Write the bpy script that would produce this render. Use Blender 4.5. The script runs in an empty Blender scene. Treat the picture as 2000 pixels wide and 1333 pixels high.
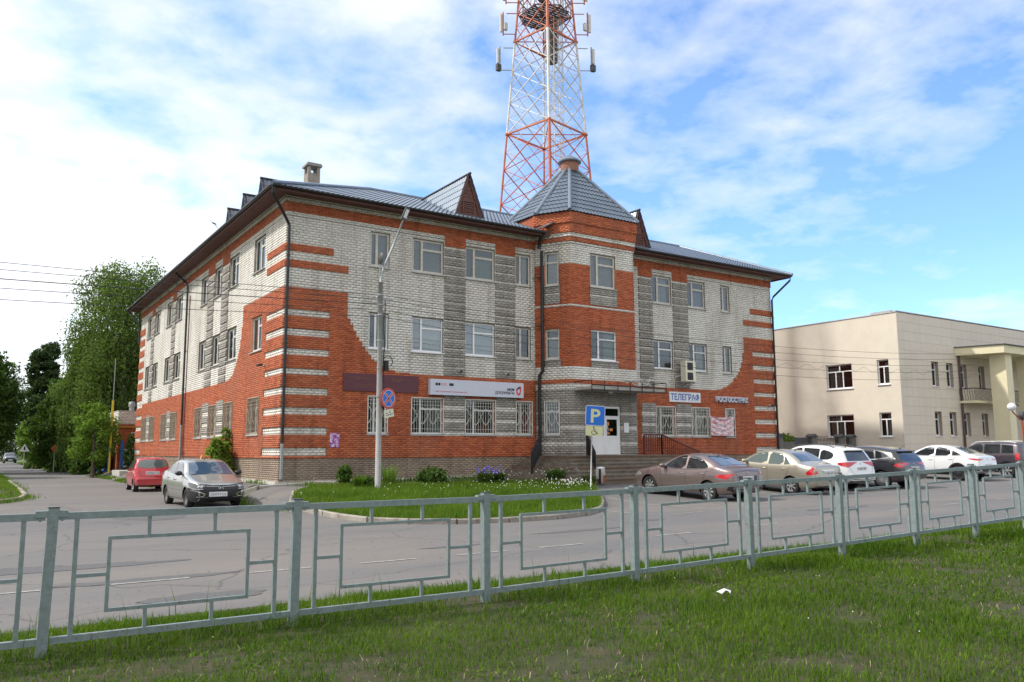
import bpy, bmesh, math, random
import numpy as np
from mathutils import Vector, Matrix
from mathutils.bvhtree import BVHTree
from mathutils.geometry import delaunay_2d_cdt
random.seed(7)
rng = np.random.default_rng(7)
SC = bpy.context.scene
COL = SC.collection
R = math.radians

# ------------------------------------------------------------ camera
cam_d = bpy.data.cameras.new('camera')
cam_d.sensor_width = 36.0
cam_d.lens = 1593.16 / 2000 * 36.0
cam_d.clip_end = 3000
cam_d.clip_start = 0.05
cam = bpy.data.objects.new('camera', cam_d)
COL.objects.link(cam)
_yaw, _pit, _rol = 0.98381, 0.1325015, -0.0036192
_f = Vector((math.cos(_yaw) * math.cos(_pit), math.sin(_yaw) * math.cos(_pit), math.sin(_pit)))
_r = Vector((math.sin(_yaw), -math.cos(_yaw), 0))
_u = _r.cross(_f)
_r2 = _r * math.cos(_rol) + _u * math.sin(_rol)
_u2 = -_r * math.sin(_rol) + _u * math.cos(_rol)
_m = Matrix((_r2, _u2, -_f)).transposed().to_4x4()
_m.translation = Vector((-9.4728, -29.5379, 1.75))
cam.matrix_world = _m
SC.camera = cam
SC.render.resolution_x = 1024
SC.render.resolution_y = 682

# ------------------------------------------------------------ light
SUN_AZ = Vector((-0.86, 0.50, 0)).normalized()
SUN_EL = R(47)
SUN_DIR = Vector((SUN_AZ.x * math.cos(SUN_EL), SUN_AZ.y * math.cos(SUN_EL), math.sin(SUN_EL)))
sun_d = bpy.data.lights.new('sun', 'SUN')
sun_d.energy = 2.1
sun_d.angle = R(2.5)
sun_d.color = (1.0, 0.95, 0.87)
sun = bpy.data.objects.new('sun', sun_d)
sun.rotation_euler = SUN_DIR.to_track_quat('Z', 'Y').to_euler()
COL.objects.link(sun)

world = bpy.data.worlds.new('World')
SC.world = world
world.use_nodes = True
wn, wl = world.node_tree.nodes, world.node_tree.links
wn.clear()


def N(nodes, typ, **kw):
    n = nodes.new(typ)
    for k, v in kw.items():
        if k == 'inp':
            for kk, vv in v.items():
                n.inputs[kk].default_value = vv
        else:
            setattr(n, k, v)
    return n


def ramp(nodes, pts):
    n = nodes.new('ShaderNodeValToRGB')
    e = n.color_ramp.elements
    while len(e) < len(pts):
        e.new(0.5)
    for i, (p, c) in enumerate(pts):
        e[i].position = p
        e[i].color = c if len(c) == 4 else (*c, 1)
    return n


sky = N(wn, 'ShaderNodeTexSky', sky_type='NISHITA', sun_disc=False, sun_elevation=SUN_EL,
        sun_rotation=math.atan2(SUN_AZ.x, SUN_AZ.y), altitude=100, air_density=1.0, dust_density=0.6, ozone_density=2.0)
tc = N(wn, 'ShaderNodeTexCoord')
sep = N(wn, 'ShaderNodeSeparateXYZ')
wl.new(tc.outputs['Generated'], sep.inputs[0])
zm = N(wn, 'ShaderNodeMath', operation='MAXIMUM', inp={1: 0.0})
wl.new(sep.outputs['Z'], zm.inputs[0])
za = N(wn, 'ShaderNodeMath', operation='ADD', inp={1: 0.16})
wl.new(zm.outputs[0], za.inputs[0])
dv = N(wn, 'ShaderNodeVectorMath', operation='DIVIDE')
cb = N(wn, 'ShaderNodeCombineXYZ')
for i in range(3):
    wl.new(za.outputs[0], cb.inputs[i])
wl.new(tc.outputs['Generated'], dv.inputs[0])
wl.new(cb.outputs[0], dv.inputs[1])
mp = N(wn, 'ShaderNodeMapping', inp={'Scale': (1, 1, 0.0), 'Rotation': (0, 0, R(20)), 'Location': (3.1, 1.7, 0)})
wl.new(dv.outputs[0], mp.inputs[0])
# large cumulus / sheet coverage
n1 = N(wn, 'ShaderNodeTexNoise', inp={'Scale': 0.55, 'Detail': 9.0, 'Roughness': 0.56, 'Distortion': 0.1})
wl.new(mp.outputs[0], n1.inputs['Vector'])
# fine broken texture
n2 = N(wn, 'ShaderNodeTexNoise', inp={'Scale': 4.6, 'Detail': 8.0, 'Roughness': 0.56, 'Distortion': 0.15})
wl.new(mp.outputs[0], n2.inputs['Vector'])
# more cloud west, less east; unseen overcast added behind the camera as facade fill
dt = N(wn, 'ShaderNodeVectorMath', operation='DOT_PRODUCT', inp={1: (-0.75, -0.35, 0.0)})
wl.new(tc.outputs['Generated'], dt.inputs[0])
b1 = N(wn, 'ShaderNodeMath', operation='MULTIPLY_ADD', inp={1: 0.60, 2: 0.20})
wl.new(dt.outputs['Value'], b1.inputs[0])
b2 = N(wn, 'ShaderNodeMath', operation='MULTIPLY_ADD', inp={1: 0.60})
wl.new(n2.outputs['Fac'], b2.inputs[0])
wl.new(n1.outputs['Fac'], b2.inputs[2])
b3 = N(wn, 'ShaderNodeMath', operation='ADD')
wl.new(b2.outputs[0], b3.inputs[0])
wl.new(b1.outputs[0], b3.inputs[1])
# low horizon haze adds whiteness
hz = N(wn, 'ShaderNodeMapRange', inp={'From Min': 0.0, 'From Max': 0.5, 'To Min': 0.13, 'To Max': 0.0})
wl.new(zm.outputs[0], hz.inputs['Value'])
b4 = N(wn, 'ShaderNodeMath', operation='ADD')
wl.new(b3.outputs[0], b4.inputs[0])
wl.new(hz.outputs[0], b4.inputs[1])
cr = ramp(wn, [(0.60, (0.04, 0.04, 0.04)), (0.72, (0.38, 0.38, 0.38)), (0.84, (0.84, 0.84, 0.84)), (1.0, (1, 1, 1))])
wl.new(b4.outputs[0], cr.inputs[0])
# cloud brightness varies a little with thickness
cc = ramp(wn, [(0.35, (8.6, 8.8, 9.1)), (0.7, (7.6, 7.9, 8.3))])
for e_, c_ in zip(cc.color_ramp.elements, ((1.0, 0.99, 0.985, 1), (0.70, 0.73, 0.77, 1))):
    e_.color = c_
wl.new(n2.outputs['Fac'], cc.inputs[0])
cs = N(wn, 'ShaderNodeVectorMath', operation='SCALE', inp={'Scale': 4.9})
wl.new(cc.outputs[0], cs.inputs[0])
sk2 = N(wn, 'ShaderNodeVectorMath', operation='MULTIPLY', inp={1: (0.60, 0.79, 0.97)})
wl.new(sky.outputs[0], sk2.inputs[0])
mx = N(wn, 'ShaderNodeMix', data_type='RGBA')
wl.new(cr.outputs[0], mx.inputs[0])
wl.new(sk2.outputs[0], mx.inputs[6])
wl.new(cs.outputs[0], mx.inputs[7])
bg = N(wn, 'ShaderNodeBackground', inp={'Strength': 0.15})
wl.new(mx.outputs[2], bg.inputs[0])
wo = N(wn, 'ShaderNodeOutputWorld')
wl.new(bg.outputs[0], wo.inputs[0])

SC.view_settings.view_transform = 'Standard'
SC.view_settings.look = 'None'
SC.view_settings.gamma = 1
SC.view_settings.exposure = 0.99
SC.view_settings.use_curve_mapping = False


# ------------------------------------------------------------ materials
def new_mat(name):
    m = bpy.data.materials.new(name)
    m.use_nodes = True
    nt = m.node_tree
    return m, nt.nodes, nt.links, nt.nodes['Principled BSDF']


def mat(name, col, rough=0.6, metal=0.0, var=0.12, scale=3.0, bump=0.0, bscale=40.0, spec=None, coat=0.0, col2=None, island=0.0, detail=5.0):
    m, n, l, p = new_mat(name)
    p.inputs['Roughness'].default_value = rough
    p.inputs['Metallic'].default_value = metal
    if spec is not None:
        p.inputs['Specular IOR Level'].default_value = spec
    if coat:
        p.inputs['Coat Weight'].default_value = coat
        p.inputs['Coat Roughness'].default_value = 0.04
    if var > 0 or col2 is not None:
        g = n.new('ShaderNodeNewGeometry')
        t = N(n, 'ShaderNodeTexNoise', inp={'Scale': scale, 'Detail': detail, 'Roughness': 0.65})
        l.new(g.outputs['Position'], t.inputs['Vector'])
        c2 = col2 if col2 is not None else tuple(c * (1 - var) for c in col)
        c1 = col if col2 is not None else tuple(min(1, c * (1 + var)) for c in col)
        r = ramp(n, [(0.3, c2), (0.7, c1)])
        l.new(t.outputs['Fac'], r.inputs[0])
        out = r.outputs[0]
        if island > 0:
            oi = n.new('ShaderNodeObjectInfo')
            a = N(n, 'ShaderNodeMath', operation='ADD')
            l.new(g.outputs['Random Per Island'], a.inputs[0])
            l.new(oi.outputs['Random'], a.inputs[1])
            f = N(n, 'ShaderNodeMath', operation='FRACT')
            l.new(a.outputs[0], f.inputs[0])
            mr = N(n, 'ShaderNodeMapRange', inp={'To Min': 1 - island, 'To Max': 1 + island})
            l.new(f.outputs[0], mr.inputs['Value'])
            sc = N(n, 'ShaderNodeVectorMath', operation='SCALE')
            l.new(out, sc.inputs[0])
            l.new(mr.outputs[0], sc.inputs['Scale'])
            out = sc.outputs[0]
        l.new(out, p.inputs['Base Color'])
    else:
        p.inputs['Base Color'].default_value = (*col, 1)
    if bump > 0:
        g2 = n.new('ShaderNodeNewGeometry')
        t2 = N(n, 'ShaderNodeTexNoise', inp={'Scale': bscale, 'Detail': 6.0, 'Roughness': 0.7})
        l.new(g2.outputs['Position'], t2.inputs['Vector'])
        b = N(n, 'ShaderNodeBump', inp={'Strength': min(1, bump), 'Distance': 0.02 * max(1, bump)})
        l.new(t2.outputs['Fac'], b.inputs['Height'])
        l.new(b.outputs[0], p.inputs['Normal'])
    return m


def brick_mat(name, c1, c2, stain, stain_amt, rough=0.85, bump=0.3, bscale=60, zstain=None):
    """brick: per-brick tint, fine grain, weather stains in world space"""
    m, n, l, p = new_mat(name)
    p.inputs['Roughness'].default_value = rough
    g = n.new('ShaderNodeNewGeometry')
    oi = n.new('ShaderNodeObjectInfo')
    a = N(n, 'ShaderNodeMath', operation='ADD')
    l.new(g.outputs['Random Per Island'], a.inputs[0])
    l.new(oi.outputs['Random'], a.inputs[1])
    f = N(n, 'ShaderNodeMath', operation='FRACT')
    l.new(a.outputs[0], f.inputs[0])
    t = N(n, 'ShaderNodeTexNoise', inp={'Scale': 9.0, 'Detail': 5.0, 'Roughness': 0.7})
    l.new(g.outputs['Position'], t.inputs['Vector'])
    mm = N(n, 'ShaderNodeMath', operation='MULTIPLY_ADD', inp={1: 0.6, 2: -0.05})
    l.new(f.outputs[0], mm.inputs[0])
    ad = N(n, 'ShaderNodeMath', operation='MULTIPLY_ADD', inp={1: 0.45})
    l.new(t.outputs['Fac'], ad.inputs[0])
    l.new(mm.outputs[0], ad.inputs[2])
    r = ramp(n, [(0.0, c2), (0.75, c1)])
    l.new(ad.outputs[0], r.inputs[0])
    t2 = N(n, 'ShaderNodeTexNoise', inp={'Scale': 0.55, 'Detail': 7.0, 'Roughness': 0.6})
    mpp = N(n, 'ShaderNodeMapping', inp={'Scale': (1, 1, 0.55)})
    l.new(g.outputs['Position'], mpp.inputs[0])
    l.new(mpp.outputs[0], t2.inputs['Vector'])
    r2 = ramp(n, [(0.46, (0, 0, 0)), (0.72, (1, 1, 1))])
    l.new(t2.outputs['Fac'], r2.inputs[0])
    sm = N(n, 'ShaderNodeMath', operation='MULTIPLY', inp={1: stain_amt})
    l.new(r2.outputs[0], sm.inputs[0])
    mx_ = N(n, 'ShaderNodeMix', data_type='RGBA')
    l.new(sm.outputs[0], mx_.inputs[0])
    l.new(r.outputs[0], mx_.inputs[6])
    mx_.inputs[7].default_value = (*stain, 1)
    l.new(mx_.outputs[2], p.inputs['Base Color'])
    # rain streaks and soot, drawn out vertically
    t4 = N(n, 'ShaderNodeTexNoise', inp={'Scale': 1.0, 'Detail': 6.0, 'Roughness': 0.65})
    mp4 = N(n, 'ShaderNodeMapping', inp={'Scale': (2.6, 2.6, 0.22)})
    l.new(g.outputs['Position'], mp4.inputs[0])
    l.new(mp4.outputs[0], t4.inputs['Vector'])
    r4 = ramp(n, [(0.50, (1, 1, 1)), (0.74, (0.62, 0.60, 0.57))])
    l.new(t4.outputs['Fac'], r4.inputs[0])
    mu4 = N(n, 'ShaderNodeMix', data_type='RGBA', blend_type='MULTIPLY', inp={0: 1.0})
    l.new(mx_.outputs[2], mu4.inputs[6])
    l.new(r4.outputs[0], mu4.inputs[7])
    l.new(mu4.outputs[2], p.inputs['Base Color'])
    t3 = N(n, 'ShaderNodeTexNoise', inp={'Scale': bscale, 'Detail': 5.0, 'Roughness': 0.7})
    l.new(g.outputs['Position'], t3.inputs['Vector'])
    b = N(n, 'ShaderNodeBump', inp={'Strength': min(1.0, bump), 'Distance': 0.006 if bump <= 1 else 0.03})
    l.new(t3.outputs['Fac'], b.inputs['Height'])
    l.new(b.outputs[0], p.inputs['Normal'])
    return m


def leaf_mat(name, c1, c2, trans=0.35):
    m, n, l, p = new_mat(name)
    n.remove(p)
    g = n.new('ShaderNodeNewGeometry')
    t = N(n, 'ShaderNodeTexNoise', inp={'Scale': 0.9, 'Detail': 4.0})
    l.new(g.outputs['Position'], t.inputs['Vector'])
    a = N(n, 'ShaderNodeMath', operation='MULTIPLY_ADD', inp={1: 0.55})
    l.new(g.outputs['Random Per Island'], a.inputs[0])
    h = N(n, 'ShaderNodeMath', operation='MULTIPLY_ADD', inp={1: 0.9, 2: -0.22})
    l.new(t.outputs['Fac'], h.inputs[0])
    l.new(h.outputs[0], a.inputs[2])
    r = ramp(n, [(0.1, c2), (0.9, c1)])
    l.new(a.outputs[0], r.inputs[0])
    d = N(n, 'ShaderNodeBsdfPrincipled', inp={'Roughness': 0.75, 'Specular IOR Level': 0.12})
    l.new(r.outputs[0], d.inputs['Base Color'])
    tr = N(n, 'ShaderNodeBsdfTranslucent')
    br = N(n, 'ShaderNodeVectorMath', operation='MULTIPLY', inp={1: (1.25, 1.35, 0.6)})
    l.new(r.outputs[0], br.inputs[0])
    l.new(br.outputs[0], tr.inputs['Color'])
    mxs = N(n, 'ShaderNodeMixShader', inp={0: trans})
    l.new(d.outputs[0], mxs.inputs[1])
    l.new(tr.outputs[0], mxs.inputs[2])
    l.new(mxs.outputs[0], n['Material Output'].inputs[0])
    return m


def glass_mat(name, tint=(0.75, 0.8, 0.8), refl=0.14, rough=0.02):
    m, n, l, p = new_mat(name)
    n.remove(p)
    gl = N(n, 'ShaderNodeBsdfGlossy', inp={'Roughness': rough, 'Color': (0.78, 0.90, 1, 1)})
    tr = N(n, 'ShaderNodeBsdfTransparent', inp={'Color': (*tint, 1)})
    lw = N(n, 'ShaderNodeFresnel', inp={'IOR': 1.5})
    ad = N(n, 'ShaderNodeMath', operation='ADD', inp={1: refl})
    l.new(lw.outputs[0], ad.inputs[0])
    mxs = n.new('ShaderNodeMixShader')
    l.new(ad.outputs[0], mxs.inputs[0])
    l.new(tr.outputs[0], mxs.inputs[1])
    l.new(gl.outputs[0], mxs.inputs[2])
    l.new(mxs.outputs[0], n['Material Output'].inputs[0])
    return m


def asphalt_mat(name, c1, c2, dust, dust_amt=0.5):
    m, n, l, p = new_mat(name)
    p.inputs['Roughness'].default_value = 0.9
    g = n.new('ShaderNodeNewGeometry')
    t1 = N(n, 'ShaderNodeTexNoise', inp={'Scale': 70.0, 'Detail': 3.0, 'Roughness': 0.8})
    t2 = N(n, 'ShaderNodeTexNoise', inp={'Scale': 0.35, 'Detail': 8.0, 'Roughness': 0.62, 'Distortion': 0.4})
    t3 = N(n, 'ShaderNodeTexNoise', inp={'Scale': 2.3, 'Detail': 7.0, 'Roughness': 0.7})
    mpp = N(n, 'ShaderNodeMapping', inp={'Scale': (0.22, 1.0, 1.0)})
    l.new(g.outputs['Position'], mpp.inputs[0])
    l.new(g.outputs['Position'], t1.inputs['Vector'])
    l.new(mpp.outputs[0], t2.inputs['Vector'])
    l.new(mpp.outputs[0], t3.inputs['Vector'])
    r1 = ramp(n, [(0.25, c2), (0.75, c1)])
    a = N(n, 'ShaderNodeMath', operation='MULTIPLY_ADD', inp={1: 0.6})
    h = N(n, 'ShaderNodeMath', operation='MULTIPLY', inp={1: 0.45})
    l.new(t3.outputs['Fac'], h.inputs[0])
    l.new(t1.outputs['Fac'], a.inputs[0])
    l.new(h.outputs[0], a.inputs[2])
    l.new(a.outputs[0], r1.inputs[0])
    r2 = ramp(n, [(0.42, (0, 0, 0)), (0.68, (1, 1, 1))])
    l.new(t2.outputs['Fac'], r2.inputs[0])
    sm = N(n, 'ShaderNodeMath', operation='MULTIPLY', inp={1: dust_amt})
    l.new(r2.outputs[0], sm.inputs[0])
    mx_ = N(n, 'ShaderNodeMix', data_type='RGBA')
    l.new(sm.outputs[0], mx_.inputs[0])
    l.new(r1.outputs[0], mx_.inputs[6])
    mx_.inputs[7].default_value = (*dust, 1)
    # cracks: thin dark veins
    vo = N(n, 'ShaderNodeTexVoronoi', feature='DISTANCE_TO_EDGE', inp={'Scale': 0.33})
    wv = N(n, 'ShaderNodeTexNoise', inp={'Scale': 1.4, 'Detail': 5.0})
    l.new(g.outputs['Position'], wv.inputs['Vector'])
    va = N(n, 'ShaderNodeMix', data_type='VECTOR', inp={0: 0.35})
    l.new(g.outputs['Position'], va.inputs[4])
    l.new(wv.outputs['Color'], va.inputs[5])
    l.new(va.outputs[1], vo.inputs['Vector'])
    cr_ = ramp(n, [(0.0, (0.55, 0.55, 0.55)), (0.006, (1, 1, 1))])
    l.new(vo.outputs['Distance'], cr_.inputs[0])
    mu = N(n, 'ShaderNodeMix', data_type='RGBA', blend_type='MULTIPLY', inp={0: 1.0})
    l.new(mx_.outputs[2], mu.inputs[6])
    l.new(cr_.outputs[0], mu.inputs[7])
    l.new(mu.outputs[2], p.inputs['Base Color'])
    b = N(n, 'ShaderNodeBump', inp={'Strength': 0.5, 'Distance': 0.008})
    l.new(t1.outputs['Fac'], b.inputs['Height'])
    l.new(b.outputs[0], p.inputs['Normal'])
    return m


M = {}
M['white_brick'] = brick_mat('white_brick', (0.79, 0.77, 0.72), (0.65, 0.63, 0.58), (0.44, 0.38, 0.29), 0.5)
M['red_brick'] = brick_mat('red_brick', (0.54, 0.145, 0.055), (0.30, 0.06, 0.028), (0.36, 0.15, 0.09), 0.45)
M['grey_brick'] = brick_mat('grey_brick', (0.43, 0.405, 0.37), (0.30, 0.28, 0.255), (0.23, 0.21, 0.18), 0.4, bump=1.6, bscale=22)
M['plinth_brick'] = brick_mat('plinth_brick', (0.36, 0.28, 0.21), (0.26, 0.20, 0.15), (0.13, 0.10, 0.08), 0.5)
M['old_red_brick'] = mat('old_red_brick', (0.36, 0.16, 0.11), 0.9, col2=(0.26, 0.13, 0.10), scale=9, bump=0.6)
M['mortar_dark'] = mat('mortar_dark', (0.21, 0.19, 0.165), 0.95, bump=0.4)
M['mortar_red'] = mat('mortar_red', (0.50, 0.22, 0.13), 0.95, bump=0.4, col2=(0.33, 0.16, 0.10), scale=1.2)
M['mortar_grey'] = mat('mortar_grey', (0.15, 0.145, 0.135), 0.95, bump=0.4)
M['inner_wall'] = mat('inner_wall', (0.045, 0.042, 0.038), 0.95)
M['tile'] = mat('tile', (0.165, 0.205, 0.26), 0.30, 0.35, col2=(0.12, 0.155, 0.20), scale=1.1, spec=0.6)
M['ridge'] = mat('ridge', (0.19, 0.23, 0.28), 0.32, 0.35, 0.1)
M['soffit'] = mat('soffit', (0.10, 0.042, 0.036), 0.7, var=0.2)
M['gutter'] = mat('gutter', (0.022, 0.022, 0.024), 0.4, 0.2, 0.2)
M['pipe'] = mat('pipe', (0.02, 0.021, 0.023), 0.35, 0.2, 0.2)
M['steel_dull'] = mat('steel_dull', (0.33, 0.35, 0.36), 0.5, 0.4, 0.15, 6)
M['old_frame'] = mat('old_frame', (0.56, 0.53, 0.47), 0.7, var=0.18, scale=8)
M['pvc'] = mat('pvc', (0.78, 0.79, 0.80), 0.35, var=0.04)
M['sill'] = mat('sill', (0.45, 0.46, 0.46), 0.5, 0.2, 0.15)
M['grille_brown'] = mat('grille_brown', (0.36, 0.30, 0.23), 0.6, var=0.2, scale=12)
M['grille'] = mat('grille', (0.70, 0.69, 0.64), 0.55, var=0.12, scale=12)
M['glass'] = glass_mat('glass', (0.64, 0.69, 0.70), 0.07)
M['glass_sky'] = glass_mat('glass_sky', (0.50, 0.57, 0.62), 0.17)
M['glass_dull'] = glass_mat('glass_dull', (0.58, 0.60, 0.60), 0.07, 0.06)
M['curtain'] = mat('curtain', (0.48, 0.48, 0.44), 0.9, var=0.12, scale=5)
M['curtain_blue'] = mat('curtain_blue', (0.30, 0.34, 0.35), 0.9, var=0.12, scale=5)
M['curtain_green'] = mat('curtain_green', (0.25, 0.36, 0.25), 0.9, var=0.15, scale=5)
M['curtain_tan'] = mat('curtain_tan', (0.24, 0.185, 0.13), 0.9, var=0.2, scale=5)
M['curtain_red'] = mat('curtain_red', (0.35, 0.07, 0.06), 0.9, var=0.2, scale=5)
M['concrete'] = mat('concrete', (0.36, 0.34, 0.31), 0.9, col2=(0.22, 0.21, 0.19), scale=2.2, bump=0.5)
M['concrete_pale'] = mat('concrete_pale', (0.50, 0.49, 0.46), 0.9, col2=(0.33, 0.32, 0.30), scale=4, bump=0.4)
M['whitewash'] = mat('whitewash', (0.66, 0.65, 0.62), 0.9, col2=(0.36, 0.34, 0.30), scale=3, bump=0.4)
M['step'] = mat('step', (0.24, 0.205, 0.17), 0.95, col2=(0.115, 0.10, 0.075), scale=2.4, bump=0.8, bscale=18)
M['step_red'] = mat('step_red', (0.21, 0.14, 0.105), 0.95, col2=(0.12, 0.10, 0.075), scale=2.0, bump=0.8, bscale=18)
M['asphalt'] = asphalt_mat('asphalt', (0.150, 0.146, 0.146), (0.095, 0.093, 0.094), (0.185, 0.163, 0.145), 0.8)
M['asphalt_dark'] = asphalt_mat('asphalt_dark', (0.13, 0.125, 0.122), (0.08, 0.077, 0.075), (0.16, 0.142, 0.125), 0.5)
M['patch'] = mat('patch', (0.105, 0.104, 0.106), 0.95, var=0.2, scale=20, bump=0.6)
M['kerb'] = mat('kerb', (0.36, 0.33, 0.29), 0.9, col2=(0.20, 0.175, 0.15), scale=5, bump=0.7, bscale=30, island=0.14)
M['paint'] = mat('paint', (0.42, 0.41, 0.39), 0.8, col2=(0.17, 0.16, 0.15), scale=9)
M['soil'] = mat('soil', (0.075, 0.055, 0.030), 1.0, col2=(0.028, 0.044, 0.010), scale=4.6, bump=1.0, bscale=35, detail=9)
M['soil_far'] = mat('soil_far', (0.10, 0.12, 0.045), 1.0, col2=(0.06, 0.085, 0.03), scale=0.6, bump=0.6, detail=9)
M['grass'] = leaf_mat('grass', (0.130, 0.215, 0.016), (0.027, 0.078, 0.006), 0.35)
M['grass_long'] = leaf_mat('grass_long', (0.15, 0.235, 0.03), (0.055, 0.12, 0.014), 0.4)
M['straw'] = mat('straw', (0.33, 0.27, 0.16), 0.9, var=0.2)
M['leaf_birch'] = leaf_mat('leaf_birch', (0.16, 0.24, 0.06), (0.06, 0.10, 0.028), 0.4)
M['leaf_dark'] = leaf_mat('leaf_dark', (0.065, 0.11, 0.034), (0.024, 0.045, 0.016), 0.25)
M['leaf_mid'] = leaf_mat('leaf_mid', (0.10, 0.17, 0.036), (0.035, 0.07, 0.018), 0.35)
M['leaf_bright'] = leaf_mat('leaf_bright', (0.19, 0.29, 0.05), (0.085, 0.16, 0.028), 0.4)
M['bark'] = mat('bark', (0.11, 0.09, 0.07), 0.95, bump=1, bscale=14)
M['bark_birch'] = mat('bark_birch', (0.42, 0.40, 0.36), 0.9, col2=(0.12, 0.11, 0.10), scale=3.5, bump=0.5)
M['galv'] = mat('galv', (0.26, 0.32, 0.322), 0.5, 0.3, col2=(0.18, 0.228, 0.23), scale=17, spec=0.5, bump=0.25, bscale=60)
M['fence_black'] = mat('fence_black', (0.018, 0.018, 0.02), 0.5, 0.3, 0.2)
M['rail_red'] = mat('rail_red', (0.13, 0.035, 0.03), 0.5, 0.2, 0.2)
M['mast_red'] = mat('mast_red', (0.50, 0.13, 0.055), 0.55, var=0.25, scale=1.5)
M['mast_white'] = mat('mast_white', (0.62, 0.60, 0.56), 0.5, var=0.2, scale=1.5)
M['mast_dark'] = mat('mast_dark', (0.09, 0.07, 0.075), 0.6, var=0.2)
M['pale_grey'] = mat('pale_grey', (0.55, 0.56, 0.57), 0.45, var=0.06)
M['dark_grey'] = mat('dark_grey', (0.05, 0.052, 0.055), 0.55, var=0.1)
M['black'] = mat('black', (0.012, 0.012, 0.013), 0.5, var=0)
M['cream_panel'] = mat('cream_panel', (0.645, 0.58, 0.495), 0.6, var=0.035, scale=0.8, island=0.018)
M['cream_wall'] = mat('cream_wall', (0.645, 0.59, 0.495), 0.65, var=0.05, scale=1.5, bump=0.1)
M['cream_yellow'] = mat('cream_yellow', (0.70, 0.64, 0.44), 0.65, var=0.06, scale=1.5)
M['joint'] = mat('joint', (0.34, 0.28, 0.235), 0.9, var=0.1)
M['brown_plinth'] = mat('brown_plinth', (0.12, 0.075, 0.06), 0.7, var=0.15)
M['brown_pipe'] = mat('brown_pipe', (0.09, 0.05, 0.045), 0.45, 0.1, 0.1)
M['blue_paint'] = mat('blue_paint', (0.02, 0.085, 0.33), 0.5, var=0.15)
M['wood_brown'] = mat('wood_brown', (0.13, 0.055, 0.045), 0.75, var=0.3, scale=9)
M['chim'] = mat('chim', (0.33, 0.29, 0.25), 0.9, col2=(0.20, 0.18, 0.16), scale=6, bump=0.6)
M['white_flat'] = mat('white_flat', (0.74, 0.75, 0.78), 0.5, var=0.02)
M['sign_lilac'] = mat('sign_lilac', (0.58, 0.61, 0.72), 0.4, var=0.02)
M['maroon'] = mat('maroon', (0.11, 0.028, 0.045), 0.5, var=0.08)
M['gold_text'] = mat('gold_text', (0.19, 0.085, 0.045), 0.6, var=0.1)
M['sign_blue'] = mat('sign_blue', (0.012, 0.15, 0.62), 0.35, var=0.03)
M['text_blue'] = mat('text_blue', (0.02, 0.10, 0.42), 0.5, var=0)
M['sign_cream'] = mat('sign_cream', (0.62, 0.62, 0.38), 0.5, var=0.08)
M['sign_ivory'] = mat('sign_ivory', (0.74, 0.72, 0.56), 0.4, var=0.04)
M['sign_red'] = mat('sign_red', (0.55, 0.075, 0.05), 0.4, var=0.12, scale=9)
M['text_red'] = mat('text_red', (0.62, 0.05, 0.09), 0.5, var=0)
M['banner_pink'] = mat('banner_pink', (0.58, 0.16, 0.20), 0.7, var=0.1)
M['wire'] = mat('wire', (0.02, 0.02, 0.022), 0.6, var=0)
M['wire_white'] = mat('wire_white', (0.6, 0.6, 0.58), 0.6, var=0)
M['globe'] = mat('globe', (0.75, 0.76, 0.80), 0.2, var=0)
M['yellow'] = mat('yellow', (0.60, 0.42, 0.03), 0.5, var=0.1)
M['orange'] = mat('orange', (0.72, 0.24, 0.05), 0.4, var=0.05)
M['rust'] = mat('rust', (0.30, 0.09, 0.035), 0.9, var=0.3, scale=12)
M['flower_white'] = mat('flower_white', (0.72, 0.72, 0.66), 0.9, var=0.05)
M['flower_violet'] = mat('flower_violet', (0.17, 0.13, 0.50), 0.8, var=0.2, scale=9)
# cars
M['tyre'] = mat('tyre', (0.018, 0.017, 0.017), 0.85, var=0.1)
M['rim'] = mat('rim', (0.60, 0.61, 0.63), 0.28, 0.75, 0.05)
M['rim_dark'] = mat('rim_dark', (0.06, 0.06, 0.065), 0.4, 0.5, 0.05)
M['rim_steel'] = mat('rim_steel', (0.16, 0.15, 0.145), 0.6, 0.4, 0.1)
M['trim'] = mat('trim', (0.016, 0.016, 0.018), 0.45, var=0.05)
M['car_black'] = mat('car_black', (0.008, 0.008, 0.010), 0.5, var=0)
M['seam'] = mat('seam', (0.02, 0.02, 0.02), 0.8, var=0)
M['chrome'] = mat('chrome', (0.75, 0.76, 0.78), 0.12, 1.0, 0)
M['lamp_red'] = mat('lamp_red', (0.50, 0.012, 0.02), 0.12, var=0.1, coat=1.0, scale=20)
M['lamp_clear'] = mat('lamp_clear', (0.20, 0.215, 0.23), 0.12, 0.2, 0.5, 18, coat=1.0)
M['lamp_dark'] = mat('lamp_dark', (0.085, 0.09, 0.095), 0.12, 0.2, 0.4, 30, coat=0.6)
M['plate'] = mat('plate', (0.66, 0.67, 0.68), 0.5, var=0.03)
M['plate_text'] = mat('plate_text', (0.02, 0.02, 0.02), 0.6, var=0)


def car_glass(name, base, mixc=0.0):
    m, n, l, p = new_mat(name)
    p.inputs['Base Color'].default_value = (*base, 1)
    p.inputs['Roughness'].default_value = 0.03
    p.inputs['Specular IOR Level'].default_value = 0.85
    p.inputs['Coat Weight'].default_value = 0.6
    p.inputs['Coat Roughness'].default_value = 0.02
    return m


M['car_glass'] = car_glass('car_glass', (0.018, 0.022, 0.026))
M['car_glass_clear'] = car_glass('car_glass_clear', (0.11, 0.14, 0.14))
M['car_glass_blue'] = car_glass('car_glass_blue', (0.04, 0.075, 0.13))


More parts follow.
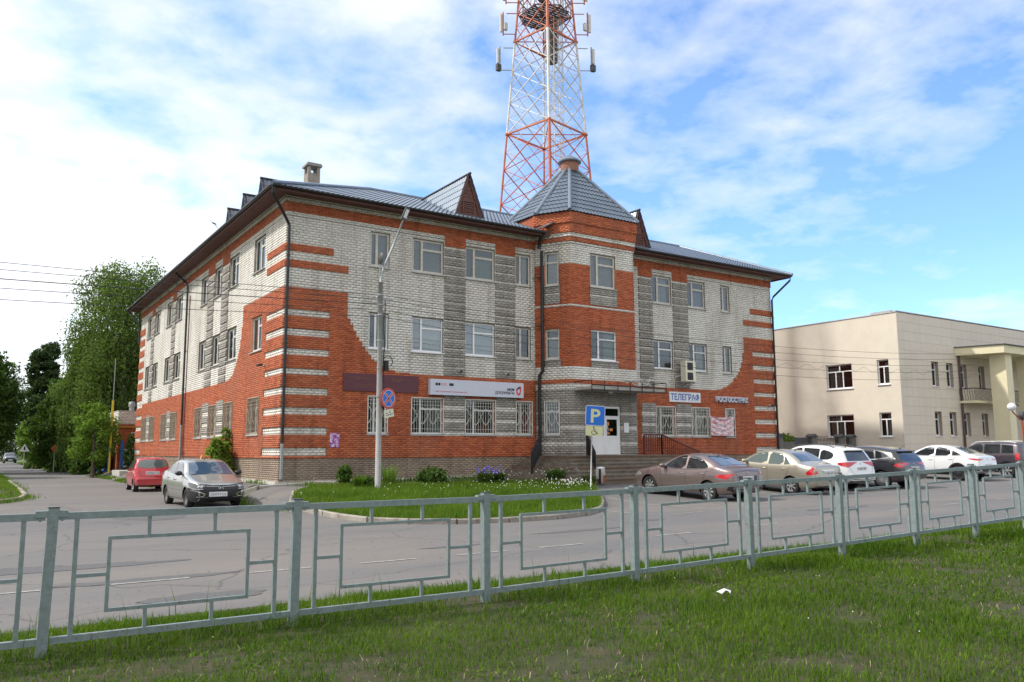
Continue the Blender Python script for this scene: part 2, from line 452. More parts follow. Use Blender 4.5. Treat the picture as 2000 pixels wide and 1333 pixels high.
def paint_mat(name, col, metal=0.35, rough=0.32):
    m, n, l, p = new_mat(name)
    p.inputs['Metallic'].default_value = metal
    p.inputs['Roughness'].default_value = rough
    p.inputs['Coat Weight'].default_value = 1.0
    p.inputs['Coat Roughness'].default_value = 0.05
    g = n.new('ShaderNodeTexCoord')
    # road dust towards the sills, a real coat of dirt on the paint
    s = n.new('ShaderNodeSeparateXYZ')
    l.new(g.outputs['Object'], s.inputs[0])
    t = N(n, 'ShaderNodeTexNoise', inp={'Scale': 4.0, 'Detail': 6.0})
    l.new(g.outputs['Object'], t.inputs['Vector'])
    mr = N(n, 'ShaderNodeMapRange', inp={'From Min': 0.2, 'From Max': 0.65, 'To Min': 0.75, 'To Max': 0.08})
    l.new(s.outputs['Z'], mr.inputs['Value'])
    mu = N(n, 'ShaderNodeMath', operation='MULTIPLY')
    l.new(mr.outputs[0], mu.inputs[0])
    l.new(t.outputs['Fac'], mu.inputs[1])
    mx_ = N(n, 'ShaderNodeMix', data_type='RGBA')
    l.new(mu.outputs[0], mx_.inputs[0])
    mx_.inputs[6].default_value = (*col, 1)
    mx_.inputs[7].default_value = (0.22, 0.19, 0.16, 1)
    l.new(mx_.outputs[2], p.inputs['Base Color'])
    cw = N(n, 'ShaderNodeMath', operation='SUBTRACT', inp={0: 1.0})
    l.new(mu.outputs[0], cw.inputs[1])
    l.new(cw.outputs[0], p.inputs['Coat Weight'])
    return m

_m = M['galv']
_n, _l = _m.node_tree.nodes, _m.node_tree.links
_p = _n['Principled BSDF']
_src = _p.inputs['Base Color'].links[0].from_socket
_g = _n.new('ShaderNodeNewGeometry')
_t = N(_n, 'ShaderNodeTexNoise', inp={'Scale': 34.0, 'Detail': 4.0, 'Roughness': 0.7})
_t2 = N(_n, 'ShaderNodeTexNoise', inp={'Scale': 2.1, 'Detail': 3.0})
_l.new(_g.outputs['Position'], _t.inputs['Vector'])
_l.new(_g.outputs['Position'], _t2.inputs['Vector'])
_a = N(_n, 'ShaderNodeMath', operation='MULTIPLY_ADD', inp={1: 0.5})
_l.new(_t2.outputs['Fac'], _a.inputs[0])
_l.new(_t.outputs['Fac'], _a.inputs[2])
_r = ramp(_n, [(0.91, (0, 0, 0)), (0.98, (0.8, 0.8, 0.8))])
_l.new(_a.outputs[0], _r.inputs[0])
_x = N(_n, 'ShaderNodeMix', data_type='RGBA')
_l.new(_r.outputs[0], _x.inputs[0])
_l.new(_src, _x.inputs[6])
_x.inputs[7].default_value = (0.16, 0.075, 0.035, 1)
_l.new(_x.outputs[2], _p.inputs['Base Color'])


# ------------------------------------------------------------ mesh helpers
class MB:
    """collects geometry; tf = (origin, u, v, w) maps local (a,b,c) to space"""

    def __init__(s, O=(0, 0, 0), u=(1, 0, 0), v=(0, 1, 0), w=(0, 0, 1)):
        s.vs, s.fs, s.ms = [], [], []
        s.n = 0
        s.frame(O, u, v, w)

    def frame(s, O, u=(1, 0, 0), v=(0, 1, 0), w=(0, 0, 1)):
        s.O = np.array(O, float)
        s.A = np.array([u, v, w], float)
        s.flip = np.linalg.det(s.A) < 0
        return s

    def add(s, V, F, m=0):
        V = np.asarray(V, float).reshape(-1, 3) @ s.A + s.O
        s.vs.append(V)
        for f in F:
            f = [i + s.n for i in f]
            s.fs.append(f[::-1] if s.flip else f)
            s.ms.append(m)
        s.n += len(V)
        return s

    def box(s, x0, x1, y0, y1, z0, z1, m=0, open_back=False):
        V = [(x0, y0, z0), (x1, y0, z0), (x1, y1, z0), (x0, y1, z0), (x0, y0, z1), (x1, y0, z1), (x1, y1, z1), (x0, y1, z1)]
        F = [(0, 3, 2, 1), (4, 5, 6, 7), (0, 1, 5, 4), (1, 2, 6, 5), (2, 3, 7, 6), (3, 0, 4, 7)]
        return s.add(V, F, m)

    def quad(s, a, b, c, d, m=0):
        return s.add([a, b, c, d], [(0, 1, 2, 3)], m)

    def tube(s, pts, r, n=6, m=0, cap=True):
        P = [Vector(p) for p in pts]
        V, F = [], []
        for i, p in enumerate(P):
            d = (P[min(i + 1, len(P) - 1)] - P[max(i - 1, 0)])
            d = d.normalized() if d.length > 1e-9 else Vector((0, 0, 1))
            ref = Vector((0, 0, 1)) if abs(d.z) < 0.9 else Vector((1, 0, 0))
            a = d.cross(ref).normalized()
            b = d.cross(a)
            rr = r[i] if hasattr(r, '__len__') else r
            for k in range(n):
                t = 2 * math.pi * k / n
                V.append(p + a * (rr * math.cos(t)) + b * (rr * math.sin(t)))
        for i in range(len(P) - 1):
            for k in range(n):
                k2 = (k + 1) % n
                F.append((i * n + k, i * n + k2, (i + 1) * n + k2, (i + 1) * n + k))
        if cap:
            F.append(tuple(range(n)))
            F.append(tuple(range((len(P) - 1) * n, len(P) * n))[::-1])
        return s.add(V, F, m)

    def bar(s, p, q, w, h=None, m=0, up=(0, 0, 1)):
        """rectangular bar from p to q"""
        h = w if h is None else h
        p, q = Vector(p), Vector(q)
        d = (q - p).normalized()
        upv = Vector(up)
        if abs(d.dot(upv)) > 0.95:
            upv = Vector((0, 1, 0)) if abs(d.y) < 0.9 else Vector((1, 0, 0))
        a = d.cross(upv).normalized() * (w / 2)
        b = a.cross(d).normalized() * (h / 2)
        V = [p - a - b, p + a - b, p + a + b, p - a + b, q - a - b, q + a - b, q + a + b, q - a + b]
        F = [(0, 3, 2, 1), (4, 5, 6, 7), (0, 1, 5, 4), (1, 2, 6, 5), (2, 3, 7, 6), (3, 0, 4, 7)]
        return s.add(V, F, m)

    def lathe(s, prof, n=16, axis='z', c=(0, 0, 0), m=0, caps=True):
        V, F = [], []
        for r, h in prof:
            for k in range(n):
                t = 2 * math.pi * k / n
                if axis == 'z':
                    V.append((c[0] + r * math.cos(t), c[1] + r * math.sin(t), c[2] + h))
                elif axis == 'y':
                    V.append((c[0] + r * math.cos(t), c[1] + h, c[2] + r * math.sin(t)))
                else:
                    V.append((c[0] + h, c[1] + r * math.cos(t), c[2] + r * math.sin(t)))
        for i in range(len(prof) - 1):
            for k in range(n):
                k2 = (k + 1) % n
                F.append((i * n + k, i * n + k2, (i + 1) * n + k2, (i + 1) * n + k))
        if prof[0][0] > 1e-4 and caps:
            F.append(tuple(range(n))[::-1])
        if prof[-1][0] > 1e-4 and caps:
            F.append(tuple(range((len(prof) - 1) * n, len(prof) * n)))
        return s.add(V, F, m)

    def prism(s, poly, a0, a1, m=0, plane='xz'):
        """extrude polygon; plane xz: poly=(a,c), extrude along b; plane xy: extrude along c"""
        n = len(poly)
        if plane == 'xz':
            V = [(p[0], a0, p[1]) for p in poly] + [(p[0], a1, p[1]) for p in poly]
        elif plane == 'xy':
            V = [(p[0], p[1], a0) for p in poly] + [(p[0], p[1], a1) for p in poly]
        else:
            V = [(a0, p[0], p[1]) for p in poly] + [(a1, p[0], p[1]) for p in poly]
        F = [tuple(range(n))[::-1], tuple(range(n, 2 * n))] + [(i, (i + 1) % n, n + (i + 1) % n, n + i) for i in range(n)]
        return s.add(V, F, m)

    def mesh(s, name, mats, smooth=False):
        me = bpy.data.meshes.new(name)
        if s.vs:
            V = np.concatenate(s.vs)
            me.from_pydata(V.tolist(), [], s.fs)
        for k in (mats if isinstance(mats, (list, tuple)) else [mats]):
            me.materials.append(M[k] if isinstance(k, str) else k)
        if s.ms and max(s.ms) > 0:
            me.polygons.foreach_set('material_index', s.ms)
        if smooth:
            me.polygons.foreach_set('use_smooth', [True] * len(me.polygons))
        me.update()
        return me


def link(name, data, parent=None, loc=None, rotz=0.0, kind=None):
    o = bpy.data.objects.new(name, data)
    COL.objects.link(o)
    if parent is not None:
        o.parent = parent
        if loc is None and parent.get('_w') is not None:
            loc = -Vector(parent.location)
    if loc is not None:
        o.location = loc
    if rotz:
        o.rotation_euler = (0, 0, rotz)
    if kind:
        o['kind'] = kind
    return o


def part(name, mb, mats, parent=None, smooth=False, kind=None, loc=None):
    return link(name, mb.mesh(name, mats, smooth), parent, loc, kind=kind)


def thing(name, label, cat, loc=(0, 0, 0), rotz=0.0, group=None, world=True):
    """Empty at the base. world=True: the parts are given in scene coordinates"""
    o = bpy.data.objects.new(name, None)
    COL.objects.link(o)
    o.location = loc
    o.rotation_euler = (0, 0, rotz)
    o.empty_display_size = 0.2
    o['label'] = label
    o['category'] = cat
    if group:
        o['group'] = group
    if world:
        o['_w'] = 1
    return o


def tag(o, label, cat, group=None):
    o['label'] = label
    o['category'] = cat
    if group:
        o['group'] = group
    return o


def kids(o):
    return [c for c in COL.objects if c.parent == o]


def copy_tree(o, parent=None):
    c = o.copy()
    COL.objects.link(c)
    if parent is not None:
        c.parent = parent
    for ch in kids(o):
        copy_tree(ch, c)
    return c


def fast_mesh(name, V, Fq, mats, tri=False, midx=None, smooth=False):
    """V (n,3), F (m,4) or (m,3) numpy arrays"""
    me = bpy.data.meshes.new(name)
    k = Fq.shape[1]
    me.vertices.add(len(V))
    me.vertices.foreach_set('co', V.astype(np.float32).ravel())
    me.loops.add(Fq.size)
    me.loops.foreach_set('vertex_index', Fq.astype(np.int32).ravel())
    me.polygons.add(len(Fq))
    me.polygons.foreach_set('loop_start', np.arange(0, Fq.size, k, dtype=np.int32))
    me.polygons.foreach_set('loop_total', np.full(len(Fq), k, dtype=np.int32))
    for m_ in (mats if isinstance(mats, (list, tuple)) else [mats]):
        me.materials.append(M[m_] if isinstance(m_, str) else m_)
    if midx is not None:
        me.polygons.foreach_set('material_index', midx.astype(np.int32))
    if smooth:
        me.polygons.foreach_set('use_smooth', np.ones(len(Fq), bool))
    me.update(calc_edges=True)
    return me


def text_mesh(txt, size, depth, m, align='LEFT', bold=0.0, sx=1.0):
    """flat lettering as a mesh in the XY plane"""
    cu = bpy.data.curves.new('lettering', 'FONT')
    cu.body = txt
    cu.size = size
    cu.extrude = depth
    cu.align_x = align
    cu.offset = bold
    cu.resolution_u = 3
    o = bpy.data.objects.new('lettering', cu)
    COL.objects.link(o)
    dg = bpy.context.evaluated_depsgraph_get()
    me = bpy.data.meshes.new_from_object(o.evaluated_get(dg))
    bpy.data.objects.remove(o)
    bpy.data.curves.remove(cu)
    me.materials.clear()
    me.materials.append(M[m])
    for v in me.vertices:
        v.co.x *= sx
    return me


def put_text(name, txt, pos, width, height, m, parent, u=(1, 0, 0), nrm=(0, -1, 0), depth=0.004, bold=0.0, align='LEFT'):
    """text fitted into width x height (height of capitals) with its lower left corner at pos"""
    me = text_mesh(txt, 1.0, 0.5, m, 'LEFT', bold)
    xs = [v.co.x for v in me.vertices]
    ys = [v.co.y for v in me.vertices]
    x0, x1, y0, y1 = min(xs), max(xs), min(ys), max(ys)
    u, nrm = Vector(u), Vector(nrm)
    up = Vector((0, 0, 1))
    P = Vector(pos)
    for v in me.vertices:
        a = (v.co.x - x0) / (x1 - x0) * width
        b = (v.co.y - y0) / (y1 - y0) * height
        c = depth * (v.co.z + 0.5)
        v.co = P + u * a + up * b + nrm * c
    return link(name, me, parent)


# ------------------------------------------------------------ terrain
def ss(a, b, x):
    t = np.clip((x - a) / (b - a), 0, 1)
    return t * t * (3 - 2 * t)


def TZ(x, y):
    x = np.asarray(x, float)
    y = np.asarray(y, float)
    h = .0115 * (np.maximum(x + 1, 0) ** 2 / (np.maximum(x + 1, 0) + 6))
    h = h - .0115 * np.maximum(x - 60, 0) * 0.95
    side = ss(-1.9, -.5, x)
    up = np.clip((y + 10.5) / 9.5, 0, 1) * .52 * side * (1 - .6 * ss(22, 32, x))
    lawn = .2 * (1 - ss(-21.7, -20.2, y))
    return h + up + lawn


def tz(x, y):
    return float(TZ(x, y))


def sheet(name, xs, ys, off, m, parent=None, kind='structure', mask=None, smooth=True):
    X, Y = np.meshgrid(np.array(xs, float), np.array(ys, float))
    Z = TZ(X, Y) + off
    V = np.stack([X.ravel(), Y.ravel(), Z.ravel()], 1)
    nx, ny = len(xs), len(ys)
    i, j = np.meshgrid(np.arange(nx - 1), np.arange(ny - 1))
    a = (j * nx + i).ravel()
    F = np.stack([a, a + 1, a + nx + 1, a + nx], 1)
    o = link(name, fast_mesh(name, V, F, m, smooth=smooth), parent)
    o['kind'] = kind
    return o


def strip_between(name, A, B, off, m, kind='structure', n=None):
    """ribbon between two polylines following the terrain"""
    V, F = [], []
    for a, b in zip(A, B):
        V.append((a[0], a[1], tz(a[0], a[1]) + off))
        V.append((b[0], b[1], tz(b[0], b[1]) + off))
    for i in range(len(A) - 1):
        F.append((2 * i, 2 * i + 2, 2 * i + 3, 2 * i + 1))
    mb = MB()
    mb.add(V, F)
    o = part(name, mb, m)
    if kind:
        o['kind'] = kind
    return o


def resample(P, step):
    P = [Vector((p[0], p[1])) for p in P]
    out = [P[0]]
    for a, b in zip(P[:-1], P[1:]):
        n = max(1, int(round((b - a).length / step)))
        for k in range(1, n + 1):
            out.append(a.lerp(b, k / n))
    return out


# ------------------------------------------------------------ ground, road, pavement
def lin(a, b, st):
    return list(np.linspace(a, b, max(2, int(abs(b - a) / st) + 1)))


GX = [-1500, -600, -250, -120] + lin(-70, -12, 6) + lin(-10.5, 12, 0.5) + lin(13, 60, 1.5) + lin(66, 120, 8) + [200, 400, 900, 1600]
GY = [-600, -200, -90, -50] + lin(-34, -24, 1.0) + lin(-23, -19, 0.15) + lin(-18, 2, 0.5) + lin(3, 40, 1.5) + lin(45, 120, 8) + [180, 300, 600, 1800]
sheet('ground', GX, GY, -0.012, 'soil_far')
# main road, the lot in front of the building and the apron up to its wall
RX = [-160, -120, -90, -60, -40, -25, -16] + lin(-11, 12, 0.4) + lin(13, 60, 1.2) + lin(65, 130, 8)
RY = [-20.25, -20.1, -19.9] + lin(-19.4, 0.6, 0.45)
road = sheet('road', RX, RY, 0.0, 'asphalt')
# side street going away past the left wall
sheet('side_street', lin(-7.2, -1.7, 0.5), lin(0.62, 30, 1.2) + lin(33, 130, 6), 0.0, 'asphalt')
sheet('side_street', lin(-16, -7.2, .8), lin(.62, 8, .9), 0.0, 'asphalt')
# pavement along the left wall
sheet('pavement', lin(-1.62, -0.12, 0.3), lin(0.66, 60, 1.2), 0.004, 'asphalt_dark')
sheet('back_yard', lin(-0.1, 60, 2.5), lin(0.7, 60, 3), -0.004, 'asphalt_dark')
# lawn in the foreground
LX = lin(-16, 24, 0.4)
LY = lin(-32, -22.2, 0.3) + lin(-22.1, -20.0, 0.12)
sheet('lawn_soil', LX, LY, 0.006, 'soil')

# dark repairs in the asphalt
for (cx, cy, rx, ry, sd) in [(-7.25, -17.15, 1.25, 0.17, 1), (-8.1, -15.3, 1.6, 0.3, 2), (-6.9, -19.0, 0.75, 0.3, 3), (-8.9, -14.9, 0.9, 0.14, 4), (11.0, -15.2, 1.4, 0.2, 5), (1.8, -15.3, 1.3, .16, 7), (-5.2, -5.5, .9, 1.3, 9), (-1.9, -16.2, .7, .12, 11), (4.6, -14.4, .5, .22, 12)]:
    r_ = random.Random(sd)
    pl = []
    for k in range(26):
        t = 2 * math.pi * k / 26
        q = 1 + r_.uniform(-.16, .16)
        pl.append((cx + rx * q * math.cos(t), cy + ry * q * math.sin(t)))
    mb = MB()
    mb.add([(p[0], p[1], tz(*p) + .005) for p in pl] + [(cx, cy, tz(cx, cy) + .006)], [(k, (k + 1) % 26, 26) for k in range(26)])
    part('road_patch', mb, 'patch', kind='structure')


def paint_line(x0, y0, x1, y1, w, name='road_marking'):
    P = resample([(x0, y0), (x1, y1)], 0.5)
    d = (Vector((x1, y1)) - Vector((x0, y0))).normalized()
    nn = Vector((-d.y, d.x)) * (w / 2)
    return strip_between(name, [p - nn for p in P], [p + nn for p in P], 0.007, 'paint')


xx = -13.0
while xx < 60:
    yy = -17.36 + 0.055 * max(0, xx + 2) - 0.0009 * max(0, xx + 2) ** 2 * 0
    yy = -17.36 + min(1.0, 0.055 * max(0, xx + 2))
    paint_line(xx, yy, xx + 1.0, yy + .02, 0.085)
    xx += 3.0 if xx > -2 else 1.75
# grit and small stones swept over the road
rgs = np.random.default_rng(77)
gx_ = np.concatenate([rgs.uniform(-12, 14, 1500), rgs.normal(-7.4, .7, 500), rgs.normal(-1.4, .8, 300)])
gy_ = np.concatenate([rgs.uniform(-20, -12.9, 1500), rgs.uniform(-3, 4, 500), rgs.uniform(-13, -4, 300)])
mb = MB()
for a_, b_ in zip(gx_, gy_):
    if True:
        q_ = abs(rgs.normal(0, .006)) + .003
        z_ = tz(a_, b_)
        mb.add([(a_ - q_, b_, z_), (a_ + q_, b_ - q_ * .6, z_), (a_ + q_ * .3, b_ + q_, z_), (a_, b_, z_ + q_ * 1.1)], [(0, 1, 3), (1, 2, 3), (2, 0, 3)])
part('road_grit', mb, 'concrete', kind='stuff')
# parking bay lines, square to the building
for bx in [5.6, 8.2, 11.2, 14.6, 18.2, 22.0, 25.4]:
    paint_line(bx, -12.9, bx + .05, -8.6, 0.09)
for bx in lin(-4, 34, 3.2):
    if bx > 4:
        paint_line(bx, -13.6, bx + 1.1, -13.58, 0.07)


# ------------------------------------------------------------ kerbs: every stone its own piece
def kerb(name, label, P, h=0.13, w=0.15, L=0.95, m='kerb', jit=0.012, closed_height=None):
    P = resample(P, L)
    root = thing(name, label, 'kerb', (P[0].x, P[0].y, tz(P[0].x, P[0].y)))
    r_ = random.Random(len(P) * 7 + 1)
    for i in range(len(P) - 1):
        a, b = P[i], P[i + 1]
        d = (b - a).normalized()
        g = r_.uniform(.006, .02)
        a2, b2 = a + d * g, b - d * g
        nn = Vector((-d.y, d.x)) * (w / 2)
        off = nn.normalized() * r_.uniform(-jit, jit)
        za, zb = tz(a.x, a.y), tz(b.x, b.y)
        hh = h + r_.uniform(-.014, .012)
        c = .022
        mb = MB()
        V = []
        for p, z in ((a2, za), (b2, zb)):
            for s_, t_ in ((-1, -.06), (-1, hh - c), (-1 + 2 * c / w, hh), (1 - 2 * c / w, hh), (1, hh - c), (1, -.06)):
                q = p + nn * s_ + off
                V.append((q.x, q.y, z + t_))
        F = [(k, k + 1, k + 7, k + 6) for k in range(5)] + [(0, 6, 11, 5), tuple(range(6))[::-1], tuple(range(6, 12))]
        mb.add(V, F)
        part('kerb_stone', mb, m, root)
    return root


ISL = [(0.45, -2.2), (-0.6, -3.6), (-1.3, -5.4), (-1.42, -7.4), (-1.36, -9.4), (-1.1, -10.6), (-0.5, -11.6), (0.4, -12.3), (1.6, -12.7), (3.0, -12.75),
       (4.2, -12.4), (5.2, -11.7), (6.0, -10.9), (6.95, -9.8), (7.95, -8.5), (8.8, -7.3), (9.6, -6.0)]
kerb('island_kerb', 'uneven concrete kerb stones edging the green island in front of the brick building', ISL)
kerb('pavement_kerb', 'long weathered kerb along the left side of the brick building beside the red car', [(-1.72, 1.4), (-1.72, 12), (-1.72, 34)], h=0.05)
kerb('apron_kerb', 'short concrete kerb in front of the corner drainpipe', [(-1.5, 0.35), (-0.9, -0.75), (0.6, -1.25)], h=0.14, L=1.25, m='concrete')
kerb('bed_kerb', 'sunken stone border of the flower bed below the maroon sign', [(0.9, -1.35), (2.2, -2.1), (3.1, -2.9)], h=0.16, L=0.9)
kerb('corner_kerb', 'pale chipped kerb of the street corner at the far left', [(-9.6, 2.4), (-8.5, 3.4), (-7.75, 5.0), (-7.4, 8), (-7.3, 14), (-7.25, 26)], h=0.12)
# low wall face of the bed under the front wall
strip_between('verge', [(x, -20.95) for x in lin(-16, 40, 1)], [(x, -20.0) for x in lin(-16, 40, 1)], 0.008, 'soil')
strip_between('walkway', [(x, -2.05) for x in lin(0.3, 11.2, .8)], [(x, -0.16) for x in lin(0.3, 11.2, .8)], 0.014, 'concrete')


def poly_sheet(name, poly, off, m, st=0.35):
    """terrain-following patch inside a polygon (grid triangulated by cdt)"""
    pts = [Vector(p) for p in resample(list(poly) + [poly[0]], st)[:-1]]
    nb = len(pts)
    xs = [p.x for p in pts]
    ys = [p.y for p in pts]
    poly2 = [(p.x, p.y) for p in pts]

    def inside(x, y):
        c = False
        j = nb - 1
        for i in range(nb):
            xi, yi = poly2[i]
            xj, yj = poly2[j]
            if ((yi > y) != (yj > y)) and (x < (xj - xi) * (y - yi) / (yj - yi + 1e-12) + xi):
                c = not c
            j = i
        return c
    for x in np.arange(min(xs), max(xs), st):
        for y in np.arange(min(ys), max(ys), st):
            if inside(x, y):
                pts.append(Vector((x, y)))
    vv, ee, ff, *_ = delaunay_2d_cdt(pts, [(i, (i + 1) % nb) for i in range(nb)], [], 1, 1e-5)
    mb = MB()
    mb.add([(v.x, v.y, tz(v.x, v.y) + off) for v in vv], [tuple(f) for f in ff])
    o = part(name, mb, m, kind='structure')
    return o, inside


ISLAND_POLY = ISL + [(9.4, -4.6), (9.0, -3.3), (7.0, -2.6), (3.0, -2.6), (1.0, -2.0)]
island, in_island = poly_sheet('island_soil', ISLAND_POLY, 0.075, 'soil')
CORNER_POLY = [(-9.6, 2.5), (-8.55, 3.5), (-7.85, 5.0), (-7.5, 8), (-7.4, 14), (-7.35, 26), (-7.6, 60), (-14, 60), (-16, 2.0)]
cornerp, in_corner = poly_sheet('corner_soil', CORNER_POLY, 0.06, 'soil', 1.0)

# ------------------------------------------------------------ main building
BO = Vector((0, 0, 0.5))
bld = thing('brick_building', 'three storey building of white and orange red brick with a turret and tiled roof', 'building', (0.0, 0.0, 0.5))
bld['_w'] = 1
ZT = 10.73
PITCH = {'W': 0.1, 'R': 0.0765, 'G': 0.1, 'P': 0.0765}
MATS = {'W': 'white_brick', 'R': 'red_brick', 'G': 'grey_brick', 'P': 'plinth_brick'}
MORT = {'W': 'mortar_dark', 'R': 'mortar_red', 'G': 'mortar_grey', 'P': 'mortar_grey'}
JNT = {'W': 0.013, 'R': 0.010, 'G': 0.012, 'P': 0.010}
TH = 0.14
BR = {k: [] for k in 'WRGP'}       # bricks: (frame id, s0,s1,z0,z1,d)
MO = {k: [] for k in 'WRGP'}
FRAMES = []


def facade(O, u, n, rects, zlo, zhi, s_lo, s_hi, ext_lo=1.0, ext_hi=1.0, z0grid=1.456):
    """rects painted in order: (s0,s1,z0,z1,type,depth); type None = opening"""
    fid = len(FRAMES)
    FRAMES.append((np.array(O, float), np.array(u, float), np.array(n, float)))
    xs = sorted({round(v, 4) for r in rects for v in (r[0], r[1]) if s_lo < v < s_hi} | {s_lo, s_hi})
    cols = []
    for a, b in zip(xs[:-1], xs[1:]):
        if b - a < 1e-3:
            continue
        mid = (a + b) / 2
        act = [r for r in rects if r[0] <= mid <= r[1]]
        zs = sorted({round(v, 4) for r in act for v in (r[2], r[3]) if zlo < v < zhi} | {zlo, zhi})
        runs = []
        for c, d in zip(zs[:-1], zs[1:]):
            if d - c < 1e-3:
                continue
            zm_ = (c + d) / 2
            t = (None, 0)
            for r in act:
                if r[2] <= zm_ <= r[3]:
                    t = (r[4], r[5])
            if runs and runs[-1][2] == t:
                runs[-1][1] = d
            else:
                runs.append([c, d, t])
        cols.append((a, b, runs))
    # mortar boxes, and row clips
    rows = {}
    for ci, (a, b, runs) in enumerate(cols):
        for (c, d, (t, dep)) in runs:
            if t is None:
                continue
            aa = a - dep * ext_lo + .004 if a == s_lo else a
            bb = b + dep * ext_hi - .004 if b == s_hi else b
            MO[t].append((fid, aa, bb, c, d, dep - (.012 if t != 'R' else .008)))
            p = PITCH[t]
            k0, k1 = int(math.floor((c - z0grid) / p)), int(math.ceil((d - z0grid) / p))
            for k in range(k0, k1):
                za, zb = max(c, z0grid + k * p), min(d, z0grid + (k + 1) * p)
                if zb - za > .022:
                    rows.setdefault((t, dep, k, round(za, 4), round(zb, 4)), []).append((aa, bb))
    for (t, dep, k, za, zb), iv in rows.items():
        iv.sort()
        mer = []
        for a, b in iv:
            if mer and abs(mer[-1][1] - a) < .006:
                mer[-1][1] = b
            else:
                mer.append([a, b])
        L = .26
        j = JNT[t]
        for a, b in mer:
            q = math.floor((a - (k % 2) * L / 2) / L) * L + (k % 2) * L / 2
            while q < b - 1e-6:
                s0, s1 = max(a, q), min(b, q + L)
                if s1 - s0 > .03:
                    BR[t].append((fid, s0 + (j / 2 if q >= a - .001 else .001), s1 - (j / 2 if q + L <= b + .001 else .001), za + j / 2, zb - j / 2, dep))
                q += L


def curve_rects(pts, side, ztop, lim, typ='R', dep=0.03, step=0.13):
    """area under/outside a stepped curve; pts from wall edge inward, list (s,z) descending"""
    out = []
    ss_ = [p[0] for p in pts]
    zz = [p[1] for p in pts]
    a, b = min(ss_), max(ss_)
    n = max(1, int(round((b - a) / step)))
    for i in range(n):
        x0, x1 = a + (b - a) * i / n, a + (b - a) * (i + 1) / n
        z = np.interp((x0 + x1) / 2, ss_ if ss_[0] < ss_[-1] else ss_[::-1], zz if ss_[0] < ss_[-1] else zz[::-1])
        z = 1.456 + round((z - 1.456) / .0765) * .0765
        out.append((x0, x1, 1.456, z, typ, dep))
    return out


QZ = [(1.55, 1.85), (2.32, 2.60), (3.06, 3.33), (3.80, 4.06), (4.54, 4.78), (5.27, 5.52), (6.00, 6.27), (6.74, 7.00)]
Z1, Z2 = 4.78, 10.73
FW = [('b', 3.42, 4.26), ('c', 5.30, 6.75), ('c', 7.80, 9.29), ('b', 10.36, 11.20), ('c', 18.62, 19.93), ('c', 21.08, 22.38), ('b', 23.56, 24.26)]
FLOORS = [(2.36, 3.85), (5.70, 7.14), (9.00, 10.43)]


def piers(rects, s0, s1, hi=10.28, ground=True):
    if ground:
        rects.append((s0, s1, 2.32, 4.0, 'W', 0.03))
        for a, b in ((2.52, 2.84), (3.04, 3.36), (3.58, 4.0)):
            rects.append((s0, s1, a, b, 'G', 0.055))
    z = 4.80
    rects.append((s0, s1, 4.78, hi, 'W', 0.0))
    while z < hi - .1:
        rects.append((s0, s1, z, min(hi, z + .30), 'G', 0.035))
        z += .39


def base_rects(L):
    return [(-1, L + 1, 0.3, 1.456, 'P', 0.0), (-1, L + 1, 1.456, Z1, 'R', 0.03), (-1, L + 1, Z1, Z2, 'W', 0.0), (-1, L + 1, 10.60, 10.625, None, 0),
            (-1, L + 1, Z2, 11.10, 'R', 0.03), (-1, L + 1, 11.10, 11.26, 'W', 0.06), (-1, L + 1, 11.26, 11.40, 'W', 0.10)]


LF = 27.64
rc = base_rects(LF)
rc = [r for r in rc if r[4] is not None]
rc.append((-1, 11.5, 10.555, 10.575, 'W', -0.02))
rc.append((16.9, LF + 1, 10.555, 10.575, 'W', -0.02))
# red field at the left corner and its stepped curve
rc.append((-1, 2.5, Z1, 7.83, 'R', 0.03))
rc += curve_rects([(2.5, 6.9), (2.95, 6.13), (3.25, 5.68), (3.54, 5.35), (3.98, 5.02), (4.5, 4.86), (5.2, 4.78)], 1, 0, 0)
rc += [(-1, 1.88, 9.21, 9.49, 'R', 0.03), (-1, 2.50, 8.59, 8.87, 'R', 0.03)]
rc.append((25.25, LF + 1, Z1, 7.75, 'R', 0.03))
rc += curve_rects([(23.0, 4.78), (23.4, 4.84), (24.26, 5.27), (24.7, 5.7), (24.99, 6.15), (25.25, 7.1)], 1, 0, 0)
rc += [(25.88, LF + 1, 9.08, 9.38, 'R', 0.03), (25.27, LF + 1, 8.42, 8.71, 'R', 0.03)]
for a, b in QZ:
    rc.append((-1, 1.8, a, b, 'W', -0.015))
    rc.append((25.9, LF + 1, a, b, 'W', -0.015))
for s0, s1 in ((6.79, 7.79), (9.32, 10.34), (17.68, 18.6), (20.0, 21.06)):
    piers(rc, s0, s1)
    rc.append((s0, s1, 10.28, Z2, 'R', 0.03))
for i, (k, s0, s1) in enumerate(FW):
    for f, (z0, z1) in enumerate(FLOORS):
        rc.append((s0, s1, z0, z1, None, 0))
rcA = rc + [(11.45, 40, 0, 20, None, 0)]
facade((0, 0, 0), (1, 0, 0), (0, -1, 0), rcA, 0.3, 11.40, 0.0, 11.45, 1, 0)
rcB = rc + [(-1, 16.88, 0, 20, None, 0)]
facade((0, 0, 0), (1, 0, 0), (0, -1, 0), rcB, 0.3, 11.40, 16.88, LF, 0, 1)

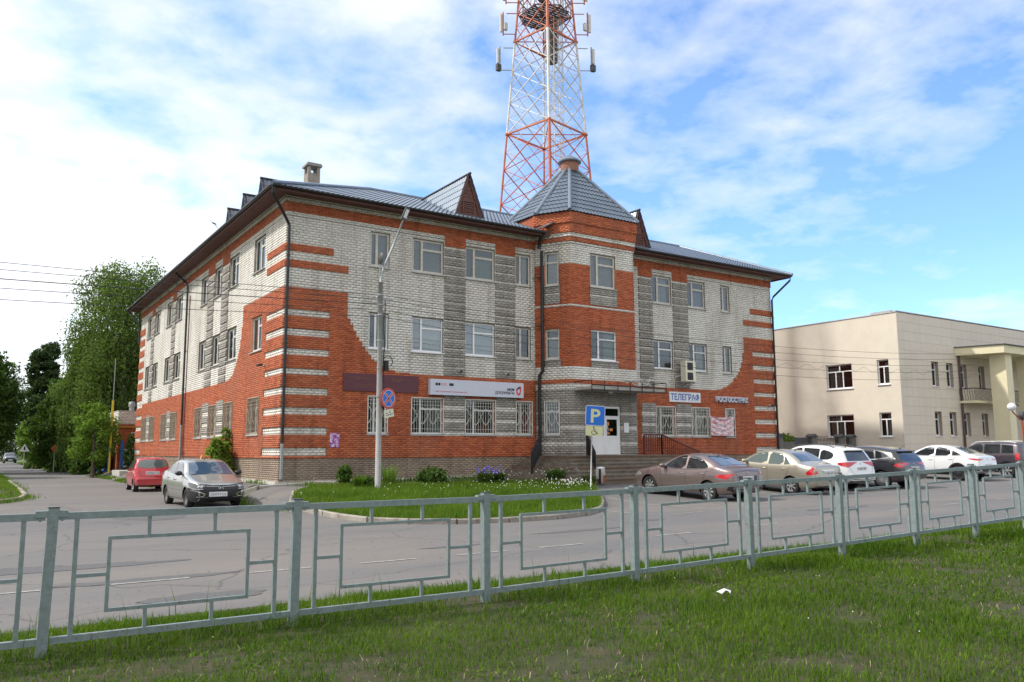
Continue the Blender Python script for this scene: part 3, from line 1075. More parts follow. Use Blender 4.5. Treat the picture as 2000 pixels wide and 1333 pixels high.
LL = 30.58
rl = base_rects(LL)
rl = [r for r in rl if r[4] is not None]
rl.append((-1, LL + 1, 10.555, 10.575, 'W', -0.02))
rl.append((-1, 5.3, Z1, 7.83, 'R', 0.03))
rl += curve_rects([(5.3, 7.2), (5.56, 6.16), (6.04, 5.5), (6.6, 5.02), (7.31, 4.82), (7.7, 4.78)], 1, 0, 0)
rl += [(-1, 2.16, 9.21, 9.49, 'R', 0.03), (-1, 2.16, 8.59, 8.87, 'R', 0.03)]
zq = 4.78
while zq < 9.6:
    rl.append((28.75, LL + 1, zq + .26, zq + .70, 'R', 0.03))
    zq += .735
for a, b in QZ:
    rl.append((-1, 2.07, a, b, 'W', -0.015))
    if b < 4.9:
        rl.append((28.45, LL + 1, a, b, 'W', -0.015))
LW = [('n', 2.55, 4.08), ('n', 6.35, 7.88), ('n', 9.12, 10.56), ('n', 11.80, 13.30), ('n', 17.58, 19.22), ('n', 20.2, 21.85), ('n', 23.9, 25.5), ('n', 26.45, 28.1)]
for s0, s1 in ((7.9, 9.1), (10.58, 11.78), (19.24, 20.18), (25.52, 26.43)):
    piers(rl, s0, s1)
    rl.append((s0, s1, 10.28, Z2, 'R', 0.03))
for k, s0, s1 in LW:
    for z0, z1 in FLOORS:
        rl.append((s0, s1, z0, z1, None, 0))
facade((0, 0, 0), (0, 1, 0), (-1, 0, 0), rl, 0.3, 11.40, 0.0, LL, 1, 1)

# turret: half hexagon bay
TA, TB = (11.43, 0.0), (12.305, -1.515)
TC, TD = (16.02, -1.515), (16.895, 0.0)


def turret_rects(L, W, grey):
    a, b = W
    r = [(-1, L + 1, 0.3, 1.50, 'P', 0), (-1, L + 1, 1.50, 4.32, 'G', 0.02), (-1, L + 1, 4.32, 4.61, 'W', 0.04), (-1, L + 1, 4.61, 4.79, 'R', 0.06),
         (-1, L + 1, 4.79, 5.36, 'W', 0.03), (-1, L + 1, 5.36, 9.96, 'R', 0.0), (-1, L + 1, 8.03, 8.12, 'W', 0.015), (-1, L + 1, 9.96, 10.97, 'W', 0.0),
         (-1, L + 1, 10.85, 10.97, 'W', 0.025), (-1, L + 1, 10.97, 11.16, 'R', 0.06), (-1, L + 1, 11.16, 11.35, 'W', 0.085), (-1, L + 1, 11.35, 11.78, 'R', 0.13),
         (-1, L + 1, 11.78, 12.27, 'R', 0.18)]
    for z0, z1 in ((1.50, 1.54), (1.90, 2.10), (2.60, 2.80), (3.24, 3.41)):
        r.append((-1, L + 1, z0, z1, 'W', 0.0))
    r += [(a - .02, b + .06, 8.18, 8.99, 'G', 0.02), (a - .02, b + .06, 8.58, 8.67, 'W', 0.0), (a - .02, b + .06, 5.36, 5.67, 'G', 0.02)]
    for z0, z1 in ((5.68, 7.06), (9.0, 10.55)):
        r.append((a, b, z0, z1, None, 0))
    return r


fl = math.hypot(TB[0] - TA[0], TB[1] - TA[1])
u1 = ((TB[0] - TA[0]) / fl, (TB[1] - TA[1]) / fl, 0)
n1_ = (u1[1], -u1[0], 0)
r1 = turret_rects(fl, (0.47, 1.16), 0) + [(0.45, 1.14, 2.36, 3.86, None, 0)]
facade((TA[0], TA[1], 0), u1, n1_, r1, 0.3, 12.27, 0.0, fl, 0, 0.577)
fw = TC[0] - TB[0]
r2_ = turret_rects(fw, (1.10, 2.60), 0) + [(0.98, 2.72, 1.5, 3.66, None, 0)]
facade((TB[0], TB[1], 0), (1, 0, 0), (0, -1, 0), r2_, 0.3, 12.27, 0.0, fw, 0.577, 0.577)
u3 = ((TD[0] - TC[0]) / fl, (TD[1] - TC[1]) / fl, 0)
n3_ = (u3[1], -u3[0], 0)
facade((TC[0], TC[1], 0), u3, n3_, turret_rects(fl, (0.5, 1.2), 0), 0.3, 12.27, 0.0, fl, 0.577, 0)


def boxes_mesh(name, lst, m, frames=FRAMES, thick=TH, jit=0.0025):
    A = np.array([(l[1], l[2], l[3], l[4], l[5]) for l in lst])
    fid = np.array([l[0] for l in lst])
    n = len(A)
    O = np.array([f[0] for f in frames])[fid]
    U = np.array([f[1] for f in frames])[fid]
    NN = np.array([f[2] for f in frames])[fid]
    s0, s1, z0, z1, d = A.T
    if jit:
        d = d + rng.uniform(-jit, jit, n)
    V = np.zeros((n, 8, 3))
    for i, (s, z, dd) in enumerate([(s0, z0, d), (s1, z0, d), (s1, z1, d), (s0, z1, d), (s0, z0, -thick), (s1, z0, -thick), (s1, z1, -thick), (s0, z1, -thick)]):
        dd = dd * np.ones(n)
        V[:, i, :] = O + U * s[:, None] + NN * dd[:, None]
        V[:, i, 2] += z
    F = np.array([(0, 1, 2, 3), (0, 4, 5, 1), (1, 5, 6, 2), (2, 6, 7, 3), (3, 7, 4, 0)])
    F = (F[None] + (np.arange(n) * 8)[:, None, None]).reshape(-1, 4)
    return fast_mesh(name, V.reshape(-1, 3) - np.array(BO), F, m)


# the bricks that show largest (round the near corner) are pieces of their own
CAMP = np.array([-9.47, -29.54, 1.75])


def dist_of(b):
    O, U, NN = FRAMES[b[0]]
    p = O + U * (b[1] + b[2]) / 2
    vz = (b[3] + b[4]) / 2
    v = p - CAMP
    v[2] = vz - CAMP[2]
    d = np.linalg.norm(v)
    fac = abs(np.dot(v[:2], NN[:2])) / d
    size = (b[2] - b[1]) * fac * (1.3 if (b[4] - b[3]) > .08 else 1.0)
    return d / max(size, .02)


allb = [(dist_of(b), k, i) for k in 'WR' for i, b in enumerate(BR[k]) if b[0] == 0 and b[2] - b[1] > .2]
allb.sort()
single = {(k, i) for _, k, i in allb[:290]}
for k in 'WRGP':
    rest = [b for i, b in enumerate(BR[k]) if (k, i) not in single]
    link({'W': 'white_bricks', 'R': 'red_bricks', 'G': 'grey_bricks', 'P': 'plinth_bricks'}[k], boxes_mesh('bricks', rest, MATS[k]), bld, (0, 0, 0), kind='stuff')
    link('mortar', boxes_mesh('mortar', MO[k], MORT[k], thick=TH - .006, jit=0), bld, (0, 0, 0), kind='stuff')
for (_, k, i) in allb[:290]:
    b = BR[k][i]
    link('brick', boxes_mesh('brick', [b], MATS[k]), bld, (0, 0, 0))
NBRICK = sum(len(v) for v in BR.values())

# inner shell: dark rooms behind the windows, floors, back and right walls
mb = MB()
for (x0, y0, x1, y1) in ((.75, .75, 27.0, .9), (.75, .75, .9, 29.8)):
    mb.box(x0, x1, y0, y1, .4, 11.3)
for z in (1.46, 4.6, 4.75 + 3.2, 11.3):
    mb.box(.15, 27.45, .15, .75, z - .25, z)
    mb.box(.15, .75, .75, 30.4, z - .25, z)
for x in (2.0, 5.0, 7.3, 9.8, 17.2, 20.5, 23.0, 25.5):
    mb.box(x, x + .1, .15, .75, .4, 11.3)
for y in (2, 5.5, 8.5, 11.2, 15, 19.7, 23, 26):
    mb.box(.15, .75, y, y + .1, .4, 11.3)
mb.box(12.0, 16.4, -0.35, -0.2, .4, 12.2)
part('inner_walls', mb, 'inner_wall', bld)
mb = MB()
mb.box(27.5, 27.62, .15, 12, .4, 11.4)
mb.box(12.0, 27.5, 12, 12.2, .4, 11.4)
mb.box(12.0, 12.15, 12.2, 30.4, .4, 11.4)
mb.box(.15, 12.0, 30.4, 30.56, .4, 11.4)
part('rear_wall', mb, 'red_brick', bld)
# whitewashed footing that sticks out under the plinth
mb = MB()
for i in range(22):
    a = -0.05 + i * .51
    if a > 10.4:
        break
    q = random.uniform(.05, .11)
    mb.box(a, a + .51, -q, -0.002, .3, tz(a, 0) + .10 + random.uniform(0, .05))
for i in range(60):
    a = i * .51
    q = random.uniform(.05, .10)
    mb.box(-q, -0.002, a, a + .51, .2, tz(0, a) + .08 + random.uniform(0, .05))
part('footing', mb, 'whitewash', bld)


# ------------------------------------------------------------ windows
def frame_mb(O, u, n):
    return MB(O, u, n, (0, 0, 1))


def window(O, u, n, s0, s1, z0, z1, kind, fr, curtain=None, grille=False, sill='sill', glass='glass', rec=-0.085, sillw=True, gm='grille', lab=None, parent=None):
    """kind c: narrow full sash + wide sash with a fanlight; b: narrow window; n: plain two part; t: single with fanlight"""
    par = parent or bld
    w, h = s1 - s0, z1 - z0
    F = frame_mb(O, u, n)
    t = .065 if fr == 'pvc' else .085
    d0, d1 = rec - .06, rec
    g = .004
    F.box(s0 + g, s1 - g, d0, d1, z0 + .03, z0 + .03 + t)
    F.box(s0 + g, s1 - g, d0, d1, z1 - t, z1 - g)
    F.box(s0 + g, s0 + t, d0, d1 + .002, z0 + .03, z1 - g)
    F.box(s1 - t, s1 - g, d0, d1 + .002, z0 + .03, z1 - g)
    panes = []
    b0, b1 = z0 + .03 + t, z1 - t
    if kind == 'c':
        m_ = s0 + w * .31
        F.box(m_ - t * .6, m_ + t * .6, d0, d1 + .004, b0, b1)
        zt_ = z1 - h * .30
        F.box(m_ + t * .6, s1 - t, d0, d1 + .003, zt_ - t / 2, zt_ + t / 2)
        panes = [(s0 + t, m_ - t * .6, b0, b1), (m_ + t * .6, s1 - t, b0, zt_ - t / 2), (m_ + t * .6, s1 - t, zt_ + t / 2, b1)]
    elif kind == 'b':
        m_ = s0 + w * .36
        F.box(m_ - t * .6, m_ + t * .6, d0, d1 + .004, b0, b1)
        panes = [(s0 + t, m_ - t * .6, b0, b1), (m_ + t * .6, s1 - t, b0, b1)]
    elif kind == 'n':
        m_ = s0 + w * .5
        F.box(m_ - t * .6, m_ + t * .6, d0, d1 + .004, b0, b1)
        zt_ = z1 - h * .28
        F.box(s0 + t, m_ - t * .6, d0, d1 + .003, zt_ - t / 2, zt_ + t / 2)
        panes = [(s0 + t, m_ - t * .6, b0, zt_ - t / 2), (s0 + t, m_ - t * .6, zt_ + t / 2, b1), (m_ + t * .6, s1 - t, b0, b1)]
    elif kind == 't':
        zt_ = z1 - h * .31
        F.box(s0 + t, s1 - t, d0, d1 + .003, zt_ - t / 2, zt_ + t / 2)
        panes = [(s0 + t, s1 - t, b0, zt_ - t / 2), (s0 + t, s1 - t, zt_ + t / 2, b1)]
    elif kind == 'w3':   # wide: two fanlights over three lights
        zt_ = z1 - h * .29
        F.box(s0 + t, s1 - t, d0, d1 + .003, zt_ - t / 2, zt_ + t / 2)
        m_ = (s0 + s1) / 2
        F.box(m_ - t / 2, m_ + t / 2, d0, d1 + .004, zt_ + t / 2, b1)
        panes = [(s0 + t, m_ - t / 2, zt_ + t / 2, b1), (m_ + t / 2, s1 - t, zt_ + t / 2, b1)]
        xs_ = [s0 + t, s0 + w * .38, s0 + w * .66, s1 - t]
        for i in (1, 2):
            F.box(xs_[i] - t / 2, xs_[i] + t / 2, d0, d1 + .004, b0, zt_ - t / 2)
        for i in range(3):
            panes.append((xs_[i] + (t / 2 if i else 0), xs_[i + 1] - (t / 2 if i < 2 else 0), b0, zt_ - t / 2))
    elif kind == 'w2':
        zt_ = z1 - h * .28
        F.box(s0 + t, s1 - t, d0, d1 + .003, zt_ - t / 2, zt_ + t / 2)
        m_ = (s0 + s1) / 2
        F.box(m_ - t / 2, m_ + t / 2, d0, d1 + .004, b0, zt_ - t / 2)
        panes = [(s0 + t, s1 - t, zt_ + t / 2, b1), (s0 + t, m_ - t / 2, b0, zt_ - t / 2), (m_ + t / 2, s1 - t, b0, zt_ - t / 2)]
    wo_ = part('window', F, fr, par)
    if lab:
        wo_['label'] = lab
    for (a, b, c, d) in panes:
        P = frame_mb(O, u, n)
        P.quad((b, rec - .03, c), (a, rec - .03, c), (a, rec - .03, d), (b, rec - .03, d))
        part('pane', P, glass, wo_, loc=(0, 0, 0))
    if curtain:
        cm, c0, c1, zc = curtain
        P = frame_mb(O, u, n)
        x0, x1 = s0 + w * c0, s0 + w * c1
        nseg = max(6, int((x1 - x0) / .035))
        V, Fc = [], []
        for i in range(nseg + 1):
            x = x0 + (x1 - x0) * i / nseg
            dd = rec - .16 + .022 * math.sin(i * 1.25)
            V += [(x, dd, z0 + .02), (x, dd, z0 + h * zc)]
        for i in range(nseg):
            Fc.append((2 * i, 2 * i + 2, 2 * i + 3, 2 * i + 1))
        P.add(V, Fc)
        part('curtain', P, cm, wo_, loc=(0, 0, 0))
    if sillw:
        S = frame_mb(O, u, n)
        S.add([(s0 - .05, rec, z0 + .035), (s1 + .05, rec, z0 + .035), (s1 + .05, .075, z0 - .002), (s0 - .05, .075, z0 - .002),
               (s0 - .05, rec, z0 + .005), (s1 + .05, rec, z0 + .005), (s1 + .05, .075, z0 - .032), (s0 - .05, .075, z0 - .032)],
              [(0, 1, 2, 3), (3, 2, 6, 7), (4, 7, 6, 5), (0, 3, 7, 4), (1, 5, 6, 2)])
        part('sill', S, sill, wo_, loc=(0, 0, 0))
    if grille:
        G = frame_mb(O, u, n)
        y = 0.045
        q = .022
        a, b, c, d = s0 + .0, s1 - .0, z0 + .05, z1 - .005
        for (p_, q_) in (((a, y, c), (b, y, c)), ((a, y, d), (b, y, d)), ((a, y, c), (a, y, d)), ((b, y, c), (b, y, d))):
            G.bar(p_, q_, .032, .03, up=(0, 1, 0))
        nb = max(3, int(round((b - a) / .12)))
        for i in range(1, nb):
            x = a + (b - a) * i / nb
            G.bar((x, y, c), (x, y, d), .013)
        for zz_ in (.13, .80, .90):
            G.bar((a, y, c + (d - c) * zz_), (b, y, c + (d - c) * zz_), .013)
        k = max(1, int(round((b - a) / .45)))
        for i in range(k):
            cx = a + (b - a) * (i + .5) / k
            hw = (b - a) / k / 2 * .92
            for (dx, dz) in ((-1, 1), (1, 1), (-1, -1), (1, -1)):
                G.bar((cx, y + .012, c + (d - c) * .5), (cx + hw * dx, y + .012, c + (d - c) * (.5 + .24 * dz)), .012)
                G.bar((cx + hw * dx, y + .012, c + (d - c) * (.5 + .24 * dz)), (cx + hw * dx * .2, y + .012, c + (d - c) * (.5 + .12 * dz)), .010)
        part('grille', G, gm, wo_, loc=(0, 0, 0))
    return wo_


FO, FU, FN = (0, 0, 0), (1, 0, 0), (0, -1, 0)
ci = 0
for i, (k, s0, s1) in enumerate(FW):
    # ground floor
    window(FO, FU, FN, s0, s1, *FLOORS[0], k, 'old_frame' if i in (3, 4, 5) else 'pvc', curtain=[('curtain', .3, .7, .95), ('curtain', .55, .95, .95), ('curtain_red', .05, .95, .30), ('curtain_red', .3, .95, .6),
           ('curtain', .05, .55, .9), ('curtain', .3, .9, .95), ('curtain', .5, .95, .9)][i], grille=True)
    # second
    window(FO, FU, FN, s0, s1, *FLOORS[1], k, 'pvc' if i < 3 or i in (4, 5) else 'old_frame',
           curtain=[('curtain_green', .45, .95, 1), ('curtain', .33, .97, .97), ('curtain_green', .33, .97, .95), None, None, ('curtain', .55, .95, .97), ('curtain_blue', .3, .9, 1)][i], sill='white_flat' if i < 3 else 'sill', glass='glass_sky' if i in (1, 2) else 'glass')
    # third
    window(FO, FU, FN, s0, s1, *FLOORS[2], k, 'old_frame', glass='glass_dull', curtain=[('curtain_blue', .1, .97, .97), ('curtain_blue', .03, .97, .97), ('curtain_green', .30, .97, .80),
           ('curtain', .62, .95, .9), ('curtain', .34, .9, .97), ('curtain_blue', .34, .97, .60), ('curtain_blue', .1, .95, .97)][i])
SO, SU, SN = (0, 0, 0), (0, 1, 0), (-1, 0, 0)
for i, (k, s0, s1) in enumerate(LW):
    for f, (z0, z1) in enumerate(FLOORS):
        window(SO, SU, SN, s0, s1, z0, z1, 'n', 'old_frame', curtain=(('curtain_tan', .05, .95, .95) if f == 0 else (('curtain_blue', .05, .6, .95) if (i + f) % 3 else None)), grille=(f == 0), glass='glass_dull', gm='grille_brown')
window((TA[0], TA[1], 0), u1, n1_, .47, 1.16, 9.0, 10.55, 't', 'old_frame', curtain=('curtain', .05, .95, .95), glass='glass_dull')
window((TA[0], TA[1], 0), u1, n1_, .47, 1.16, 5.68, 7.06, 't', 'old_frame', curtain=('curtain', .05, .95, .7), glass='glass_dull')
window((TA[0], TA[1], 0), u1, n1_, .45, 1.14, 2.36, 3.86, 't', 'pvc', grille=True)
TO = (TB[0], TB[1], 0)
window(TO, FU, FN, 1.10, 2.60, 9.0, 10.55, 'c', 'old_frame', curtain=('curtain', .03, .97, .97), glass='glass_dull')
window(TO, FU, FN, 1.10, 2.60, 5.68, 7.06, 'c', 'pvc', curtain=('curtain_green', .6, .97, .9), sill='white_flat')

# entrance door of two leaves
D = MB(TO, FU, FN)
a, b, z0, z1 = .98, 2.72, 1.50, 3.66
D.box(a, b, -.13, -.04, z1 - .10, z1)
D.box(a, a + .08, -.13, -.04, z0, z1 - .10)
D.box(b - .08, b, -.13, -.04, z0, z1 - .10)
D.box(a + .08, b - .08, -.13, -.045, z1 - .50, z1 - .43)
door = part('door', D, 'pvc', bld)
for (p, q) in ((a + .08, (a + b) / 2 - .004), ((a + b) / 2 + .004, b - .08)):
    L_ = MB(TO, FU, FN)
    L_.box(p, q, -.10, -.04, z0 + .02, z0 + .12)
    L_.box(p, q, -.10, -.04, z0 + .75, z0 + .85)
    L_.box(p, q, -.10, -.04, z1 - .58, z1 - .50)
    L_.box(p, p + .09, -.10, -.038, z0 + .02, z1 - .50)
    L_.box(q - .09, q, -.10, -.038, z0 + .02, z1 - .50)
    L_.box(p + .09, q - .09, -.09, -.055, z0 + .12, z0 + .75)
    part('door_leaf', L_, 'pvc', door, loc=(0, 0, 0))
    P = MB(TO, FU, FN)
    P.quad((q - .09, -.07, z0 + .85), (p + .09, -.07, z0 + .85), (p + .09, -.07, z1 - .58), (q - .09, -.07, z1 - .58))
    part('pane', P, 'glass', door, loc=(0, 0, 0))
P = MB(TO, FU, FN)
P.quad((b - .08, -.07, z1 - .43), (a + .08, -.07, z1 - .43), (a + .08, -.07, z1 - .10), (b - .08, -.07, z1 - .10))
part('pane', P, 'glass', door, loc=(0, 0, 0))
P = MB(TO, FU, FN)
hx = (a + b) / 2 + .06
P.tube([(hx, -.03, z0 + .95), (hx, .03, z0 + .97), (hx + .03, .05, z0 + 1.1), (hx, .03, z0 + 1.28), (hx, -.03, z0 + 1.30)], .014, 6)
part('handle', P, 'white_flat', door, loc=(0, 0, 0), smooth=True)
P = MB(TO, FU, FN)
for (x, z, w_, h_) in ((1.98, 2.80, .12, .16), (2.12, 2.56, .18, .12), (1.98, 2.42, .14, .08), (1.2, 2.36, .18, .16)):
    P.box(x, x + w_, -.066, -.062, z, z + h_)
part('paper_notice', P, 'orange', door, loc=(0, 0, 0))


# ------------------------------------------------------------ pressed metal tile roofs, row by row
def tile_rows(P0, P1, Q0, Q1, parent, row=0.36, wave=0.205, amp=0.020, steph=0.022, m='tile', skip=None, tmax=1.0, samples=4):
    """eave P0->P1, top line Q0->Q1. Vertical corrugation, each row laps the one below"""
    P0, P1, Q0, Q1 = map(Vector, (P0, P1, Q0, Q1))
    ed = (P1 - P0).normalized()
    n = ed.cross((Q0 + Q1) / 2 - (P0 + P1) / 2).normalized()
    if n.z < 0:
        n = -n
    up = n.cross(ed).normalized()
    if up.z < 0:
        up = -up
    H = (Q0 - P0).dot(up)
    nr = max(1, int(round(H / row)))

    def lim(t):
        a = P0.lerp(Q0, t)
        b = P1.lerp(Q1, t)
        return (a - P0).dot(ed), (b - P0).dot(ed)
    for k in range(nr):
        t0, t1 = k / nr, (k + 1) / nr
        if t0 > tmax:
            break
        a0, b0 = lim(t0)
        a1, b1 = lim(t1)
        lo, hi = min(a0, a1), max(b0, b1)
        if hi - lo < .06:
            continue
        st = wave / samples
        xs = [lo] + [x * st for x in range(int(math.ceil((lo + .004) / st)), int(math.floor((hi - .004) / st)) + 1)] + [hi]
        V, F = [], []
        for x in xs:
            w_ = amp * (math.cos(2 * math.pi * x / wave))
            xa = min(max(x, a0), b0)
            xb = min(max(x, a1), b1) if b1 > a1 else (a1 + b1) / 2
            h0, h1 = t0 * H, t1 * H
            lift = steph
            V.append(P0 + ed * xa + up * h0 + n * (w_ - .012))
            V.append(P0 + ed * xa + up * (h0 - .012) + n * (w_ + lift))
            V.append(P0 + ed * xb + up * (h1) + n * (w_))
        for i in range(len(xs) - 1):
            b_ = 3 * i
            F.append((b_, b_ + 3, b_ + 4, b_ + 1))
            F.append((b_ + 1, b_ + 4, b_ + 5, b_ + 2))
        mb = MB()
        mb.add(V, F)
        part('tile_row', mb, m, parent, smooth=False)


def ridge_cap(A, B, parent, r=0.085, m='ridge'):
    A, B = Vector(A), Vector(B)
    n = max(1, int((B - A).length / .5))
    mb = MB()
    for i in range(n):
        p, q = A.lerp(B, i / n), A.lerp(B, (i + 1) / n + .02)
        mb.tube([p, q], [r, r * 1.1], 8, cap=True)
    part('ridge_cap', mb, m, parent, smooth=False)


EZ = 11.42
EO = 0.78       # eave overhang
RZ = 14.23
E0 = (-EO, -EO, EZ)
ERX = LF + EO
# front slope: left of the turret and right of it share one plane
RX0, RX1 = 5.95, 26.7
tile_rows((-EO, -EO, EZ), (ERX, -EO, EZ), (RX0, 6, RZ), (RX1, 6, RZ), bld)
# left slope
LBY = LL + EO
tile_rows((-EO, LBY, EZ), (-EO, -EO, EZ), (RX0, LBY - 6.7, RZ), (RX0, 6, RZ), bld)
# unseen rear slopes, plain sheets
mb = MB()
mb.quad((ERX, 12.8, EZ), (12.7, 12.8, EZ), (RX0, 6, RZ - .02), (RX1, 6, RZ - .02))
mb.quad((12.7, 12.8, EZ), (12.7, LBY, EZ), (RX0, LBY - 6.7, RZ - .02), (RX0, 6, RZ - .02))
mb.add([(-EO, LBY, EZ), (12.7, LBY, EZ), (RX0, LBY - 6.7, RZ - .02)], [(0, 1, 2)])
mb.add([(ERX, -EO, EZ), (ERX, 12.8, EZ), (RX1, 6, RZ - .02)], [(0, 1, 2)])
part('rear_roof', mb, 'tile', bld)
ridge_cap((-EO, -EO, EZ + .05), (RX0, 6, RZ + .04), bld)
ridge_cap((RX0, 6, RZ + .04), (RX1, 6, RZ + .04), bld)
ridge_cap((RX0, 6, RZ + .04), (RX0, LBY - 6.7, RZ + .04), bld)
ridge_cap((RX1, 6, RZ + .04), (ERX, -EO, EZ + .05), bld)
ridge_cap((-EO, LBY, EZ + .05), (RX0, LBY - 6.7, RZ + .04), bld)
# soffit boards and fascia
mb = MB()
mb.box(-EO + .03, 11.6, -EO + .03, -.06, EZ - .13, EZ - .11)
mb.box(16.9, ERX - .03, -EO + .03, -.06, EZ - .13, EZ - .11)
mb.box(-EO + .03, -.07, -.05, LBY - .03, EZ - .13, EZ - .11)
mb.box(LF + .02, ERX - .03, -.05, 12.6, EZ - .13, EZ - .11)
part('soffit', mb, 'soffit', bld)
mb = MB()
mb.box(-EO, 11.7, -EO, -EO + .025, EZ - .19, EZ - .01)
mb.box(16.7, ERX, -EO, -EO + .025, EZ - .19, EZ - .01)
mb.box(-EO, -EO + .025, -EO + .03, LBY, EZ - .19, EZ - .01)
mb.box(ERX - .025, ERX, -EO + .03, 12.8, EZ - .19, EZ - .01)
part('fascia', mb, 'soffit', bld)


def gutter(P, Q, name='gutter'):
    mb = MB()
    P, Q = Vector(P), Vector(Q)
    d = (Q - P).normalized()
    s = Vector((d.y, -d.x, 0))
    prof = [(-.065, 0.0), (-.06, -.045), (-.03, -.08), (.03, -.08), (.06, -.045), (.068, .005)]
    V = [p + s * a + Vector((0, 0, b)) for p in (P, Q) for a, b in prof]
    F = [(i, i + 1, i + 7, i + 6) for i in range(5)] + [(0, 5, 4, 3, 2, 1)]
    mb.add(V, F)
    return part(name, mb, 'gutter', bld)


gutter((-EO - .06, -EO - .07, EZ - .03), (11.45, -EO - .07, EZ - .03))
gutter((16.85, -EO - .07, EZ - .03), (ERX + .06, -EO - .07, EZ - .03))
gutter((-EO - .07, LBY, EZ - .03), (-EO - .07, -EO - .06, EZ - .03))


def downpipe(pts, r=0.055, m='pipe', clamps=(), low=None, offn=(0, 0, 0)):
    mb = MB()
    mb.tube(pts, r, 8)
    for z in clamps:
        q = pts[-1]
        mb.lathe([(r + .018, -.02), (r + .018, .02)], 8, c=(q[0], q[1], z))
        mb.bar((q[0], q[1], z), (q[0] + offn[0], q[1] + offn[1], z), .02, .02)
    o = part('downpipe', mb, m, bld, smooth=False)
    if low:
        l2 = MB()
        a, b = low
        l2.tube([a, b], r * 1.08, 8)
        part('pipe_foot', l2, 'steel_dull', o, loc=(0, 0, 0))
    return o


downpipe([(-EO - .02, -EO - .05, 11.36), (-EO, -EO, 11.1), (-.02, -.16, 10.3), (.08, -.11, 10.15), (.08, -.11, 2.0)], clamps=(9, 7.4, 5.7, 4.1, 2.6), low=((.08, -.11, 2.0), (.08, -.11, .72)), offn=(0, .1, 0))
downpipe([(-EO - .05, 16.3, 11.36), (-.16, 16.2, 10.75), (-.11, 16.0, 10.5), (-.11, 15.9, 3.1)], clamps=(9, 7, 5, 3.3), low=((-.11, 15.9, 3.1), (-.11, 15.9, .5)), offn=(.1, 0, 0))
mb = MB()
mb.tube([(-.09, 15.35, 9.9), (-.09, 15.35, 1.5)], .022, 6)
mb.tube([(-.09, 15.35, 1.9), (-.09, 15.1, 1.5), (-.09, 15.1, 1.1)], .02, 6)
part('cable_duct', mb, 'rail_red', bld)
downpipe([(-EO - .05, LBY - .2, 11.36), (-.5, LBY - .5, 10.9), (-.14, LL - .2, 10.3), (-.12, LL - .12, 10.1), (-.12, LL - .12, 9.0)], offn=(.1, 0, 0))
downpipe([(ERX + .03, -EO - .05, 11.36), (ERX - .03, -EO, 11.1), (LF + .05, -.16, 10.2), (LF - .03, -.11, 10.0), (LF - .03, -.11, 1.0)], clamps=(9, 7.4, 5.7, 4.1, 2.6), offn=(0, .1, 0))
downpipe([(11.32, -EO, 11.34), (11.40, -.45, 11.1), (11.47, -.30, 10.9), (11.47, -.30, 10.75)], r=.085)
downpipe([(11.52, -.42, 10.62), (11.52, -.42, 5.2), (11.42, -.33, 5.0), (11.42, -.30, 4.85), (11.42, -.30, 1.35)], r=.075, clamps=(9.4, 7.2, 4.3, 2.5), offn=(-.1, .3, 0))
mb = MB()
mb.bar((11.1, -EO - .1, 11.52), (11.95, -.75, 11.95), .5, .03)
part('flashing', mb, 'ridge', bld)

# ------------------------------------------------------------ turret roof
TCX, TCY = 14.16, 0.85
EP = [(12.12, -1.74, 12.30), (11.28, -.28, 12.30), (11.15, 2.0, 12.30), (12.12, 3.5, 12.3), (16.2, 3.5, 12.3), (17.17, 2.0, 12.3), (17.04, -.28, 12.3), (16.2, -1.74, 12.30)]
AP = (TCX, TCY, 15.55)
rr = .40
for i in range(8):
    a, b = EP[i], EP[(i + 1) % 8]
    if i in (2, 3, 4):
        mb = MB()
        mb.add([a, b, AP], [(0, 1, 2)])
        part('roof_sheet', mb, 'tile', bld)
    else:
        la = .07
        A2 = Vector(AP) + (Vector(b) - Vector(AP)) * la
        B2 = Vector(AP) + (Vector(a) - Vector(AP)) * la
        tile_rows(b, a, A2, B2, bld, row=.345, wave=.2, amp=.018, steph=.03)
for e in EP:
    ridge_cap(Vector(e) + Vector((0, 0, .03)), Vector(AP).lerp(Vector(e), .05) + Vector((0, 0, .03)), bld, r=.085)
mb = MB()
mb.lathe([(.42, 15.15), (.44, 15.3), (.44, 15.64)], 20, c=(TCX, TCY, 0))
part('roof_lantern', mb, 'old_red_brick', bld)
mb = MB()
mb.lathe([(.50, 15.60), (.57, 15.63), (.58, 15.68), (.38, 15.84), (.04, 16.06), (0.0, 16.07)], 24, c=(TCX, TCY, 0))
part('lantern_cap', mb, 'ridge', bld)
mb = MB()
mb.add([(e[0] * .985 + TCX * .015, e[1] * .985 + TCY * .015, 12.275) for e in EP], [tuple(range(8))])
part('turret_soffit', mb, 'soffit', bld)
# turret side walls that rise above the main roof
mb = MB()
mb.prism([(11.32, -.05), (11.27, 1.95), (12.15, 3.4), (16.15, 3.4), (17.05, 1.95), (16.99, -.05)], 11.3, 12.26, plane='xy')
part('turret_wall', mb, 'red_brick', bld)


# ------------------------------------------------------------ dormers
def roof_front_z(y):
    return EZ + (y + EO) * (RZ - EZ) / (6 + EO)


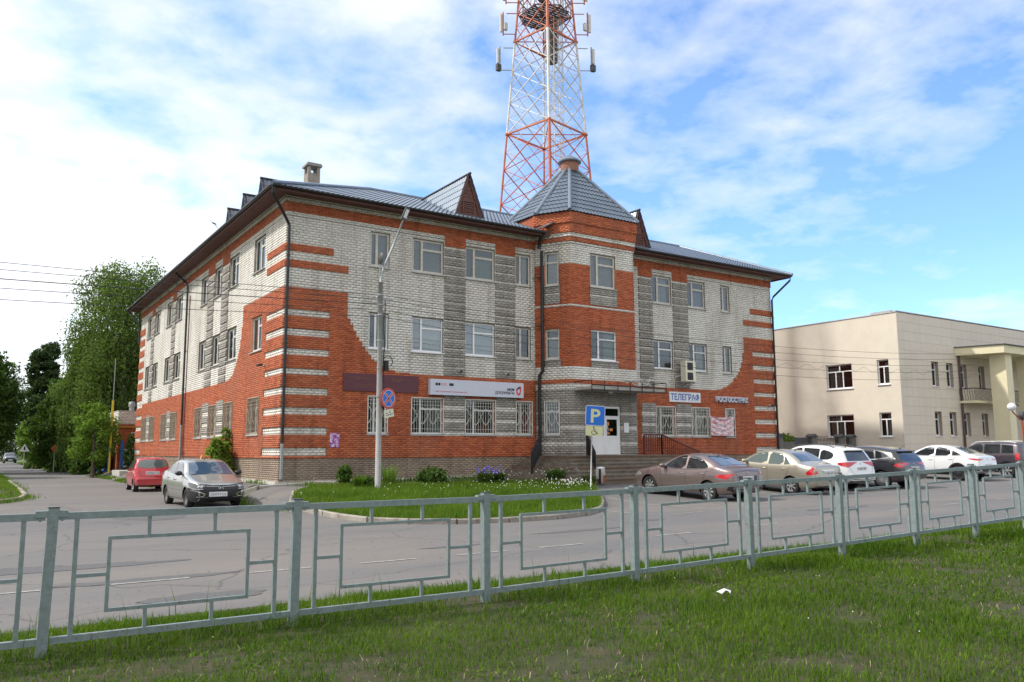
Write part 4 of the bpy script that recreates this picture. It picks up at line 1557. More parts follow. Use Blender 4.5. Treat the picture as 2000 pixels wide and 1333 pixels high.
def dormer(cx, y0, zb, za, hw, axis='y', lab='dormer'):
    """gabled dormer facing -axis; cx centre along the wall, y0 face distance, zb base, za apex, hw half width"""
    slope = (RZ - EZ) / (6 + EO)
    back = (za - EZ) / slope - EO
    tf = MB() if axis == 'y' else MB((0, 0, 0), (0, 1, 0), (1, 0, 0), (0, 0, 1))
    face = MB(tf.O, tf.A[0], tf.A[1], tf.A[2])
    # boards of the gable
    nb = 11
    f0 = face
    f0.prism([(cx - hw + .05, zb - .15), (cx + hw - .05, zb - .15), (cx, za - .08)], y0 + .06, y0 + .10)
    body = part('dormer', f0, 'wood_brown', bld)
    for i in range(nb):
        z0 = zb + (za - zb) * i / nb
        z1 = zb + (za - zb) * (i + 1) / nb - .012
        w0 = (hw - .08) * (1 - (z0 - zb) / (za - zb))
        w1 = (hw - .08) * (1 - (z1 - zb) / (za - zb))
        b_ = MB(tf.O, tf.A[0], tf.A[1], tf.A[2])
        b_.prism([(cx - w0, z0), (cx + w0, z0), (cx + w1, z1), (cx - w1, z1)], y0 + .035, y0 + .06)
        part('board', b_, 'wood_brown', body, loc=(0, 0, 0))
    v = MB(tf.O, tf.A[0], tf.A[1], tf.A[2])
    vw, vh = hw * .38, .62
    z0 = zb + .02
    v.box(cx - vw, cx + vw, y0 - .01, y0 + .03, z0, z0 + .06)
    v.box(cx - vw, cx + vw, y0 - .01, y0 + .03, z0 + vh, z0 + vh + .06)
    v.box(cx - vw - .06, cx - vw, y0 - .01, y0 + .03, z0, z0 + vh + .06)
    v.box(cx + vw, cx + vw + .06, y0 - .01, y0 + .03, z0, z0 + vh + .06)
    for i in range(6):
        zz_ = z0 + .1 + i * .09
        v.bar((cx - vw, y0 + .01, zz_), (cx + vw, y0 + .01, zz_), .012, .05)
    part('louvre', v, 'wood_brown', body, loc=(0, 0, 0))
    bb = MB(tf.O, tf.A[0], tf.A[1], tf.A[2])
    for s_ in (-1, 1):
        bb.bar((cx + s_ * hw, y0, zb - .12), (cx, y0, za), .14, .035, up=(0, 1, 0))
    part('barge_board', bb, 'wood_brown', body, loc=(0, 0, 0))
    g = .05
    for s_ in (-1, 1):
        yb = y0 + .02
        # roof planes: eave runs along the main roof
        A_ = Vector((cx + s_ * (hw + .06), y0 - .12, zb - .10))
        B_ = Vector((cx + s_ * (hw + .06), max(y0, (zb - .10 - EZ) / slope - EO) + .05, zb - .10))
        C_ = Vector((cx, y0 - .12, za + .03))
        D_ = Vector((cx, back, za + .03))
        if axis != 'y':
            A_, B_, C_, D_ = [Vector((p.y, p.x, p.z)) for p in (A_, B_, C_, D_)]
        tile_rows(A_, B_, C_, D_, bld, row=.35, wave=.2, amp=.012, steph=.02)
    c = MB(tf.O, tf.A[0], tf.A[1], tf.A[2])
    c.tube([(cx, y0 - .14, za + .04), (cx, back, za + .04)], .06, 6)
    part('ridge_cap', c, 'gutter', bld)


dormer(8.22, .45, 11.92, 13.80, .68)
dormer(18.22, .45, 11.92, 13.78, .68)
for cy_ in (5.1, 7.8, 10.5):
    dormer(cy_, .55, 11.96, 13.50, .68, axis='x')

# ------------------------------------------------------------ chimney
ch = MB()
cx, cy = 3.75, 8.0
ch.box(cx - .30, cx + .30, cy - .30, cy + .30, 12.6, 15.15)
for sx_ in (-1, 1):
    for sy_ in (-1, 1):
        ch.box(cx + sx_ * .30 - (.14 if sx_ > 0 else 0), cx + sx_ * .30 + (.14 if sx_ < 0 else 0), cy + sy_ * .30 - (.14 if sy_ > 0 else 0), cy + sy_ * .30 + (.14 if sy_ < 0 else 0), 15.15, 15.5)
chim = part('chimney', ch, 'chim', bld)
c2 = MB()
c2.box(cx - .38, cx + .38, cy - .38, cy + .38, 15.5, 15.6)
c2.prism([(cx - .38, 15.6), (cx + .38, 15.6), (cx + .33, 15.65), (cx - .33, 15.65)], cy - .36, cy + .36)
part('chimney_cap', c2, 'concrete', chim, loc=(0, 0, 0))

# ------------------------------------------------------------ entrance canopy with its frame and loose cables
cn = thing('entrance_canopy', 'thin concrete canopy slab with black metal frame above the white entrance door', 'canopy', (14.2, -1.6, 4.25))
mb = MB()
mb.box(12.4, 16.6, -2.75, -1.56, 4.30, 4.42)
part('slab', mb, 'concrete_pale', cn)
mb = MB()
for x in (12.35, 13.05, 13.8, 14.5, 15.2, 15.9, 16.65):
    mb.bar((x, -2.80, 4.22), (x, -2.80, 4.68), .025)
mb.bar((12.35, -2.80, 4.46), (16.65, -2.80, 4.46), .03, .05)
mb.bar((12.35, -2.80, 4.24), (16.65, -2.80, 4.24), .03)
mb.bar((12.35, -2.80, 4.66), (12.35, -1.6, 4.66), .03)
mb.bar((16.65, -2.80, 4.70), (16.65, -1.6, 4.70), .03)
mb.bar((14.2, -2.80, 4.68), (16.65, -2.80, 4.70), .02)
part('frame', mb, 'fence_black', cn)
lm = MB()
lm.lathe([(.0, -.12), (.08, -.10), (.12, -.04), (.12, 0.0)], 12, c=(14.15, -1.9, 4.30))
part('porch_light', lm, 'globe', cn, smooth=True)
for i in range(3):
    mb = MB()
    pts = []
    for k in range(22):
        t = k / 21
        x = 14.9 + t * 1.9 - i * .25
        z = 4.78 + .10 * math.sin(t * 9 + i * 2) + (.18 if t > .85 else 0) - .12 * math.sin(t * 3.14)
        pts.append((x + .12 * math.sin(t * 14 + i), -2.3 - .35 * math.sin(t * 5 + i), z))
    mb.tube(pts, .016, 5)
    o = part('loose_cable', mb, 'wire_white')
    tag(o, ['white cable looping lowest over the canopy', 'second white cable tangled on the canopy top', 'white cable reaching furthest left on the canopy'][i], 'cable', 'loose cables on the canopy')

# ------------------------------------------------------------ steps and landing
st = thing('entrance_steps', 'worn concrete and brick steps up to the white entrance door', 'steps', (14.2, -3.4, .5))
for k in range(7):
    z1 = 1.50 - k * .145
    mb = MB()
    x0, x1, y0 = 10.95 - .30 * k, 17.4 + (0.05 * k if k else 0), -3.05 - .33 * k
    if k == 0:
        mb.box(x0, x1, y0, -.12, .5, z1)
    else:
        mb.box(x0, x0 + .31, y0, -.14, .35, z1)
        mb.box(x0 + .31, x1, y0, y0 + .34, .35, z1)
    # lip
    mb.box(x0 - .02, x1 + .01, y0 - .03, y0 - .001, z1 - .05, z1 - .001)
    part('step', mb, 'step' if k % 3 else 'step_red', st)
mb = MB()
mb.box(17.41, 18.6, -2.2, -.06, .4, 1.49)
part('side_landing', mb, 'step', st)
for k in range(6):
    mb = MB()
    mb.box(18.6 + k * .36, 18.6 + (k + 1) * .36, -2.2, -.06, .4, 1.35 - k * .145)
    part('side_step', mb, 'step', st)


def railing(name, label, pts, h=.92, m='fence_black', gap=.13, posts=True, lattice=False):
    """pts: foot line"""
    root = thing(name, label, 'railing', pts[0])
    mb = MB()
    for a, b in zip(pts[:-1], pts[1:]):
        a, b = Vector(a), Vector(b)
        mb.bar(a + Vector((0, 0, h)), b + Vector((0, 0, h)), .05, .04)
    part('hand_rail', mb, m if m != 'rail_black' else 'fence_black', root)
    mb = MB()
    for a, b in zip(pts[:-1], pts[1:]):
        a, b = Vector(a), Vector(b)
        mb.bar(a + Vector((0, 0, .12)), b + Vector((0, 0, .12)), .03, .03)
    part('bottom_rail', mb, m, root)
    for a, b in zip(pts[:-1], pts[1:]):
        a, b = Vector(a), Vector(b)
        n = max(2, int((b - a).length / gap))
        for i in range(n + 1):
            q = a.lerp(b, i / n)
            mb = MB()
            if i in (0, n):
                mb.bar(q, q + Vector((0, 0, h)), .045)
                part('post', mb, m, root)
            else:
                mb.bar(q + Vector((0, 0, .12)), q + Vector((0, 0, h)), .016)
                if lattice:
                    q2 = a.lerp(b, min(1, (i + 1) / n))
                    mb.bar(q + Vector((0, 0, .15)), q2 + Vector((0, 0, h - .1)), .014)
                    mb.bar(q + Vector((0, 0, h - .1)), q2 + Vector((0, 0, .15)), .014)
                part('baluster', mb, m, root)
    return root


railing('stair_railing', 'black lattice railing at the left end of the entrance steps', [(10.75, -1.3, 1.5), (9.65, -2.2, .74)], gap=.11, lattice=True)
railing('stair_railing', 'black lattice railing in the middle of the entrance steps, left of the door', [(12.35, -2.4, 1.5), (11.4, -4.1, .72)], gap=.11, lattice=True)
railing('ramp_railing', 'dark red railing of the side steps, front one over the brown car', [(15.9, -2.12, 1.5), (16.95, -2.12, 1.5), (19.3, -2.12, .72)], m='rail_red')
railing('ramp_railing', 'thinner dark red railing of the side steps close to the wall', [(17.3, -.55, 1.5), (18.45, -.55, 1.5), (21.0, -.55, .72)], m='rail_red')
# litter bin at the foot of the middle railing
lb = thing('litter_bin', 'rust stained white litter bin with a black band at the foot of the steps', 'litter bin', (10.95, -4.95, .5))
mb = MB()
mb.lathe([(.14, 0.0), (.18, .12), (.19, .40), (.17, .60), (.14, .63)], 18, c=(10.95, -4.95, tz(10.95, -4.95) + .02))
part('drum', mb, 'concrete_pale', lb, smooth=True)
mb = MB()
mb.bar((10.78, -5.12, tz(10.8, -5) + .06), (10.78, -5.12, tz(10.8, -5) + .62), .07, .05)
part('band', mb, 'car_black', lb)
mb = MB()
mb.box(10.92, 11.03, -5.15, -5.12, tz(10.95, -4.95) + .1, tz(10.95, -4.95) + .38)
part('rust_patch', mb, 'rust', lb)
mb = MB()
mb.lathe([(.17, .60), (.16, .65), (.05, .67), (0, .67)], 18, c=(10.95, -4.95, tz(10.95, -4.95) + .02))
part('rim', mb, 'white_flat', lb, smooth=True)

# ------------------------------------------------------------ signs on the wall
sg = thing('wall_sign', 'dark maroon board sign with faded gold letters behind the lamp post', 'sign', (3.98, -.06, 4.02))
mb = MB()
mb.box(2.38, 5.58, -.075, -.034, 4.02, 4.70)
part('board', mb, 'maroon', sg)
put_text('lettering', 'ЮРИДИЧЕСКАЯ', (2.52, -.076, 4.42), 1.28, .15, 'gold_text', sg)
put_text('lettering', 'ЕНИЯ', (4.42, -.076, 4.42), .50, .15, 'gold_text', sg)
put_text('lettering', 'СОКОЛЬСК', (2.87, -.076, 4.17), .95, .14, 'gold_text', sg)

sg = thing('wall_sign', 'long white box sign lettered in black with a red and black emblem', 'sign', (8.3, -.2, 3.98))
mb = MB()
mb.box(6.05, 10.62, -.23, -.034, 3.98, 4.62)
part('box', mb, 'sign_lilac', sg)
put_text('lettering', 'мои', (9.77, -.231, 4.27), .36, .11, 'plate_text', sg, bold=.035)
put_text('lettering', 'документы', (9.15, -.231, 4.07), .98, .17, 'plate_text', sg, bold=.006)
put_text('lettering', 'центр государственных и муниципальных услуг', (6.28, -.231, 4.085), 1.5, .055, 'text_red', sg)
mb = MB()
for (x, w_) in ((6.28, .10), (6.40, .10), (6.92, .20)):
    mb.box(x, x + w_, -.236, -.2305, 4.36, 4.47)
part('emblem', mb, 'plate_text', sg)
mb = MB()
for i in range(3):
    mb.box(6.54, 6.82 - .05 * (i % 2), -.234, -.2305, 4.37 + i * .038, 4.38 + i * .038)
part('small_print', mb, 'text_red', sg)
mb = MB()
ex, ez = 10.36, 4.28
outer = [(.10, .20), (-.02, .16), (-.13, .05), (-.13, -.08), (-.03, -.22), (.08, -.16), (.13, -.02), (.13, .16)]
inner = [(.03, .09), (-.01, .09), (-.06, .02), (-.06, -.06), (-.01, -.12), (.03, -.09), (.055, -.02), (.055, .07)]
for i in range(8):
    j = (i + 1) % 8
    m_ = 1 if i in (1, 0) else 0
    mb.prism([(ex + outer[i][0], ez + outer[i][1]), (ex + outer[j][0], ez + outer[j][1]), (ex + inner[j][0], ez + inner[j][1]), (ex + inner[i][0], ez + inner[i][1])], -.236, -.2305, m_)
part('emblem', mb, ['text_red', 'plate_text'], sg)

sg = thing('wall_sign', 'white board with blue capital letters above the barred window', 'sign', (20.6, -.06, 4.08))
mb = MB()
mb.box(19.52, 21.70, -.085, -.034, 4.09, 4.60)
part('board', mb, 'white_flat', sg)
put_text('lettering', 'ТЕЛЕГРАФ', (19.60, -.086, 4.17), 2.02, .36, 'text_blue', sg, bold=.02)

sg = thing('letter_sign', 'raised white channel letters fixed to the red wall', 'sign', (24.0, -.06, 4.15))
put_text('lettering', 'РОСГОССТРАХ', (22.82, -.05, 4.17), 2.44, .30, 'sign_lilac', sg, depth=.11, bold=.03)
mb = MB()
mb.box(22.82, 25.26, -.052, -.034, 4.24, 4.28)
mb.box(22.82, 25.26, -.052, -.034, 4.38, 4.42)
part('rail', mb, 'pale_grey', sg)

# fabric banner hung in folds
bn = thing('banner', 'creased pink and white fabric banner hung across two barred windows', 'banner', (23.2, -.15, 2.5))
V, F = [], []
nx_, nz_ = 40, 24
for j in range(nz_ + 1):
    for i in range(nx_ + 1):
        a, b = i / nx_, j / nz_
        x = 22.32 + 1.72 * a
        sag = .05 * math.sin(math.pi * a)
        z = 3.42 - .98 * b - sag * (1 - b * .5) + (.03 if a < .04 or a > .96 else 0) * (1 - b)
        fold = .035 * math.sin(3.0 + 22 * (b + .55 * (a - .5) ** 2 * 2)) * math.sin(math.pi * a) ** .5 * (1 - .5 * b)
        V.append((x, -.14 + fold, z))
mb = MB()
for j in range(nz_):
    for i in range(nx_):
        q = j * (nx_ + 1) + i
        F.append((q, q + 1, q + nx_ + 2, q + nx_ + 1))
mb.add(V, F)
m_, n_, l_, p_ = new_mat('banner_cloth')
g_ = n_.new('ShaderNodeNewGeometry')
sp = n_.new('ShaderNodeSeparateXYZ')
l_.new(g_.outputs['Position'], sp.inputs[0])
t_ = N(n_, 'ShaderNodeTexNoise', inp={'Scale': 6.0, 'Detail': 5.0, 'Roughness': 0.6, 'Distortion': 1.0})
mp_ = N(n_, 'ShaderNodeMapping', inp={'Scale': (0.8, 1, 2.2)})
l_.new(g_.outputs['Position'], mp_.inputs[0])
l_.new(mp_.outputs[0], t_.inputs['Vector'])
r_ = ramp(n_, [(0.40, (0.55, 0.12, 0.15)), (0.47, (0.66, 0.36, 0.40)), (0.52, (0.68, 0.66, 0.70))])
l_.new(t_.outputs['Fac'], r_.inputs[0])
l_.new(r_.outputs[0], p_.inputs['Base Color'])
p_.inputs['Roughness'].default_value = .6
M['banner_cloth'] = m_
part('cloth', mb, 'banner_cloth', bn, smooth=True)
mb = MB()
for (a, b) in (((22.32, -.14, 3.45), (22.1, -.05, 3.6)), ((24.04, -.14, 3.45), (24.25, -.05, 3.55)), ((22.32, -.14, 2.44), (22.15, -.05, 2.4)), ((24.04, -.14, 2.44), (24.2, -.05, 2.4))):
    mb.tube([a, b], .006, 4)
part('tie', mb, 'wire_white', bn)

# posters
o = MB()
o.box(1.91, 2.29, -.037, -.0335, 1.87, 2.40)
m_, n_, l_, p_ = new_mat('poster_print')
g_ = n_.new('ShaderNodeNewGeometry')
t_ = N(n_, 'ShaderNodeTexNoise', inp={'Scale': 14.0, 'Detail': 3.0})
l_.new(g_.outputs['Position'], t_.inputs['Vector'])
r_ = ramp(n_, [(0.36, (0.10, 0.06, 0.25)), (0.45, (0.45, 0.10, 0.38)), (0.52, (0.55, 0.28, 0.55)), (0.60, (0.66, 0.62, 0.70))])
l_.new(t_.outputs['Fac'], r_.inputs[0])
l_.new(r_.outputs[0], p_.inputs['Base Color'])
M['poster_print'] = m_
tag(part('poster', o, 'poster_print'), 'small purple and white poster pasted on the red brick near the corner', 'poster')
o = MB(TO, FU, FN)
o.box(2.90, 3.18, .024, .03, 2.50, 2.94)
tag(part('paper_notice', o, 'white_flat'), 'white paper notice on the grey wall right of the entrance door', 'notice')

# air conditioner
ac = thing('air_conditioner', 'beige twin fan air conditioner box on brackets beside a second floor window', 'air conditioner', (20.5, -.4, 5.3))
mb = MB()
mb.box(20.15, 20.85, -.62, -.28, 5.10, 6.12)
part('case', mb, 'sign_ivory', ac)
for z in (5.36, 5.86):
    mb = MB()
    mb.box(20.27, 20.66, -.632, -.621, z - .19, z + .19)
    part('fan_grille', mb, 'dark_grey', ac)
    mb = MB()
    mb.lathe([(.165, -.645), (.175, -.638), (.165, -.633), (.0, -.633)], 18, axis='y', c=(20.465, 0, z))
    part('fan_ring', mb, 'black', ac)
mb = MB()
for x in (20.2, 20.8):
    mb.bar((x, -.60, 5.08), (x, -.03, 5.08), .04)
    mb.bar((x, -.58, 5.06), (x, -.03, 4.86), .03)
part('bracket', mb, 'steel_dull', ac)
mb = MB()
mb.tube([(20.15, -.3, 5.4), (19.95, -.12, 5.35), (19.9, -.06, 5.1), (19.9, -.06, 4.85)], .022, 6)
part('hose', mb, 'wire_white', ac)


def cctv(loc, d, label):
    t = thing('security_camera', label, 'camera', loc, world=False)
    mb = MB()
    mb.bar((0, 0, 0), (d[0] * .12, d[1] * .12, 0), .03)
    mb.bar((d[0] * .12, d[1] * .12, -.02), (d[0] * .30 + d[1] * .08, d[1] * .30 + d[0] * .08, -.06), .085)
    part('camera_body', mb, 'dark_grey', t)
    mb = MB()
    mb.box(-.04, .04, -.04, .04, -.04, .04)
    part('mount', mb, 'pale_grey', t)


cctv((-.04, 2.0, 5.05), (-1, -.4), 'small dark security camera on the left wall beside a white stripe')
cctv((7.5, -.05, 5.02), (0, -1), 'small dark floodlight above the white box sign, left one')
cctv((9.85, -.05, 5.00), (0, -1), 'small dark floodlight above the white box sign, right one')
cctv((27.1, -.06, 4.12), (.3, -1), 'small dark security camera near the right end of the brick wall')


# ------------------------------------------------------------ radio mast
MX, MY = 21.6, 12.9
mast = thing('radio_mast', 'tall red and white lattice radio mast rising behind the turret', 'mast', (MX, MY, .5))
cam_ang = math.atan2(-29.5 - MY, -9.5 - MX)


def leg_xy(k, z):
    r_ = 4.62 - .0862 * z
    a = cam_ang + R(4) + k * math.pi / 2
    return Vector((MX + r_ * math.cos(a), MY + r_ * math.sin(a), z))


LV = [0.5, 4.4, 8.6, 13.3, 15.55, 17.85, 20.25, 22.75, 24.95, 27.15, 29.35, 31.4, 33.4, 35.4, 37.4]


def mcol(z):
    return 'mast_red' if z < 22.7 or z > 29.3 else 'mast_white'


for k in range(4):
    for a, b in ((.5, 22.75), (22.75, 29.35), (29.35, 38)):
        mb = MB()
        mb.tube([leg_xy(k, a), leg_xy(k, b)], .10 if k == 0 else .07, 8)
        part('mast_leg', mb, mcol((a + b) / 2), mast)
for k in range(4):
    k2 = (k + 1) % 4
    for i in range(len(LV) - 1):
        z0, z1 = LV[i], LV[i + 1]
        mb = MB()
        w = .055 if i > 2 else .075
        zm_ = (z0 + z1) / 2
        off = .05
        mb.bar(leg_xy(k, z0), leg_xy(k2, z1), w)
        mb.bar(leg_xy(k2, z0) + Vector((off, 0, 0)), leg_xy(k, z1) + Vector((off, 0, 0)), w)
        part('cross_brace', mb, mcol(zm_), mast)
        # lighter secondary set
        if i > 2 and i < len(LV) - 2:
            mb = MB()
            zn = (LV[i + 1] + LV[min(i + 2, len(LV) - 1)]) / 2
            c0 = leg_xy(k, zm_)
            c1 = leg_xy(k2, zm_)
            mb.bar(c0, leg_xy(k2, zn), w * .55)
            mb.bar(c1, leg_xy(k, zn), w * .55)
            part('thin_brace', mb, mcol(z1), mast)
for z in (22.75, 29.35, 33.4):
    for k in range(4):
        mb = MB()
        mb.bar(leg_xy(k, z), leg_xy((k + 1) % 4, z), .10 if z != 33.4 else .07)
        mb.lathe([(.13, -.06), (.13, .06)], 8, c=leg_xy(k, z))
        part('ring_beam', mb, 'mast_red', mast)
for z in (22.75, 29.35):
    mb = MB()
    mb.bar(leg_xy(0, z), leg_xy(2, z), .05)
    mb.bar(leg_xy(1, z), leg_xy(3, z), .05)
    part('diaphragm', mb, 'mast_red', mast)
# ladder with cage inside
mb = MB()
lx, ly = MX + .55, MY - .5
for s_ in (-.22, .22):
    mb.bar((lx + s_, ly, 1), (lx + s_, ly, 37), .045)
z = 3.0
while z < 37:
    mb.bar((lx - .22, ly, z), (lx + .22, ly, z), .025)
    z += .35
part('ladder', mb, 'mast_white', mast)
mb = MB()
z = 14
while z < 37:
    pts = [(lx + .42 * math.cos(t), ly + .42 * math.sin(t) + .3, z) for t in np.linspace(-.6, math.pi + .6, 8)]
    mb.tube(pts, .016, 4)
    z += .9
for t in (0.2, 1.2, 2.0, 2.9):
    mb.bar((lx + .42 * math.cos(t), ly + .42 * math.sin(t) + .3, 14), (lx + .42 * math.cos(t), ly + .42 * math.sin(t) + .3, 37), .02)
for s_ in (-.05, .05, .12):
    mb.bar((lx + .5 + s_, ly + .1, 2), (lx + .5 + s_, ly + .1, 37), .03)
part('ladder_cage', mb, 'mast_white', mast)
# platform at the upper ring and equipment drum
mb = MB()
hexp = [(1.75 * math.cos(R(30 + 60 * i)), 1.75 * math.sin(R(30 + 60 * i))) for i in range(6)]
for z in (31.2, 32.2):
    for i in range(6):
        a, b = hexp[i], hexp[(i + 1) % 6]
        mb.bar((MX + a[0], MY + a[1], z), (MX + b[0], MY + b[1], z), .06)
for i in range(6):
    a, b = hexp[i], hexp[(i + 1) % 6]
    for k in range(4):
        x, y = a[0] + (b[0] - a[0]) * k / 4, a[1] + (b[1] - a[1]) * k / 4
        mb.bar((MX + x, MY + y, 31.2), (MX + x, MY + y, 32.2), .03)
    mb.bar((MX, MY, 31.15), (MX + a[0], MY + a[1], 31.15), .09)
part('platform', mb, 'mast_dark', mast)
mb = MB()
for i in range(0, 14):
    y = -1.5 + i * .23
    hw = min(1.5, 1.75 * .866, (1.75 - abs(y) * .577) if abs(y) > .9 else 1.5)
    mb.box(MX - hw, MX + hw, MY + y, MY + y + .14, 31.12, 31.16)
part('platform_deck', mb, 'mast_dark', mast)
mb = MB()
mb.lathe([(.40, 28.0), (.42, 28.05), (.42, 30.8), (.40, 30.85)], 14, c=(MX + .5, MY, 0))
part('equipment_drum', mb, 'mast_dark', mast)
mb = MB()
mb.lathe([(.40, -.2), (.48, 0), (.40, .12)], 14, axis='y', c=(MX - .9, MY - .9, 31.9))
part('dish', mb, 'mast_dark', mast)


def antenna(px_side, z0, z1, kind, low=None):
    """panel antenna on outriggers from the left (1) or right (3) leg as the camera sees them"""
    k = px_side
    L0, L1 = leg_xy(k, z0), leg_xy(k, z1)
    out = (Vector((L0.x - MX, L0.y - MY, 0))).normalized()
    mb = MB()
    q0, q1 = L0 + out * .85, L1 + out * .75
    mb.bar(L0, q0, .05)
    mb.bar(L1, q1, .05)
    mb.bar(q0 - Vector((0, 0, .1)), Vector((q0.x, q0.y, z1 + .1)), .07)
    part('antenna_mount', mb, kind, mast)
    mb = MB()
    c = q0 + out * .14
    mb.box(c.x - .08, c.x + .08, c.y - .06, c.y + .06, z0 + (.5 if low else .15), z1 - .05)
    part('antenna_panel', mb, 'pale_grey', mast)
    if low:
        mb = MB()
        c = q0 + out * .1
        mb.box(c.x - .16, c.x + .16, c.y - .12, c.y + .12, z0 - .05, z0 + .40)
        part('radio_unit', mb, 'dark_grey', mast)
    else:
        mb = MB()
        c = q0 - out * .15
        mb.box(c.x - .13, c.x + .13, c.y - .1, c.y + .1, z0 + .3, z0 + .8)
        part('radio_unit', mb, 'pale_grey', mast)


# which legs stand left / right in view
for k in (1, 3):
    antenna(k, 29.9, 31.4, 'mast_red')
    antenna(k, 27.3, 28.9, 'steel_dull', low=True)
    antenna(k, 32.2, 33.2, 'mast_red')

# ------------------------------------------------------------ cream building to the right
XC, YC, ZB, ZTOP = 35.67, -2.54, 0.9, 9.72
cb = thing('cream_building', 'two storey cream panelled building with a pillared portico', 'building', (XC, YC, .6))
CLW = [('w3', 3.09, 4.90, 5.42, 6.96), ('w2', .65, 1.40, 5.50, 7.0), ('w3', 3.14, 5.0, 2.44, 3.82), ('w2', .68, 1.45, 2.42, 3.86), ('w3', 9.2, 11.0, 5.42, 6.96)]
CFW = [(39.05, 39.83), (40.70, 41.50), (42.36, 43.14), (44.55, 45.3), (50.6, 51.35), (52.2, 53.0), (53.9, 54.7)]


def wall_with_holes(mb, O, u, n, s0, s1, z0, z1, holes, th=.25, m=0):
    mb.frame(O, u, n)
    xs = sorted({s0, s1} | {v for h in holes for v in h[:2]})
    for a, b in zip(xs[:-1], xs[1:]):
        mid = (a + b) / 2
        hs = sorted([(h[2], h[3]) for h in holes if h[0] <= mid <= h[1]])
        z = z0
        for c, d in hs:
            if c > z:
                mb.box(a, b, -th, 0, z, c, m)
            z = d
        if z < z1:
            mb.box(a, b, -th, 0, z, z1, m)


lh = [(w[1], w[2], w[3], w[4]) for w in CLW]
fh = [(a - XC, b - XC, 5.48, 6.99) for a, b in CFW] + [(a - XC, b - XC, 2.47, 3.95) for a, b in CFW] + \
     [(47.1 - XC, 48.1 - XC, 4.75, 7.0), (46.9 - XC, 48.2 - XC, 1.6, 4.0)]
mb = MB()
wall_with_holes(mb, (XC, YC, 0), (0, 1, 0), (-1, 0, 0), 0.0, 22, ZB, ZTOP, lh)
part('side_wall', mb, 'cream_wall', cb)
mb = MB()
wall_with_holes(mb, (XC, YC, 0), (1, 0, 0), (0, -1, 0), .26, 32, ZB, ZTOP, fh)
mb.frame((0, 0, 0))
part('front_wall', mb, 'joint', cb)
# facing panels: rows and columns, each its own slab
PH, PW = .552, .60
rows_ = []
cnt = 0
pan_mesh = {}
rest = MB()
stuffp = []
npan = 0
for r_i in range(16):
    z0 = ZB + r_i * PH
    z1 = min(z0 + PH, ZTOP)
    for c_i in range(54):
        x0, x1 = XC + c_i * PW, XC + (c_i + 1) * PW
        segs = [(x0, x1, z0, z1)]
        for h in fh:
            hx0, hx1 = h[0] + XC, h[1] + XC
            ns = []
            for (a, b, c, d) in segs:
                if b <= hx0 or a >= hx1 or d <= h[2] or c >= h[3]:
                    ns.append((a, b, c, d))
                    continue
                if a < hx0:
                    ns.append((a, hx0, c, d))
                if b > hx1:
                    ns.append((hx1, b, c, d))
                aa, bb = max(a, hx0), min(b, hx1)
                if c < h[2]:
                    ns.append((aa, bb, c, h[2]))
                if d > h[3]:
                    ns.append((aa, bb, h[3], d))
            segs = ns
        for (a, b, c, d) in segs:
            if b - a < .03 or d - c < .03:
                continue
            g = .005
            if npan < 290 and a < 47.5 and (b - a) > .3:
                q = MB()
                q.box(a + g * .6, b - g * .6, YC - .022, YC - .002, c + g, d - g)
                part('facing_panel', q, 'cream_panel', cb)
                npan += 1
            else:
                rest.box(a + g * .6, b - g * .6, YC - .022, YC - .002, c + g, d - g)
part('facing_panels', rest, 'cream_panel', cb, kind='stuff')
mb = MB()
mb.box(XC - .04, XC + .2, YC + .0, 19.4, ZTOP, ZTOP + .05)
mb.box(XC - .04, XC + 32, YC - .05, YC + .2, ZTOP + .051, ZTOP + .10)
mb.box(XC - .04, XC + .25, YC + .3, YC + 1.6, ZTOP + .05, ZTOP + .16)
part('parapet_cap', mb, 'sill', cb)
mb = MB()
mb.box(XC + .26, XC + 32, YC + .3, 19.4, ZTOP - .3, ZTOP - .2)
part('flat_roof', mb, 'dark_grey', cb)
mb = MB()
mb.box(XC + 1.2, XC + 1.3, YC + 1, 19, ZB, ZTOP - .4)
mb.box(XC + 1.3, XC + 32, YC + 1.0, YC + 1.1, ZB, ZTOP - .4)
for z in (4.4,):
    mb.box(XC + .26, XC + 31, YC + .26, YC + 1, z, z + .2)
    mb.box(XC + .26, XC + 1.2, YC + 1.1, 19, z, z + .2)
part('inner_walls', mb, 'inner_wall', cb)
mb = MB()
mb.box(XC - .03, XC - .001, YC + .001, 19.4, .5, 1.22)
mb.box(XC - .03, XC + 32, YC - .05, YC - .023, .4, 1.22)
part('plinth', mb, 'brown_plinth', cb)
for (k, a, b, c, d) in CLW:
    window((XC, YC, 0), (0, 1, 0), (-1, 0, 0), a, b, c, d, k, 'pvc', curtain=('curtain', .5, .95, .9) if a > 2 else ('curtain', .1, .5, .9), sill='white_flat', rec=-.10, parent=cb)
for (a, b) in CFW:
    for (c, d) in ((5.48, 6.99), (2.47, 3.95)):
        w_ = window((XC, YC, 0), (1, 0, 0), (0, -1, 0), a - XC, b - XC, c, d, 't', 'pvc', curtain=('curtain', .05, .95, .95), sill='white_flat', rec=-.18, parent=cb)
        tr_ = MB()
        for (x, y) in ((a - .045, a - .002), (b + .002, b + .045)):
            tr_.box(x, y, YC - .035, YC - .024, c - .03, d + .045)
        tr_.box(a - .001, b + .001, YC - .036, YC - .024, d + .002, d + .045)
        part('trim', tr_, 'cream_yellow', w_, loc=(0, 0, 0))
window((XC, YC, 0), (1, 0, 0), (0, -1, 0), 47.1 - XC, 48.1 - XC, 4.75, 7.0, 'w2', 'pvc', rec=-.1, parent=cb)
window((XC, YC, 0), (1, 0, 0), (0, -1, 0), 46.9 - XC, 48.2 - XC, 1.6, 4.0, 'w2', 'pvc', rec=-.1, parent=cb)
mb = MB()
